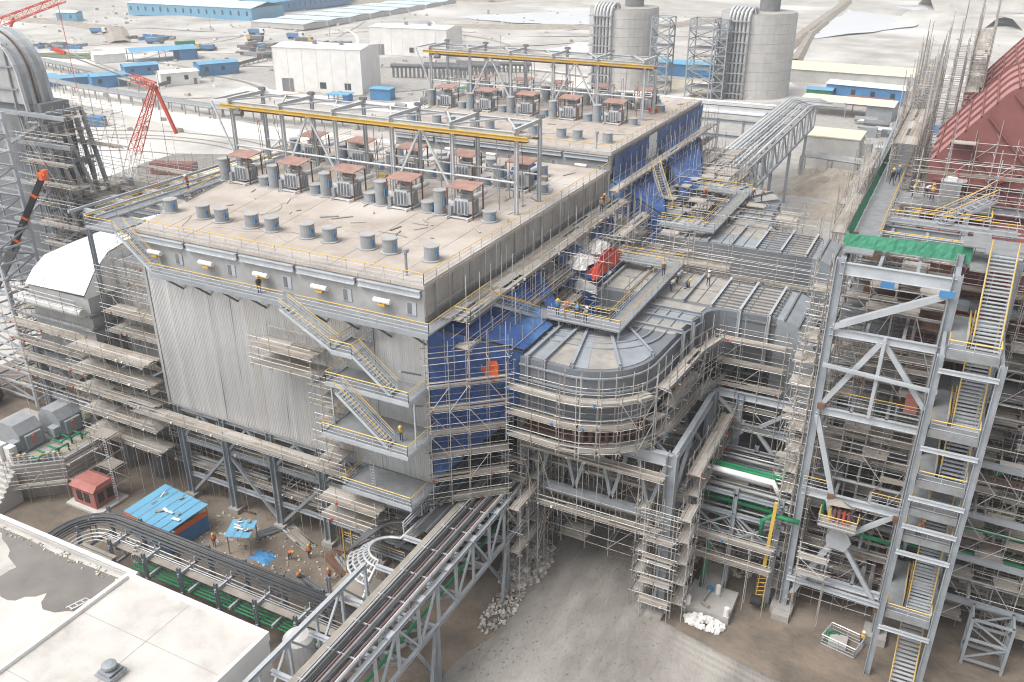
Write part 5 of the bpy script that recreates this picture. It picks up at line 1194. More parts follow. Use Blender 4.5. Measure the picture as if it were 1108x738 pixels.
for i in range(90):
    x = cr.uniform(-74, -40); y = cr.uniform(57.5, 72); a = cr.choice([0, .1, 1.5, 1.6]); L = cr.uniform(1, 4); pp.bar((x, y, .1+cr.random()*.3), (x+L*math.cos(a), y+L*math.sin(a), .1+cr.random()*.3), .18, .12)
pp.build('stored_steel', 'rust', None, 'loose steel sections lying under the precipitator', 'scrap', kind='stuff')
# leg-level scaffold under the silver wall
scaffold('board platform along the foot of the silver wall', [(-74.5, 57.2), (-46, 57.2)], [11.9], 1, 1.9, z0=10.4, top=1.0, deckp=1, bay=2.6)
scaffold('low board scaffold between the legs under the silver wall', [(-73, 60), (-40, 60)], [4.4, 7.6], 1, 1.6, z0=0, top=1.0, deckp=.8, bay=2.6)
scaffold('scaffold with board decks beside the zigzag stair, upper left', [(-55.5, 57.5), (-48.6, 57.5)], [22.4, 24.2], 1, 2.6, z0=21.8, top=1.2, deckp=1, tags=False)
scaffold('scaffold column beside the zigzag stair', [(-48.8, 57.5), (-46.6, 57.5)], [13.6, 15.6, 17.6, 19.6, 21.6], 1, 2.4, z0=12, top=1.4, deckp=1, tags=False, bay=1.2)
scaffold('scaffold platforms at the wall foot left of the zigzag stair', [(-47.5, 55.0), (-41, 55.0)], [8.8, 10.8], 1, 2.2, z0=0, top=1.2, deckp=1)
yr = thing('guard_rail', 'yellow guard rail with gate posts at the yard edge by the right legs', 'railing', (-42, 53.5, 0))
MB().box((-45.4, 53.4, 6.0), (-38.4, 54.8, 6.1)).build('grating_floor', 'steel_dark', yr); rails(yr, [(-45.4, 53.4, 6.1), (-38.4, 53.4, 6.1)]); rails(yr, [(-45.4, 53.4, 2.2), (-45.4, 53.4, 6.2)], h=1.3)
for x in (-45.4, -44.4): part(yr, 'gate_post', 'yellow', lambda b: b.bar((x, 53.3, 0), (x, 53.3, 7.8), .1))

# ================================================================== PIPE RACK ALONG THE RIGHT (DIAGONAL IN THE PICTURE)
rk = thing('pipe_bridge', 'diagonal trussed pipe bridge with black cables and red strip in the foreground', 'pipe bridge', (-33.5, 50, 0))
RX0, RX1, RZ0, RZ1 = -37.2, -31.4, 6.2, 10.6
def truss(x, y0, y1, z0, z1, n, m='steel_pale'):
    MB().ibeam((x, y0, z1), (x, y1, z1), .38, .36, .06).build('top_chord', m, rk); MB().ibeam((x, y0, z0), (x, y1, z0), .34, .32, .06).build('bottom_chord', m, rk)
    for i in range(n+1):
        y = y0+(y1-y0)*i/n; brace(rk, (x, y, z0), (x, y, z1), .22, m, 'truss_post')
        if i < n:
            yn = y0+(y1-y0)*(i+1)/n; a, b = ((y, z0), (yn, z1)) if i % 2 else ((yn, z0), (y, z1)); brace(rk, (x, a[0], a[1]), (x, b[0], b[1]), .18, m, 'truss_diagonal')
truss(RX1, 30, 78, RZ0, RZ1, 16); truss(RX0, 30, 46, RZ0+1.6, RZ1+1.2, 5)
for i in range(12):
    y = 30+i*4.36
    beam(rk, (RX0, y, RZ0), (RX1, y, RZ0), .4, .3, 'steel_pale', 'cross_beam'); beam(rk, (RX0, y, RZ1), (RX1, y, RZ1), .4, .3, 'steel_pale', 'cross_beam')
    brace(rk, (RX0, y, RZ0), (RX1, y+4.36, RZ0), .18, 'steel')
    if i in (1, 4, 7, 10):
        for x in (RX0, RX1): brace(rk, (x, y, 0), (x, y, RZ0), .5, 'steel', 'trestle_leg')
        brace(rk, (RX0, y, .5), (RX1, y, RZ0-.3), .25, 'steel'); brace(rk, (RX1, y, .5), (RX0, y, RZ0-.3), .25, 'steel')
        brace(rk, (RX1+.5, y-2.0, 0), (RX1, y, RZ0), .3, 'steel', 'trestle_leg')
for i, y in enumerate((41, 45.4, 49.7, 54, 58.5)):      # gusset heads along the near chord
    part(rk, 'gusset_plate', 'steel_pale', lambda b: b.box((RX1-.5, y-.4, RZ1+.26), (RX1+.3, y+.4, RZ1+.45)))
for x in (-34.6, -33.2):
    MB().box((x-.03, 30, RZ1+.2), (x+.03, 80, RZ1+.55)).build('tray_side', 'steel_pale', rk)
MB().box((-33.3, 30, RZ1+.6), (-33.24, 76, RZ1+.72)).build('red_strip', 'redsteel', rk); MB().box((-32.3, 34, RZ1+.5), (-32.24, 70, RZ1+.6)).build('red_strip', 'redsteel', rk)
for i in range(14): y = 31+i*3.3; MB().bar((-34.7, y, RZ1+.62), (-31.6, y, RZ1+.62), .1, .12).build('tray_rung', 'steel_pale', rk); MB().bar((-31.7, y, RZ1+.2), (-31.7, y, RZ1+1.1), .1).build('tray_post', 'steel_pale', rk)
for i, x in enumerate((-34.2, -33.8, -32.9, -32.6, -31.9, -31.7)): MB().tube((x, 30, RZ1+.78+.06*(i % 2)), (x, 78, RZ1+.78), .08+.03*(i % 3), 6).build('pipe', ['brightpipe', 'cable', 'pipe', 'cable', 'brightpipe', 'pipe'][i], rk)
for i in range(22): x = -36.7+i*.21; MB().pipe([(x, 53 if i < 11 else 30, RZ1+.32), (x+.03*math.sin(i), 58, RZ1+.34), (x, 66, RZ1+.3), (x, 84, RZ1+.32)], .09, 6).build('cable', R.choice(['cable', 'cable', 'cable', 'steel_dark', 'pipe']), rk)
MB().box((-35.2, 30, RZ1+.42), (-34.4, 80, RZ1+.46)).build('walk_board', 'plank', rk)
for i in range(3): x = -36.9+i*.5; MB().pipe([(x, 56, RZ1+1.2), (x, 88, RZ1+1.2)], .16, 8).build('pipe', 'cable', rk)
for k_ in range(3):
    for i in range(9): y = 52+i*3; MB().bar((-37.3, y, RZ1+.2), (-37.3, y, RZ1+1.5+.1*k_), .1).build('tray_post', 'steel_pale', rk) if k_ == 0 else None
    for z in (RZ1+.7, RZ1+1.0, RZ1+1.35): MB().bar((-37.4-.25*k_, 52, z), (-37.4-.25*k_, 80, z), .08, .1).build('tray_rail', 'steel_pale', rk) if k_ == 0 else None
for i in range(4): x = -36.2+i*1.1; MB().pipe([(x, 30, RZ0+.5), (x, 80, RZ0+.5)], R.uniform(.12, .24), 8).build('pipe', R.choice(['green', 'pipe', 'brightpipe']), rk, smooth=True)
scaffold('scaffold beneath the diagonal pipe bridge near the legs of the funnel', [(-31.0, 60), (-31.0, 72)], [3, 5.5, 8, 10.5], 1, 1.2, z0=0, top=1.5, deckp=.4, diag=.7)
# cable tray bend left of the bridge
tb = thing('cable_tray', 'curved ladder cable tray bending off the diagonal bridge above the yard', 'cable tray', (-40, 50, 5))
for k_ in range(5):
    r_ = 2.0+k_*.55; z = 9.2-k_*.35
    pts = [(-37.6, 56.5, z+.8)] + [(-38.4-r_*math.sin(rad(a))*.95, 52.0+(r_)*math.cos(rad(a))*.85-.8, z) for a in range(0, 181, 15)] + [(-37.6, 46.8-k_*.3, z)]
    MB().pipe(pts, .13, 6).build('tray_rail', 'brightpipe', tb, smooth=True)
for a in range(0, 181, 10):
    p = lambda r_, z: (-38.4-r_*math.sin(rad(a))*.95, 52.0+r_*math.cos(rad(a))*.85-.8, z)
    MB().tube(p(2.0, 9.2), p(4.2, 7.8), .08, 6).build('tray_rung', 'steel_pale', tb)
for i in range(10): pts = [(-37.6, 58, 9.9)] + [(-38.2-(2.6+i*.14)*math.sin(rad(a))*.95, 53.4+(2.6+i*.14)*math.cos(rad(a))*.85-.8, 9.6-i*.06) for a in range(0, 91, 15)] + [(-42.0-i*.1, 50.6, 8.6-i*.1)]; MB().pipe(pts, .1, 6).build('cable', 'cable', tb, smooth=True)
MB().box((-42.4, 46.6, 5.9), (-37.6, 50.4, 6.0)).build('tray_floor', 'plank', tb)
for x in (-42.2, -38): 
    for y in (47, 50): col(tb, x, y, 0, 7.8, .3)
# X-direction rack in front of the yard
xr = thing('pipe_rack', 'low rack of black cables and green pipes along the yard edge', 'pipe rack', (-55, 46, 0))
XY0, XY1, XZ = 43.6, 47.4, 5.0
for i in range(8):
    x = -71+i*4.6
    for y in (XY0, XY1): col(xr, x, y, 0, XZ+.6, .3)
    for z in (XZ-2.4, XZ-.2): beam(xr, (x, XY0-.2, z), (x, XY1+.2, z), .3, .2, 'steel_pale', 'cross_beam')
    for y in (XY1-1.8, XY1-2.4): MB().bar((x, y, XZ-2.4), (x, y, XZ+.5), .1).build('tray_post', 'steel_pale', xr)
def elbow(y, r_): return [(-38.5, y, XZ+.25), (-68.4, y, XZ+.25)] + [(-68.4-r_*math.sin(rad(a)), y-r_+r_*math.cos(rad(a)), XZ+.25) for a in range(15, 91, 15)] + [(-68.4-r_, 39.0, XZ+.2)]
for i in range(14): y = XY1-.05-i*.13; MB().pipe([(p[0], p[1]+R.uniform(-.02, .02), p[2]+.12*math.sin(i*2.3)) for p in elbow(y, 4.6-i*.13)], R.uniform(.07, .11), 6).build('cable', 'cable', xr, smooth=True)
for i in range(6): y = XY1-2.0-i*.22; MB().pipe([(p[0], p[1], p[2]-.5-.25*(i % 3)) for p in elbow(y, 2.6-i*.22)], .06, 6).build('tray_rail', 'brightpipe', xr, smooth=True)
MB().box((-68, XY1-3.4, XZ-.5), (-38.5, XY1-2.7, XZ-.42)).build('walk_board', 'plank', xr)
for i in range(5): y = XY0+.1+.36*i; MB().pipe([(-64, y, XZ-1.9), (-38.5, y, XZ-1.9)], .1, 8).build('pipe', 'green', xr, smooth=True)
for i in range(5): MB().bar((-61+i*5.0, XY0-.3, XZ-1.5), (-61+i*5.0, XY1-2, XZ-1.5), .2, .3).build('pipe_clamp', 'steel_pale', xr)
for i in range(4):
    r_ = .5+i*.32; MB().pipe([(-63.8+r_*.5*math.cos(rad(a)), 44.0+.3*i, XZ-1.0+r_*math.sin(rad(a))) for a in range(60, 300, 20)], .07, 6).build('pipe_loop', 'brightpipe', xr, smooth=True)
rails(xr, [(-72.6, 47.6, .02), (-68.5, 49.4, .02), (-66, 48.4, .02)], ym='brightpipe', h=1.2)
for i in range(4): MB().box((-69.5+i*.0, 41.2+i*.5, XZ-.6), (-65, 41.6+i*.5, XZ-.5)).build('walk_board', 'plank', xr)
wt = thing('water_tank', 'small grey cylindrical tank with domed top beside the white roofed building', 'tank', (-38.6, 38.0, 0))
part(wt, 'tank_shell', 'concrete_pale', lambda b: b.cyl((-38.6, 38.8, 0), 1.2, 9.4, 20)); part(wt, 'tank_dome', 'concrete_pale', lambda b: (b.cyl((-38.6, 38.8, 9.4), 1.2, .35, 20, .9), b.cyl((-38.6, 38.8, 9.751), .9, .2, 20, .4)))

# ================================================================== WHITE-ROOFED BUILDING
wb = thing('flat_roof_building', 'flat white roofed building with low parapet and roof ventilator, bottom left', 'building', (-46.5, 24, 0))
wx0, wx1, wy1, wz = -53.6, -38.9, 36.2, 12.0
part(wb, 'wall', 'white', lambda b: b.box((wx0+.05, -6, 0), (wx1-.05, wy1-.05, wz-.5)))
part(wb, 'roof_slab', 'whiteroof', lambda b: b.box((wx0+.3, -6, wz-.499), (wx1-.3, wy1-.3, wz-.2)))
part(wb, 'parapet', 'white', lambda b: b.box((wx0-.05, wy1-.32, wz-.7), (wx1+.05, wy1+.02, wz+.12)))
part(wb, 'parapet', 'white', lambda b: b.box((wx0-.06, -6, wz-.7), (wx0+.28, wy1-.322, wz+.119)))
part(wb, 'parapet', 'white', lambda b: b.box((wx1-.26, -6, wz-.7), (wx1+.06, wy1-.322, wz+.119)))
for y in (31.5, 25.0): MB().box((wx0+.3, y, wz-.2), (wx1-.3, y+.05, wz-.185)).build('roof_seam', 'concrete', wb)
MB().box((-46.6, 6, wz-.2), (-46.55, wy1-.33, wz-.186)).build('roof_seam', 'concrete', wb)
rv = thing('roof_ventilator', 'grey mushroom ventilator on a square base on the white roof', 'ventilator', (-46.2, 28.0, wz))
part(rv, 'kerb', 'concrete_pale', lambda b: b.box((-46.75, 27.4, wz-.2), (-45.45, 28.7, wz+.12)))
part(rv, 'base_plate', 'steel', lambda b: b.box((-46.85, 27.3, wz+.121), (-45.35, 28.8, wz+.28))); part(rv, 'base_plate', 'steel', lambda b: b.box((-46.7, 27.45, wz+.42), (-45.5, 28.65, wz+.52)))
part(rv, 'stem', 'steel_dark', lambda b: b.cyl((-46.1, 28.05, wz+.281), .42, .6, 18)); part(rv, 'hood', 'steel', lambda b: (b.cyl((-46.1, 28.05, wz+.75), .52, .2, 20), b.cyl((-46.1, 28.05, wz+.951), .52, .1, 20, .25)))
wc = thing('flat_roof_building', 'lower flat roof with dark puddle left of the white roofed building', 'building', (-62, 22, 0))
vx0, vz = -95, 10.6
part(wc, 'wall', 'white', lambda b: b.box((vx0, -6, 0), (wx0-.1, 37.2, vz-.4)))
part(wc, 'roof_slab', 'whiteroof', lambda b: b.box((vx0, -6, vz-.399), (wx0-.11, 36.9, vz-.2)))
part(wc, 'parapet', 'concrete_pale', lambda b: b.box((vx0, 36.9, vz-.6), (wx0-.1, 37.3, vz+.25)))
part(wc, 'parapet_pipe', 'white', lambda b: b.tube((vx0, 37.1, vz+.5), (wx0-.2, 37.1, vz+.5), .2, 10, True))
pd = wob([(-72, 36.5), (-54.4, 36.6), (-54.3, 32.6), (-58.0, 31.2), (-59.4, 32.6), (-61.5, 30.6), (-65, 31.6), (-64.5, 33.6), (-68, 35.2)], .25, 4)
b = MB(); b.raw([(x, y, vz-.194) for x, y in pd], [tuple(range(len(pd)-1, -1, -1))]); b.build('puddle', 'puddle', wc)
ld = thing('ladder', 'small aluminium ladder lying over the parapet by the puddle', 'ladder', (-55.4, 32.6, vz))
part(ld, 'rung_frame', 'brightpipe', lambda b: [b.tube((-56.2+s, 32.0, vz+.1), (-54.8+s, 33.0, vz+.9), .05, 6) for s in (0, .5)] + [b.tube((-56.2+f_*1.4, 32.0+f_, vz+.1+.8*f_), (-55.7+f_*1.4, 32.0+f_, vz+.1+.8*f_), .035, 6) for f_ in (.1, .4, .7, .95)], kind='stuff')
for i in range(40):
    pass
pb = MB()
for i in range(60): pb.rock((cr.uniform(-72, -54.5), cr.uniform(36.0, 36.8), vz-.15), cr.uniform(.05, .15))
pb.build('roof_debris', 'rubble', None, 'grit and scraps along the parapet by the puddle', 'debris', kind='stuff')

# ================================================================== ROAD SIDE RUBBLE, BLOCKS
def rubble(name, lab, cx, cy_, rx, ry, h, n, seed, m='rubble', smin=.15, smax=.5):
    q = random.Random(seed); b = MB()
    for i in range(n):
        a = q.random()*6.28; d = math.sqrt(q.random()); x = cx+rx*d*math.cos(a); y = cy_+ry*d*math.sin(a)
        b.rock((x, y, .2+h*(1-d)*q.random()), q.uniform(smin, smax))
    return b.build(name, m, None, lab, 'rubble', kind='stuff')
rubble('rubble_heap', 'grey white rubble heap between the pipe bridge and the mud road', -31.4, 65.0, 2.4, 4.4, 1.5, 700, 5, 'rubble', .06, .34)
rubble('rubble_heap', 'low rubble at the foot of the pipe bridge', -30.6, 58.2, 1.4, 4.2, .4, 300, 6, 'rubble', .05, .2)
rubble('sandbag_heap', 'heap of white sandbags in front of the concrete slab right of the road', -12.6, 64.8, 1.9, .8, .9, 120, 7, 'white', .12, .32)
rubble('rubble_heap', 'scrap under the pipe rack right of the road', -13.2, 75, 3.6, 2.6, .5, 260, 8, 'rubble', .06, .3)
cb = thing('concrete_slab', 'low concrete foundation slab with white capped posts right of the road', 'foundation', (-12.8, 67, 0))
part(cb, 'slab', 'concrete', lambda b: b.box((-15.0, 65.6, 0), (-10.6, 69.6, .9))); part(cb, 'slab', 'concrete', lambda b: b.box((-14.6, 69.602, 0), (-12.2, 72.4, 1.2)))
for x, y in ((-14.6, 65.9), (-10.9, 65.9), (-12.4, 68.6)): part(cb, 'capped_post', 'white', lambda b: b.cyl((x, y, .9), .26, .9, 10))
part(cb, 'blue_valve', 'bluewall', lambda b: b.cyl((-13.2, 68.6, .9), .3, .5, 10)); part(cb, 'pipe_stub', 'plank', lambda b: b.pipe([(-13.2, 68.2, 1.2), (-13.4, 66.4, 1.2), (-12.6, 66, 1.2)], .14, 8))
for i in range(3): MB().bar((-15.6-i*.4, 66, .2), (-14.4-i*.4, 75, .25), .2, .2).build('rusty_bar', 'rust', cb)
for i, (x, y) in enumerate(((-17.2, 63.9), (-1, 68.0), (5.9, 65.4), (-6.4, 69.2))):
    part(st if i == 0 else tf, 'pedestal', 'concrete', lambda b: b.box((x-.8, y-.7, 0), (x+.8, y+.7, .5+.05*i)))
# yellow chain-like hoist post left of tower
yp = thing('boom_lift', 'thin yellow lattice lift mast standing left of the steel tower', 'lift mast', (-9.0, 69.3, 0))
part(yp, 'mast', 'yellow_beam', lambda b: b.bar((-8.6, 69.4, 5), (-8.4, 69.4, 12.4), .3))
part(yp, 'mast_base', 'yellow', lambda b: [b.tube((-9.0+s, 69.2, .3), (-8.8+s, 69.2, 5.2), .05, 6) for s in (0, .7)] + [b.tube((-9.0, 69.2, .6+i*.5), (-8.2, 69.2, .9+i*.5), .035, 6) for i in range(9)], kind='stuff')
part(yp, 'hoist_drum', 'rubber', lambda b: b.tube((-9.3, 68.9, 1.2), (-8.3, 68.9, 1.2), .5, 12, True))
# small steel trestle right of the stair
ts = thing('steel_trestle', 'small blue grey steel trestle standing right of the stair foot', 'trestle', (10.8, 71.6, 0))
cc = [(9.2, 70.6), (12.4, 70.6), (12.4, 72.6), (9.2, 72.6)]
for x, y in cc: MB().bar((x, y, 0), (x, y, 5.2), .26).build('trestle_leg', 'steel', ts)
for a, b in zip(cc, cc[1:]+cc[:1]):
    for z in (.6, 2.9, 5.1): MB().bar((*a, z), (*b, z), .2).build('trestle_rail', 'steel', ts)
    MB().bar((*a, .7), (*b, 2.8), .14).build('trestle_brace', 'steel', ts); MB().bar((*b, 3.0), (*a, 5.0), .14).build('trestle_brace', 'steel', ts)
rg = thing('guard_rail', 'low rail enclosure with green hose at the tower foot', 'railing', (-1, 68, 0)); rails(rg, [(-2.4, 67.2, .1), (.6, 66.6, .1), (1.2, 68.6, .1), (-1.8, 69.2, .1), (-2.4, 67.2, .1)], ym='brightpipe')
MB().pipe([(-1.9, 67.4, .4), (-2.0, 68.2, .9), (-1.2, 68.7, .5), (-.4, 68.2, .3), (-.8, 67.6, .3)], .14, 8).build('hose', 'green', rg, smooth=True)

gs = MB()      # gravel and clods on the mud road
for i in range(1500):
    x = cr.uniform(-31, -14); y = cr.uniform(42, 80); ra, rb_ = road_edge(y)
    if not (ra < x < rb_): continue
    gs.rock((x, y, .05+road_z(x, y)), cr.uniform(.02, .09))
gs.build('road_gravel', 'roadmud', None, 'gravel and clods on the mud road', 'gravel', kind='stuff')
scaffold_block('tube cage among the legs under the silver wall', -70.5, -39, 59.2, 64, [2.2, 4.6, 7.0, 9.4], 2.6, 0, .2, .75)
scaffold_block('tube cage under the left hood frame', -94, -74, 60, 68, [2.4, 4.8, 7.2, 9.6], 2.6, 0, .25, .75)
for i in range(22): x = cr.uniform(-71, -40); y = cr.uniform(58.4, 63); L = cr.uniform(4, 14); z = cr.uniform(5, 11); MB().tube((x, y, z), (min(-38, x+L), y, z), cr.uniform(.06, .2), 6).build('pipe', cr.choice(['pipe', 'steel', 'brightpipe', 'cable']), e1)
# ================================================================== BACKGROUND
sheet('gravel_road', [(-420, 248), (-330, 229), (-213, 203), (-150, 206), (-150, 222), (-208, 221), (-300, 240), (-415, 268)], .03, 'whiteroad')
sheet('gravel_road', [(-260, 262), (-180, 258), (-60, 372), (-70, 392), (-190, 272), (-262, 276)], .034, 'whiteroad')
for i, (r0, cx, cy_) in enumerate(((46, -205, 168), (40, -205, 168), (30, -200, 160), (52, -206, 170))):
    b = MB(); n = 30; vs = []
    for k_ in range(n+1):
        a = rad(20+120*k_/n)
        for q in (r0-.7, r0+.7): vs.append((cx+q*math.cos(a), cy_+.62*q*math.sin(a), .04+.003*i))
    b.raw(vs, [(2*k_, 2*k_+1, 2*k_+3, 2*k_+2) for k_ in range(n)]); b.build('tyre_track', 'wheeltrack', kind='structure')
sheet('site_apron', wob([(-300, 300), (-190, 250), (-140, 330), (-240, 400)], 3), .024, 'concrete')
sheet('site_apron', wob([(-195, 122), (-122, 118), (-120, 190), (-160, 200), (-200, 180)], 3), .026, 'roadmud')
sheet('site_apron', wob([(-110, 158), (40, 150), (40, 345), (-20, 370), (-110, 300)], 3), .022, 'concrete')
sheet('grass_patch', wob([(-430, 300), (-392, 318), (-372, 312), (-398, 296)], 3), .5, 'weed', kind='structure')
sheet('pond', wob([(-84, 545), (-97, 640), (-96, 762), (-45, 800), (-40, 640)], 5), .4, 'water')
sheet('pond', wob([(-330, 560), (-240, 540), (-190, 600), (-260, 660)], 8), .35, 'water')
sheet('pond', wob([(-205, 430), (-160, 425), (-150, 470), (-195, 480)], 6), .3, 'water')
def bank(name, pts, w_, h, m='sand'):
    b = MB()
    for (xa, ya), (xb, yb) in zip(pts, pts[1:]):
        d = Vector((xb-xa, yb-ya, 0)).normalized(); s = Vector((-d.y, d.x, 0)); n = max(2, int(math.hypot(xb-xa, yb-ya)/8)); vs = []
        for i in range(n+1):
            x = xa+(xb-xa)*i/n; y = ya+(yb-ya)*i/n; hh = h*R.uniform(.75, 1.1)
            for k_, hz in ((-w_, -.6), (-w_*.35, hh), (w_*.35, hh), (w_, -.6)): vs.append((x+s.x*k_, y+s.y*k_, hz))
        b.raw(vs, [(i*4+k_, i*4+k_+1, i*4+k_+5, i*4+k_+4) for i in range(n) for k_ in range(3)])
    return b.build(name, m, kind='structure')
bank('canal_bank', [(-88, 440), (-104, 800), (-120, 900)], 6, 3.2, 'soil'); bank('canal_bank', [(-76, 440), (-90, 560), (-94, 640)], 3.5, 2.4, 'soil')
sheet('canal', [(-84.5, 430), (-79.8, 430), (-94, 640), (-110, 900), (-114, 900), (-99, 640)], .5, 'water')
bank('earth_bank', [(-44, 690), (10, 670), (60, 690)], 34, 6, 'sand'); bank('earth_bank', [(-44, 800), (60, 830)], 30, 8, 'sand'); bank('earth_bank', [(-300, 500), (-180, 560), (-140, 700)], 10, 2.2, 'soil')
bank('earth_bank', [(-640, 420), (-480, 400), (-420, 352)], 8, 1.8, 'soil'); bank('earth_bank', [(-240, 420), (-170, 400), (-150, 400)], 8, 1.6, 'soil')
bank('earth_bank', [(-560, 560), (-380, 700), (-300, 900)], 10, 2.4, 'soil')

def shed(lab, x, y, L, D, h, rz, roofm, wallm, name='shed', bays=0, openf=False, pitch=.0, win=True):
    """box with a shallow roof made of sheets; origin at centre"""
    t = thing(name, lab, 'shed', (0, 0, 0))
    if openf:
        for px in (-L/2+.3, 0, L/2-.3):
            for py in (-D/2+.3, D/2-.3): part(t, 'post', wallm, lambda b: b.bar((px, py, 0), (px, py, h), .3))
        part(t, 'wall', wallm, lambda b: b.box((L*.22, -D/2+.5, 0), (L/2-.2, D/2-.5, h-.3)))
    else: part(t, 'wall', wallm, lambda b: b.box((-L/2, -D/2, 0), (L/2, D/2, h)))
    n = max(2, bays or int(L/6))
    for i in range(n):
        a = -L/2-.4+i*(L+.8)/n; b_ = a+(L+.8)/n-.06
        part(t, 'roof_sheet', roofm, lambda b: b.prism_y([(a, h), (b_, h), (b_, h+.25), (a, h+.25)], -D/2-.5, 0) if not pitch else b.raw([(a, -D/2-.5, h), (b_, -D/2-.5, h), (b_, 0, h+pitch), (a, 0, h+pitch), (b_, D/2+.5, h), (a, D/2+.5, h)], [(0,1,2,3),(3,2,4,5)]))
        if not pitch: part(t, 'roof_sheet', roofm, lambda b: b.prism_y([(a, h), (b_, h), (b_, h+.25), (a, h+.25)], .06, D/2+.5))
    if win and not openf:
        for i in range(max(1, int(L/7))):
            xx = -L/2+3+i*7; w_ = part(t, 'window', 'glass', lambda b: b.box((xx-.8, -D/2-.06, h*.4), (xx+.8, -D/2-.004, h*.75)))
        part(t, 'door', 'steel_dark', lambda b: b.box((L/2-2.2, -D/2-.07, 0), (L/2-1.0, -D/2-.004, 2.3)))
    t.location = (x, y, .02); t.rotation_euler = (0, 0, rad(rz)); return t
shed('long pale blue roofed shed at the far left', -495, 492, 112, 34, 8, 2, 'blueroof_pale', 'blueroof', bays=10, pitch=3)
shed('long blue roofed shed with blue bays along the far road', -480, 640, 280, 24, 8, 95, 'blueroof', 'bluewall', bays=16, pitch=3)
for i in range(8):
    shed(['nearest pale sheet roof of the row behind the trucks', 'second pale sheet roof of the far row', 'third pale sheet roof of the far row', 'fourth pale sheet roof of the far row', 'fifth pale sheet roof of the far row', 'sixth pale sheet roof of the far row', 'seventh pale sheet roof of the far row', 'farthest pale sheet roof of the row'][i], -395-i*1.5, 462+i*26, 42, 22, 3.2, 0, 'blueroof_pale', 'concrete_pale', bays=3, pitch=.7, win=False)
shed('blue roofed open shelter beside the dark trucks', -352, 318, 30, 17, 5.0, 58, 'blueroof', 'bluewall', openf=True, pitch=1.2)
shed('small blue cabin in front of the open shelter', -325, 280, 14, 9, 4.2, 60, 'blueroof', 'bluewall', pitch=.8)
shed('blue boxy cabin right of the open shelter', -296, 296, 17, 9, 5.0, 62, 'blueroof', 'bluewall', pitch=.8)
shed('white boxy cabin with dark door beside the fence', -291, 269, 15, 8, 5.0, 60, 'white', 'white', pitch=.8)
shed('blue corner cabin near the crane jib', -312, 252, 13, 8, 4.6, 60, 'blueroof', 'bluewall', pitch=.8)
shed('low blue sheet roof left of the corner cabin', -330, 250, 20, 9, 3, 60, 'blueroof', 'bluewall', pitch=.5, win=False)
shed('lower blue sheet roof by the far pipe rack', -345, 240, 22, 9, 3, 60, 'blueroof', 'bluewall', pitch=.5, win=False)
shed('tiny blue hut at the far left below the red boom', -545, 420, 14, 8, 6, 20, 'blueroof_pale', 'blueroof', pitch=1)
shed('white tent cabin left of the open shelter', -368, 300, 14, 8, 4, 60, 'white', 'white', pitch=1.2, win=False)
shed('turquoise cabin far behind the white buildings', -262, 440, 9, 6, 4.5, 30, 'green', 'bluewall', pitch=.4, win=False)
def white_block(lab, x, y, L, D, h, rz):
    t = thing('storage_building', lab, 'building', (0, 0, 0))
    part(t, 'wall', 'white', lambda b: b.box((-L/2, -D/2, 0), (L/2, D/2, h)))
    n = int(L/6)
    for i in range(n+1): x_ = -L/2+.1+i*(L-.2)/n; MB().bar((x_, -D/2-.05, 0), (x_, -D/2-.05, h), .12, .1).build('cladding_joint', 'alu_white', t)
    part(t, 'roof', 'white', lambda b: b.raw([(-L/2-.3, -D/2-.3, h), (L/2+.3, -D/2-.3, h), (L/2+.3, D/2+.3, h), (-L/2-.3, D/2+.3, h), (-L/2, 0, h+1.0), (L/2, 0, h+1.0)], [(3,2,1,0),(0,1,5,4),(2,3,4,5),(1,2,5),(3,0,4)]))
    part(t, 'gate', 'steel_dark', lambda b: b.box((-L/2+3, -D/2-.08, 0), (-L/2+8, -D/2-.004, 5)))
    for x_ in (L*.02, L*.3): MB().box((x_, -D/2-.1, 1.6), (x_+2.6, -D/2-.004, 4.0)).build('window', 'glass', t)
    for x_ in (-L*.1, L*.2): o = part(t, 'roof_vent', 'steel', lambda b: b.cyl((x_, -D*.1, h+.9), .9, 1.0, 10)); MB().cyl((x_, -D*.1, h+1.901), 1.2, .3, 10).build('vent_cap', 'steel', o)
    t.location = (x, y, .02); t.rotation_euler = (0, 0, rad(rz)); return t
white_block('white box building with dark gate and two roof vents, the nearer one', -228, 287, 37, 18, 16.5, 12)
white_block('white box building farther back behind the pipe bundles', -254, 392, 42, 20, 13, 8)
shed('small blue sheet lean-to at the foot of the white building', -208, 268, 8, 5, 2.6, 12, 'blueroof', 'bluewall', openf=True)
shed('blue container box at the corner of the white building', -196, 278, 8, 5, 4, 12, 'blueroof', 'bluewall', win=False)

# pipe bundles and machines behind the white building
pbn = thing('pipe_bundle', 'dark row of vertical pipe coils behind the white building', 'pipe bundle', (-205, 330, 0))
for r_ in range(3):
    MB().tube((-222+r_*8, 322+r_*14, 5-.6*r_), (-190+r_*8, 332+r_*14, 5-.6*r_), .9, 8, True).build('header_pipe', 'trailer', pbn)
    for i in range(18): x = -221+r_*8+i*1.75; y = 322.3+r_*14+i*.55; MB().tube((x, y, .3), (x, y, 4.4-.5*r_), .5, 6).build('coil', 'steel_dark', pbn)
pl_ = thing('process_plant', 'cluster of grey pipes with green decks right of the white building', 'plant', (-155, 280, 0))
for i in range(14): x = R.uniform(-180, -140); y = R.uniform(258, 300); MB().tube((x, y, R.uniform(1.5, 4)), (x+R.uniform(4, 10), y+R.uniform(0, 4), R.uniform(1.5, 4)), R.uniform(.8, 2.0), 10, True).build('vessel', R.choice(['steel_dark', 'pipe', 'trailer', 'brightpipe']), pl_)
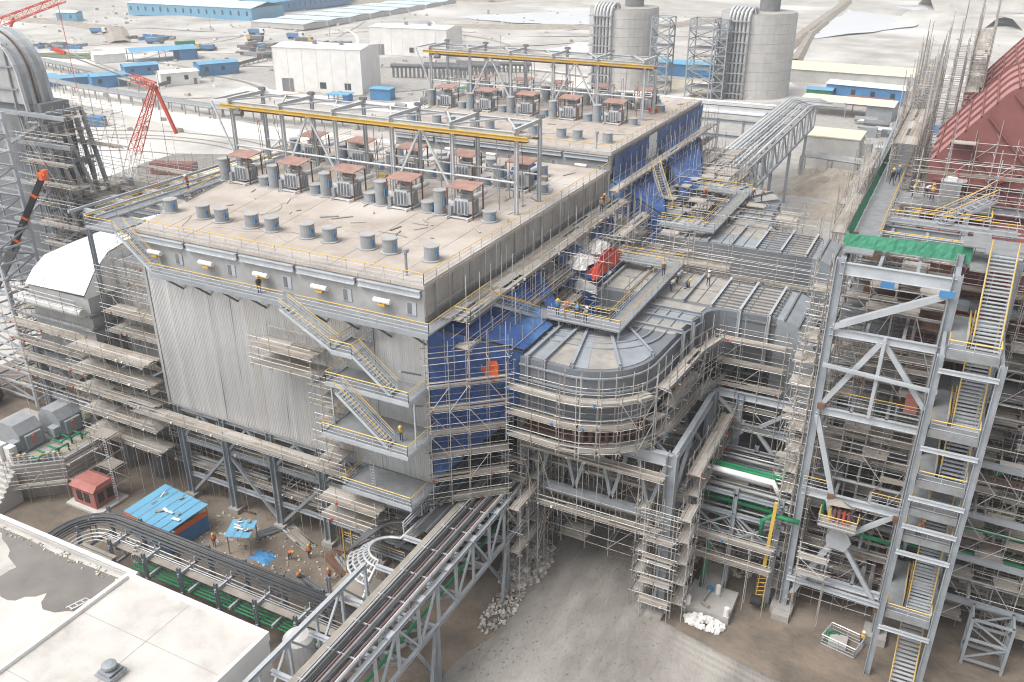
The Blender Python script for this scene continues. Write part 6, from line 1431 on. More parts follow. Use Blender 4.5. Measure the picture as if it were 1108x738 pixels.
for i in range(5): x = -165+i*6; y = 280+i*6; MB().box((x, y, 6), (x+5, y+4, 6.2)).build('deck', R.choice(['green', 'steel', 'plank']), pl_); [MB().bar((x+dx, y+dy, 0), (x+dx, y+dy, 6), .3).build('post', 'steel', pl_) for dx in (0, 5) for dy in (0, 4)]
lump('tarpaulin', (-150, 262, .05), 6, 4, 3, 'beigefloor', 'yellow beige tarp heap by the process pipes', 'tarpaulin', 10, 31)

# long low pipe racks crossing at left
def long_rack(lab, pts, h, seed):
    q = random.Random(seed); t = thing('pipe_rack', lab, 'pipe rack', (*pts[0], 0))
    for (xa, ya), (xb, yb) in zip(pts, pts[1:]):
        n = max(2, int(math.hypot(xb-xa, yb-ya)/7)); d = Vector((xb-xa, yb-ya, 0)).normalized(); s = Vector((-d.y, d.x, 0))*2.2
        for i in range(n+1):
            x = xa+(xb-xa)*i/n; y = ya+(yb-ya)*i/n; g = MB()
            for sg in (-1, 1): g.bar((x+s.x*sg, y+s.y*sg, 0), (x+s.x*sg, y+s.y*sg, h), .35)
            g.bar((x-s.x, y-s.y, h), (x+s.x, y+s.y, h), .35); g.build('portal', 'concrete', t)
        for k_ in range(5):
            f_ = -1+k_*.5; MB().tube((xa+s.x*f_, ya+s.y*f_, h+.4), (xb+s.x*f_, yb+s.y*f_, h+.4), q.uniform(.2, .45), 6).build('pipe', q.choice(['pipe', 'steel', 'concrete']), t)
long_rack('low concrete pipe rack crossing behind the crane boom', [(-420, 258), (-305, 232), (-226, 224), (-150, 235)], 3.2, 1)
long_rack('second low pipe rack behind, parallel to the white road', [(-430, 286), (-330, 262), (-290, 250)], 3.0, 2)
fn = thing('boundary_fence', 'dark fence line running right from the blue cabins', 'fence', (-290, 290, 0))
for i in range(22): x = -288-i*.9; y = 256+i*4.2; MB().bar((x, y, 0), (x, y, 2.4), .3).build('fence_post', 'steel_dark', fn); MB().bar((x, y, 1.6), (x-.9, y+4.2, 1.6), .2, 1.4).build('fence_panel', 'trailer', fn)
# timber and steel stock
sk = random.Random(4)
for i, (x, y, lab) in enumerate(((-372, 345, 'dark steel stock pile left of the green container'), (-420, 372, 'steel stock left of the open shelter'), (-340, 372, 'dark steel stock behind the yellow truck'), (-318, 352, 'steel frames right of the yellow truck'), (-438, 322, 'wide field of grey steel stock at far left'), (-470, 300, 'grey steel stock near the arched duct'), (-322, 392, 'low stock of dark bars near the dump trucks'), (-300, 372, 'grey bars stored behind the white building'))):
    t = thing('steel_stock', lab, 'stock', (x, y, 0))
    for k_ in range(16):
        xx, yy = x+sk.uniform(-14, 14), y+sk.uniform(-9, 9); L = sk.uniform(4, 9); a = sk.choice([.2, .25, 1.7])
        MB().bar((xx, yy, sk.uniform(.6, 1.2)), (xx+L*math.cos(a), yy+L*math.sin(a), sk.uniform(.6, 1.2)), sk.uniform(.8, 2), sk.uniform(.8, 2.2)).build('bundle', sk.choice(['trailer', 'steel', 'bluewall', 'rust', 'steel_dark']), t)
# containers
def container(lab, x, y, rz, m, L=12):
    t = thing('shipping_container', lab, 'container', (0, 0, 0)); part(t, 'container_body', m, lambda b: b.box((-L/2, -1.5, .15), (L/2, 1.5, 3.1)))
    for i in range(int(L/1.2)): x_ = -L/2+.6+i*1.2; MB().box((x_, -1.56, .3), (x_+.5, -1.504, 2.95)).build('side_rib', m, t)
    part(t, 'end_door', 'steel_dark', lambda b: b.box((L/2+.004, -1.3, .3), (L/2+.06, 1.3, 2.9))); t.location = (x, y, .03); t.rotation_euler = (0, 0, rad(rz))
container('green container among the parked trucks', -377, 357, 60, 'green', 10); container('dark red container behind the left roof edge', -183, 163, 20, 'redsteel', 12)
container('maroon long container between the beige roofs at right', -32, 346, -8, 'redsteel', 16); container('blue container on the gravel under the arched duct', -252, 196, 20, 'bluewall', 6)
# trucks
def truck(lab, x, y, rz, bedm, cabm, tip=False):
    t = thing('dump_truck', lab, 'truck', (0, 0, 0))
    part(t, 'chassis', 'rubber', lambda b: b.box((-4.6, -1.1, .8), (4.4, 1.1, 1.2)))
    part(t, 'cab', cabm, lambda b: b.prism_y([(2.4, 1.2), (4.7, 1.2), (4.7, 2.2), (4.3, 3.5), (2.4, 3.6)], -1.25, 1.25)); part(t, 'windscreen', 'glass', lambda b: b.raw([(4.72, -1.0, 2.3), (4.72, 1.0, 2.3), (4.36, 1.0, 3.3), (4.36, -1.0, 3.3)], [(0, 1, 2, 3)]))
    part(t, 'tipper_bed', bedm, lambda b: b.prism_y([(-4.9, 1.3), (2.1, 1.3), (2.3, 3.2), (-5.1, 3.0)], -1.4, 1.4)); part(t, 'load', 'soil', lambda b: b.box((-4.7, -1.2, 3.0), (2.0, 1.2, 3.35)))
    for px in (3.4, -2.2, -3.6):
        for py in (-1.15, 1.15): MB().tube((px, py-.25, .62), (px, py+.25, .62), .62, 14, True).build('wheel', 'rubber', t)
    t.location = (x, y, .03); t.rotation_euler = (0, 0, rad(rz))
truck('dump truck with yellow cab beside the green container', -356, 350, 200, 'bluewall', 'yellow_beam'); truck('dump truck with blue bed at far left below the red boom', -470, 380, 20, 'bluewall', 'white')
truck('yellow cab dump truck nearest the white building', -330, 398, 10, 'trailer', 'yellow_beam'); truck('blue dump truck behind the yellow cab one', -348, 412, 15, 'bluewall', 'white'); truck('dark dump truck parked beside the white building left edge', -360, 392, 190, 'trailer', 'yellow_beam'); truck('white cab dump truck far left of the truck row', -382, 418, 15, 'bluewall', 'white')
truck('dump truck parked by the steel stock at left', -402, 360, 30, 'bluewall', 'trailer')

# concrete silos with pipe bundles and steel towers
def silo(lab, x, y, r_, h):
    t = thing('concrete_silo', lab, 'silo', (x, y, 0)); n = 9
    for i in range(n): MB().cyl((x, y, i*h/n), r_, h/n-.06, 40).build('shell_ring', 'concrete_pale', t, smooth=False)
    part(t, 'inner_flue', 'steel_dark', lambda b: b.cyl((x+3, y+3, h), r_*.27, 7, 20)); part(t, 'roof_slab', 'concrete', lambda b: b.cyl((x, y, h-.06), r_-.3, .3, 40))
    for i in range(6):      # arched pipes up the near face
        xx = x-r_*.55+i*1.5; yy = y-math.sqrt(max(0, r_*r_-(xx-x)**2))-1.2
        MB().pipe([(xx, yy, 0), (xx, yy, h-1), (xx+.3, yy+.6, h+1.2), (xx+.9, yy+2.0, h+2.4), (xx+1.6, yy+3.6, h+2.2), (xx+2.0, yy+4.4, h+.6)], .55, 8).build('riser_pipe', 'brightpipe', t, smooth=True)
    for i in range(8): z = 2+i*h/8.2; part(t, 'pipe_support', 'steel', lambda b: (b.box((x-r_*.62, y-r_-2.4, z), (x+.5, y-r_*.55, z+.3)),))
    for i in range(3): MB().box((x+2, y-r_-.05, 6+i*9), (x+3.6, y-r_+.4, 7)).build('recess', 'darkhole', t) if False else None
    return t
silo('concrete silo with bent silver pipes left of the two, behind the far gantry', -128, 349, 13.6, 29.8); silo('concrete silo with bent silver pipes on the right', -76, 353, 14, 29.8)
def lattice(lab, x, y, w_, h, n):
    t = thing('lattice_tower', lab, 'steel tower', (x, y, 0)); cs = [(x-w_/2, y-w_/2), (x+w_/2, y-w_/2), (x+w_/2, y+w_/2), (x-w_/2, y+w_/2)]
    for c in cs: MB().bar((*c, 0), (*c, h), .45).build('tower_leg', 'steel', t)
    for i in range(n):
        z = h*i/n; z2 = h*(i+1)/n
        for k_, (a, b) in enumerate(zip(cs, cs[1:]+cs[:1])):
            MB().bar((*a, z2), (*b, z2), .3).build('tower_rail', 'steel', t); p, q = (a, b) if (i+k_) % 2 else (b, a); MB().bar((*p, z), (*q, z2), .25).build('tower_brace', 'steel', t)
    for i in range(1, n, 2): MB().box((cs[0][0], cs[0][1], h*i/n+.3), (cs[2][0], cs[2][1], h*i/n+.45)).build('landing', 'grating', t)
    return t
lattice('steel lattice stair tower right of the left silo', -108, 338, 7, 28, 8); lattice('wide steel lattice tower left of the right silo', -92, 338, 9, 28, 8); lattice('narrow lattice tower against the right silo', -84.5, 336, 4, 28, 9)
fw_ = shed('pale blue roofed shed between the silos', -114, 386, 30, 10, 5, 0, 'blueroof', 'bluewall', bays=4, pitch=1.2, win=False)
sheet('site_apron', [(-118, 345), (-92, 345), (-92, 372), (-118, 372)], .05, 'beigefloor')
shed('long cream roofed shed right of the silo', -44, 400, 62, 22, 5, -2, 'beigefloor', 'concrete_pale', bays=8, pitch=2, win=False); shed('white and blue roofed shed behind the maroon container', -33, 358, 30, 10, 5.5, -8, 'alu_white', 'bluewall', bays=5, pitch=1); shed('cream roofed open shed in front of the maroon container', -36, 326, 30, 13, 5, -4, 'beigefloor', 'steel', openf=True, pitch=1)
shed('small blue roofed cabin left of the maroon container', -50, 352, 9, 7, 4, 0, 'blueroof', 'green', pitch=.5, win=False)

# rack between the far duct and the silos, seen on top
fr = thing('pipe_bridge', 'pale trussed pipe bridge running back from the far duct to the silos', 'pipe bridge', (-36, 190, 0))
for x in (-42, -34.4):
    for z in (12.4, 18): MB().ibeam((x, 128, z), (x, 240, z), .6, .5, .08).build('chord', 'steel_pale', fr)
    n = 22
    for i in range(n+1):
        y = 128+112*i/n; MB().bar((x, y, 12.4), (x, y, 18), .3).build('truss_post', 'steel_pale', fr)
        if i < n: yn = y+112/n; MB().bar((x, y, 12.4 if i % 2 else 18), (x, yn, 18 if i % 2 else 12.4), .25).build('truss_diagonal', 'steel_pale', fr)
for i in range(12): y = 128+i*10.1; MB().bar((-42, y, 18.2), (-34.4, y, 18.2), .35).build('cross_beam', 'steel_pale', fr); [MB().bar((x, y, 0), (x, y, 12), .6).build('trestle_leg', 'steel', fr) for x in (-42, -34.4)] if i % 2 == 0 else None
for i in range(9): x = -41.5+i*.82; r_ = R.uniform(.14, .34); MB().pipe([(x, 128, 18.5+r_), (x, 238-i, 18.5+r_), (x+1.2, 241-i, 18.5+r_), (x+8, 241-i, 18.5+r_)], r_, 8).build('pipe', R.choice(['brightpipe', 'pipe', 'steel_pale', 'brightpipe']), fr, smooth=True)
for k_, (ya, za) in enumerate(((212, 19), (222, 19.5))):
    for i in range(6): MB().tube((-70, ya+i*.9, za-.5*k_), (-42, ya+i*.9, za-.5*k_), .3, 6).build('pipe', R.choice(['brightpipe', 'steel_pale', 'pipe']), fr)
for z in (4, 9, 14, 17.6): MB().ibeam((-70, 210, z), (-40, 210, z), .8, .5, .1).build('beam', 'steel', fr)
for i in range(6): MB().bar((-70+i*6, 210, 0), (-70+i*6, 210, 18), .5).build('trestle_leg', 'steel', fr)
for i in range(5): MB().bar((-70+i*6, 209.8, 4 if i % 2 else 14), (-64+i*6, 209.8, 14 if i % 2 else 4), .3).build('brace', 'steel', fr)
# dark low buildings in the gap behind the far precipitator's funnels
gp = thing('machine_hall', 'dark open machine hall behind the far inlet funnels', 'building', (-55, 190, 0))
part(gp, 'wall', 'steel_dark', lambda b: b.box((-66, 176, 0), (-44, 200, 11))); part(gp, 'roof', 'steel', lambda b: b.box((-66.4, 175.6, 11.002), (-43.6, 200.4, 11.4)))
for i in range(6): MB().box((-65+i*3.6, 175.9, 2), (-62.4+i*3.6, 175.99, 9)).build('bay_opening', 'darkhole', gp)
for z in (14, 17.5):
    MB().box((-58, 160, z), (-43.4, 172, z+.15)).build('gallery_floor', 'grating', gp)
# right background: concrete block, soil, scaffold clutter
ck = thing('concrete_block', 'large pale concrete foundation block beside the soil heap', 'foundation', (-30, 255, 0))
for i in range(4): MB().box((-37+i*3.4, 248, 0), (-33.64+i*3.4, 260, 8)).build('block_panel', 'concrete_pale', ck)
part(ck, 'block_cap', 'beigefloor', lambda b: b.box((-37.2, 247.8, 8.002), (-23.2, 260.2, 8.3)))
lump('soil_heap', (-25, 226, .03), 11, 10, 4.5, 'soil', 'brown soil heap behind the far duct end', 'soil heap', 16, 41)
lump('soil_heap', (-20, 205, .03), 8, 7, 2.0, 'soil', 'low trampled soil nearer the far duct end', 'soil heap', 14, 42)
mcn = thing('machine_row', 'row of dark machines and pipes between the bridge and the scaffold forest', 'machinery', (-25, 280, 0))
for i in range(26):
    x, y = sk.uniform(-38, -8), sk.uniform(240, 312); s = sk.uniform(1, 3)
    if sk.random() < .5: MB().box((x, y, 0), (x+s*1.5, y+s, s*sk.uniform(.8, 1.6))).build('machine_box', sk.choice(['steel', 'panelgrey', 'trailer', 'concrete', 'bluewall', 'steel_pale']), mcn)
    else: MB().tube((x, y, s*.7), (x+s*3, y+sk.uniform(-1, 1), s*.7), s*.4, 8, True).build('vessel', sk.choice(['brightpipe', 'pipe', 'steel_dark']), mcn)
long_rack('grey pipe rack left of the scaffold forest', [(-14, 180), (-16, 300)], 5, 3); long_rack('grey pipe rack crossing behind the soil heap', [(-36, 240), (-8, 236)], 4.5, 4)
for i, (x, y, L) in enumerate(((-16, 150, 40), (-12, 190, 50), (-9.5, 160, 60))):
    scaffold(['scaffold cage behind the far duct end', 'scaffold cage beside the distant machines', 'long scaffold line under the green catwalk'][i], [(x, y), (x, y+L)], [6, 9, 12, 15, 18] if i < 2 else [10, 14, 18, 22, 26, 30, 33], 1, 2.4, z0=0, top=2, bay=4, deckp=.5, tall=3, rtube=.06)
scaffold('scaffold crowd on the catwalk side of the far duct', [(-14, 128), (-14, 150)], [8, 11, 14, 17, 20], 1, 2.0, z0=0, top=2, bay=3, tall=2)
# scattered small objects over the far plain
fs = MB()
for i in range(700):
    a = sk.random(); x = sk.uniform(-620, 10); y = sk.uniform(190, 640)
    if -130 < x < -20 and y < 420: continue
    if -110 < x < -30 and y > 430: continue
    fs.rock((x, y, .3), sk.uniform(.3, 1.5))
fs.build('site_debris', 'rubble', None, 'small heaps and scraps strewn over the pale plain', 'debris', kind='stuff')

# ================================================================== LATTICE BOOM CRANES
def lattice_boom(t, a, b, w_, n, m, name='boom_section', tip=None):
    a, b = Vector(a), Vector(b); d = (b-a).normalized(); s = d.cross(Vector((0, 0, 1))).normalized(); u = s.cross(d); tip = tip if tip is not None else w_
    cr_ = [(-1, -1), (1, -1), (1, 1), (-1, 1)]
    P = lambda f_, k_: a.lerp(b, f_)+(s*cr_[k_][0]+u*cr_[k_][1])*((w_+(tip-w_)*f_)/2)
    g = MB()
    for k_ in range(4):
        g.tube(P(0, k_), P(1, k_), .11, 6)
        for i in range(n): q = (k_+1) % 4; g.tube(P(i/n, k_ if i % 2 else q), P((i+1)/n, q if i % 2 else k_), .06, 4)
        for i in range(n+1): g.tube(P(i/n, k_), P(i/n, (k_+1) % 4), .06, 4)
    g.build(name, m, t, kind='stuff')
lc = thing('lattice_crane', 'red and white lattice boom crane with jib behind the left roof edge', 'crane', (-163, 128, 0))
B0, B1, B2 = Vector((-162.5, 128, 2.5)), Vector((-156.0, 129.3, 16.0)), Vector((-148.0, 130.4, 30.0))
lattice_boom(lc, B0, B1, 2.0, 8, 'white'); lattice_boom(lc, B1, B2, 2.0, 8, 'redbright', tip=1.0)
JT = Vector((-176.0, 131.5, 35.0)); lattice_boom(lc, B2, B2.lerp(JT, .22), 1.2, 4, 'redbright', 'jib_section'); 
part(lc, 'jib_rod', 'steel', lambda b: b.tube(B2+Vector((0, 0, .5)), JT+Vector((0, 0, .4)), .1, 6)); part(lc, 'jib_rod', 'steel_dark', lambda b: b.tube(B2+Vector((0, 0, -.4)), JT+Vector((0, 0, -.3)), .14, 6))
part(lc, 'jib_head', 'redbright', lambda b: (b.bar(JT-Vector((2, 0, -.4)), JT+Vector((1.6, 0, -.3)), .5, .9),)); part(lc, 'boom_strut', 'redbright', lambda b: b.bar(B2, B2+Vector((3.4, .6, -9.5)), .5, .6))
part(lc, 'hoist_rope', 'steel_dark', lambda b: b.tube(B2+Vector((.4, 0, 0)), (-147.6, 130.4, 4), .06, 4)); part(lc, 'hoist_rope', 'white', lambda b: b.tube(B2+Vector((2.6, 0, -9)), (-145.2, 131, 4), .06, 4))
part(lc, 'hook_block', 'white', lambda b: b.box((-148.4, 130, 3), (-147, 131, 4.6)))
part(lc, 'crawler', 'rubber', lambda b: b.box((-167, 125, 0), (-159, 126.4, 1.4))); part(lc, 'crawler', 'rubber', lambda b: b.box((-167, 130, 0), (-159, 131.4, 1.4))); part(lc, 'crane_house', 'redbright', lambda b: b.box((-168, 126, 1.5), (-161, 130.4, 4.4)))
c2 = thing('lattice_crane', 'red lattice boom crossing the top left corner', 'crane', (-250, 140, 0))
lattice_boom(c2, (-262, 146, 26), (-196, 150, 43.6), 2.6, 26, 'redbright', tip=1.4)
part(c2, 'crane_house', 'redbright', lambda b: b.box((-272, 142, 1.4), (-262, 150, 6))); part(c2, 'mast', 'redbright', lambda b: b.bar((-264, 146, 5), (-262, 146, 26), 1.2)); part(c2, 'crawler', 'rubber', lambda b: b.box((-273, 141, 0), (-261, 151, 1.4)))
part(c2, 'hoist_rope', 'orange', lambda b: b.tube((-198, 150, 42.8), (-197.4, 150, 22), .09, 5)); part(c2, 'hoist_rope', 'white', lambda b: b.tube((-197.4, 150, 22), (-196.8, 150, 2), .11, 5))
part(c2, 'jib_strut', 'redbright', lambda b: b.bar((-214, 149, 38.6), (-219, 149, 33), .5))
wl = thing('steel_stock', 'white steel lattice pieces lying near the crane foot', 'stock', (-168, 150, 0))
for i in range(9): x, y = -175+i*4.2, 150+sk.uniform(-4, 8); MB().bar((x, y, .8), (x+sk.uniform(4, 8), y+sk.uniform(-3, 3), sk.uniform(.8, 4)), .5).build('lattice_piece', 'white', wl)
for i in range(10): x, y = -158+sk.uniform(-16, 16), 134+sk.uniform(-8, 12); MB().box((x, y, .1), (x+sk.uniform(1, 4), y+sk.uniform(1, 2), sk.uniform(.6, 2.4))).build('crate', sk.choice(['trailer', 'rust', 'steel', 'bluewall', 'redbright', 'plank']), wl)

# lamp poles, parked machines and tracks over the far yard
for i, (x, y) in enumerate(((-300, 330), (-265, 300), (-240, 330), (-330, 420), (-210, 400), (-390, 300), (-180, 340), (-420, 420), (-270, 240), (-160, 250))):
    t = thing('lamp_pole', ['thin lamp pole right of the boxy blue cabin', 'thin lamp pole left of the nearer white building', 'thin lamp pole behind the nearer white building', 'thin lamp pole by the dump truck row', 'thin lamp pole right of the farther white building', 'thin lamp pole left of the open shelter', 'thin lamp pole behind the process pipes', 'thin lamp pole near the steel stock field', 'thin lamp pole on the white road', 'thin lamp pole near the process pipes'][i], 'lamp pole', (x, y, 0), 'lamp poles on the far yard')
    part(t, 'pole', 'steel', lambda b: b.tube((x, y, 0), (x, y, 10), .12, 6)); part(t, 'lamp_head', 'steel_pale', lambda b: b.box((x-.2, y-.9, 9.9), (x+.2, y+.2, 10.15)))
tr_ = random.Random(55)
for i in range(34):
    x, y = tr_.uniform(-560, -130), tr_.uniform(215, 520); a = tr_.choice([.25, .3, .35, 1.2, 1.9])+tr_.uniform(-.2, .2); cv = tr_.uniform(-.05, .05); b = MB(); vs = []; n = 26; w_ = tr_.uniform(.5, 1.6)
    for k_ in range(n+1):
        a += cv; x += 4*math.cos(a); y += 4*math.sin(a); q = w_*min(1, k_/4, (n-k_)/4)+.02; zz = max(.05, far_z(x, y)+.12)
        vs += [(x-q*math.sin(a), y+q*math.cos(a), zz+.002*i), (x+q*math.sin(a), y-q*math.cos(a), zz+.002*i)]
    b.raw(vs, [(2*k_, 2*k_+1, 2*k_+3, 2*k_+2) for k_ in range(n)]); b.build('tyre_track', tr_.choice(['wheeltrack', 'concrete', 'whiteroad', 'soil']), kind='structure')
# ================================================================== PEOPLE
def body_mesh(name, J, rads, edges):
    me = bpy.data.meshes.new(name+'_skel'); me.from_pydata(J, edges, []); o = bpy.data.objects.new('tmp', me); C.objects.link(o)
    sk_ = o.modifiers.new('s', 'SKIN'); sk_.use_smooth_shade = True
    for i, r_ in enumerate(rads): v = me.skin_vertices[0].data[i]; v.radius = (r_, r_*.85); v.use_root = (i == 0)
    sd = o.modifiers.new('d', 'SUBSURF'); sd.levels = 1; sd.render_levels = 1
    dg = bpy.context.evaluated_depsgraph_get(); m2 = bpy.data.meshes.new_from_object(o.evaluated_get(dg)); m2.name = name
    bpy.data.objects.remove(o); bpy.data.meshes.remove(me); return m2
def pose(kind):
    lean = {'stand': 0, 'bend': 62, 'walk': 8, 'work': 22, 'crouch': 35}[kind]; hip = .92 if kind != 'crouch' else .45
    c, s = math.cos(rad(lean)), math.sin(rad(lean)); T = lambda y, z: (0, -(y*c+z*s)*1.0, hip+z*c-y*s*.0)
    up = lambda z, y=0, x=0: (x, -(z*s)-y*c, hip+z*c-y*s)
    st_ = .24 if kind == 'walk' else .08; kb = .28 if kind == 'crouch' else .03
    hand = {'stand': (.0, -.02), 'bend': (.0, .42), 'walk': (.1, .18), 'work': (.12, .40), 'crouch': (.1, .38)}[kind]
    J = [(0, 0, hip), up(.22), up(.45), up(.55), up(.66), up(.78)]; r_ = [.15, .15, .17, .065, .10, .085]
    E_ = [(0, 1), (1, 2), (2, 3), (3, 4), (4, 5)]
    for sg in (-1, 1):
        k_ = len(J)
        J += [up(.44, 0, sg*.2), up(.20, .04+hand[1]*.4, sg*.25), up(-.02+hand[1]*.3, hand[1], sg*.22), up(-.10+hand[1]*.3, hand[1]+.04, sg*.21)]; r_ += [.075, .055, .042, .045]; E_ += [(2, k_), (k_, k_+1), (k_+1, k_+2), (k_+2, k_+3)]
        k_ = len(J); fy = -sg*st_
        J += [(sg*.10, 0, hip-.06), (sg*.11, fy*.6-kb, hip*.5), (sg*.11, fy+(.12 if kind == 'crouch' else 0), .08), (sg*.12, fy-.16+(.12 if kind == 'crouch' else 0), .045)]; r_ += [.10, .068, .048, .05]; E_ += [(0, k_), (k_, k_+1), (k_+1, k_+2), (k_+2, k_+3)]
    return J, r_, E_, up
protos = {}
for kind in ('stand', 'bend', 'walk', 'work', 'crouch'):
    J, r_, E_, up = pose(kind); me = body_mesh('person_'+kind, J, r_, E_)
    hz = Vector(up(.66)); sh = Vector(up(.25))
    for m_ in ('denim', 'khaki', 'skin'): me.materials.append(M[m_])
    hipz = J[0][2]
    for p in me.polygons:
        c = p.center; p.material_index = 2 if (c-hz).length < .19 else (0 if c.z < hipz+.03 and (c-Vector(J[0])).length > .0 and c.z < hipz else 1)
    v = MB(); a, b = Vector(up(.06)), Vector(up(.5)); ax = (b-a).normalized(); s_ = Vector((1, 0, 0)); u_ = s_.cross(ax); n = 12; rg_ = []
    for f_, rx, ry in ((0, .2, .165), (.35, .205, .17), (.75, .225, .17), (1, .15, .12)):
        rg_ += [a.lerp(b, f_)+s_*rx*math.cos(6.283*i/n)+u_*ry*math.sin(6.283*i/n) for i in range(n)]
    v.raw(rg_, [(k_*n+i, k_*n+(i+1) % n, (k_+1)*n+(i+1) % n, (k_+1)*n+i) for k_ in range(3) for i in range(n)])
    h = MB(); hc = Vector(up(.76)); ax = (Vector(up(.8))-Vector(up(.6))).normalized(); f0 = s_.cross(ax); rr_ = []
    for z_, q in ((-.03, .17), (-.02, .135), (.05, .125), (.10, .09), (.125, .02)): rr_ += [hc+ax*z_+s_*q*math.cos(6.283*i/n)+f0*q*1.1*math.sin(6.283*i/n) for i in range(n)]
    h.raw(rr_, [(k_*n+i, k_*n+(i+1) % n, (k_+1)*n+(i+1) % n, (k_+1)*n+i) for k_ in range(4) for i in range(n)])
    protos[kind] = (me, v, h)
def pm(b, m):
    me = bpy.data.meshes.new('w'); me.from_pydata([tuple(q) for q in b.v], [], b.f); me.materials.append(M[m]); me.shade_smooth(); return me
cache = {}
def person(x, y, z, rz, kind, vest, helm, lab):
    me, v, h = protos[kind]
    o = link('person', me, None, lab, 'person', 'site workers', None, (x, y, z)); o.rotation_euler = (0, 0, rad(rz))
    for nm, b, m_ in (('vest', v, vest), ('hard_hat', h, helm)):
        key = (kind, nm, m_)
        if key not in cache: cache[key] = pm(b, m_)
        link(nm, cache[key], o)
Y_, W_, O_ = 'yellow_beam', 'white', 'orange'
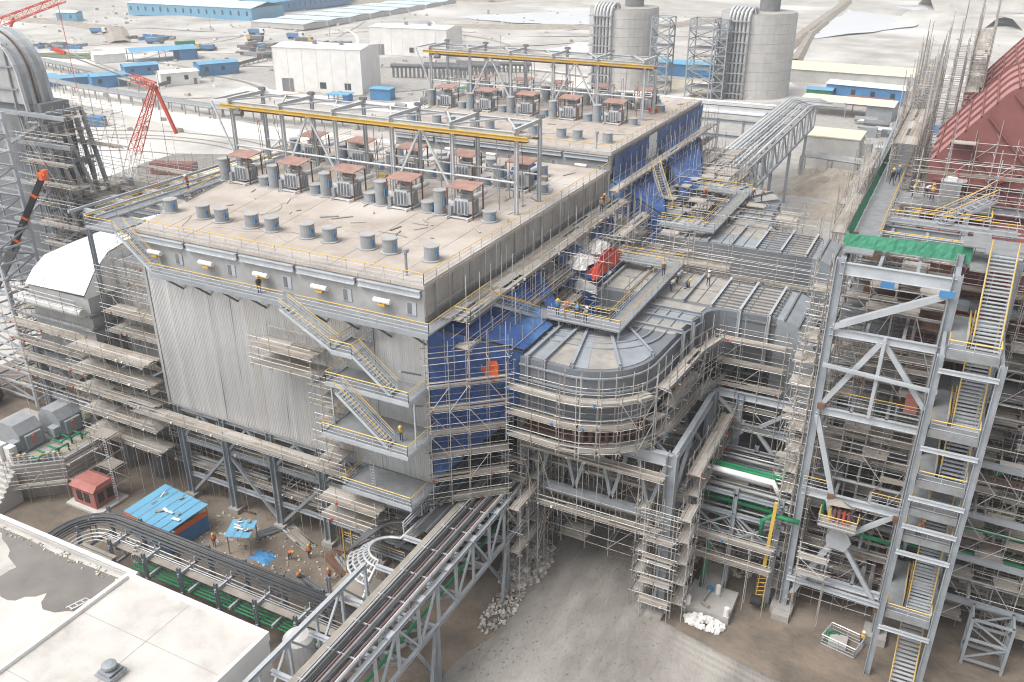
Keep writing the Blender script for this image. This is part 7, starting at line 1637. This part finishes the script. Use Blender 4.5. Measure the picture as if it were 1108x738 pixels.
for a in ((-62.2, 52.4, .06, 30, 'stand', O_, Y_, 'worker in orange vest standing right of the large blue canopy'), (-60.6, 50.7, .06, 70, 'bend', O_, Y_, 'worker in orange vest bending below the blue canopy corner'),
          (-53.7, 54.4, .06, 80, 'bend', O_, Y_, 'worker in orange vest stooping beside the blue sheet on the ground'), (-52.0, 55.5, .06, 10, 'stand', O_, Y_, 'worker in orange vest standing among the planks'),
          (-51.0, 52.3, .06, 120, 'crouch', O_, Y_, 'worker in orange vest crouching at the dark board pile'), (-47.9, 53.6, .06, 20, 'walk', O_, Y_, 'worker in orange vest at the right end of the board pile'),
          (-50.8, 50.7, .06, 60, 'crouch', O_, Y_, 'worker in orange vest crouching next to the cable rack'), (-55.2, 56.7, WZ, 40, 'stand', 'rubber', Y_, 'worker in dark clothes on the walkway against the silver wall'),
          (-38.9, 54.8, 18.5, 20, 'work', 'yellow_beam', Y_, 'worker in yellow vest at the end of the lower wall landing'), (-46.2, 54.6, 9.0, 60, 'bend', 'redbright', Y_, 'worker lying low on boards below the lower landing'),
          (-30.9, 70.2, 26.16, 20, 'stand', 'bluewall', Y_, 'worker in blue vest on the duct platform, left of the group'), (-30.0, 69.9, 26.16, 130, 'work', 'redsteel', O_, 'worker with orange hat on the duct platform'), (-29.0, 70.4, 26.16, 200, 'bend', 'bluewall', Y_, 'worker with yellow hat bending over the platform rail'), (-28.0, 70.0, 26.16, 60, 'work', 'white', W_, 'worker with white hat at the right of the platform group'),
          (-20.8, 86.6, 25.2, 40, 'stand', 'concrete_pale', W_, 'worker in grey standing on the ribbed duct top'), (-22.6, 84.6, 25.2, 100, 'crouch', 'denim', Y_, 'worker crouching on the duct top beside the catwalk'), (-23.8, 83.2, 25.2, 160, 'bend', 'steel', Y_, 'worker with yellow hat stooping under the catwalk rail'), (-23.9, 85.6, 25.2, 160, 'bend', 'steel', W_, 'worker with white hat stooping under the catwalk rail'), (-25.2, 84.8, 26.16, 10, 'work', 'khaki', Y_, 'worker with yellow hat on the duct catwalk'),
          (-32.2, 63.2, 21.0, 60, 'work', 'concrete_pale', Y_, 'worker on the scaffold at the left end of the curved duct'), (-36.4, 95.6, 29.3, 30, 'work', 'redbright', Y_, 'worker in red at the far end of the roof edge scaffold'), (-36.2, 97.4, 29.3, 120, 'bend', 'khaki', Y_, 'worker in brown at the far end of the roof edge scaffold'), (-35.8, 93.4, 29.3, 220, 'work', 'khaki', Y_, 'worker sitting on the boards near the roof edge'),
          (-5.3, 94.6, 36.1, 20, 'walk', 'rubber', Y_, 'left worker of the pair walking on the green netted catwalk'), (-4.9, 96.2, 36.1, 20, 'walk', 'bluewall', Y_, 'right worker of the pair walking on the green netted catwalk'), (-3.0, 90.6, 36.1, 100, 'work', 'yellow', Y_, 'worker in yellow on the tower top left of the cabinet'), (-1.9, 91.4, 36.1, 60, 'bend', 'white', Y_, 'worker bending on the tower top behind the rail'), (-1.3, 90.2, 36.1, 200, 'stand', 'yellow', Y_, 'worker standing next to the grey cabinet'),
          (-16.0, 67.8, 12.8, 40, 'work', 'khaki', Y_, 'worker on the scaffold walkway right of the duct table'), (1.0, 68.6, .1, 0, 'stand', 'yellow', W_, 'worker standing under the stair landing at ground level'), (3.2, 66.4, 15.02, 60, 'work', 'orange', Y_, 'worker on a stair tower landing'),
          (-113.2, 55.6, .05, 20, 'work', 'redsteel', W_, 'worker in dark red beside the crane wheel at the left edge'), (-96, 88, 24.2, 40, 'stand', 'redbright', W_, 'worker in red on the cluttered gallery behind the hood'), (-79, 72, ZR-.4, 10, 'work', 'redbright', W_, 'worker in red on the left roof gallery'),
          (-86, 97, ZR-3.1, 10, 'stand', 'rubber', Y_, 'worker in black on the sheet floor beside the far left gallery'), (-30.2, 118.5, 25.0, 40, 'stand', 'redbright', Y_, 'worker in red near the far blue funnel'), (-23.4, 117.2, 26.2, 40, 'work', 'khaki', Y_, 'worker on the far duct platform, left'), (-22.2, 117.2, 26.2, 140, 'work', 'khaki', O_, 'worker on the far duct platform, right')):
    person(*a)
sb = thing('fabric_flag', 'red and yellow sheet bundle tied to the scaffold left of the curved duct', 'sheet', (-33.6, 62.2, 22.8))
part(sb, 'sheet', 'orange', lambda b: (b.rock((-33.6, 61.6, 23.6), .9), b.rock((-33.4, 61.5, 24.4), .6)))

# ================================================================== AIR
hz_ = MB().box((-1500, -350, -8), (600, 1750, 62)).build('haze', 'sand', None, None, None, kind='stuff')
hm = bpy.data.materials.new('haze'); hm.use_nodes = True; n = hm.node_tree.nodes; n.clear()
vo = n.new('ShaderNodeVolumePrincipled'); vo.inputs['Color'].default_value = (.93, .95, .97, 1); vo.inputs['Density'].default_value = .00052; vo.inputs['Anisotropy'].default_value = .2
ou = n.new('ShaderNodeOutputMaterial'); hm.node_tree.links.new(vo.outputs[0], ou.inputs['Volume'])
hz_.data.materials.clear(); hz_.data.materials.append(hm)
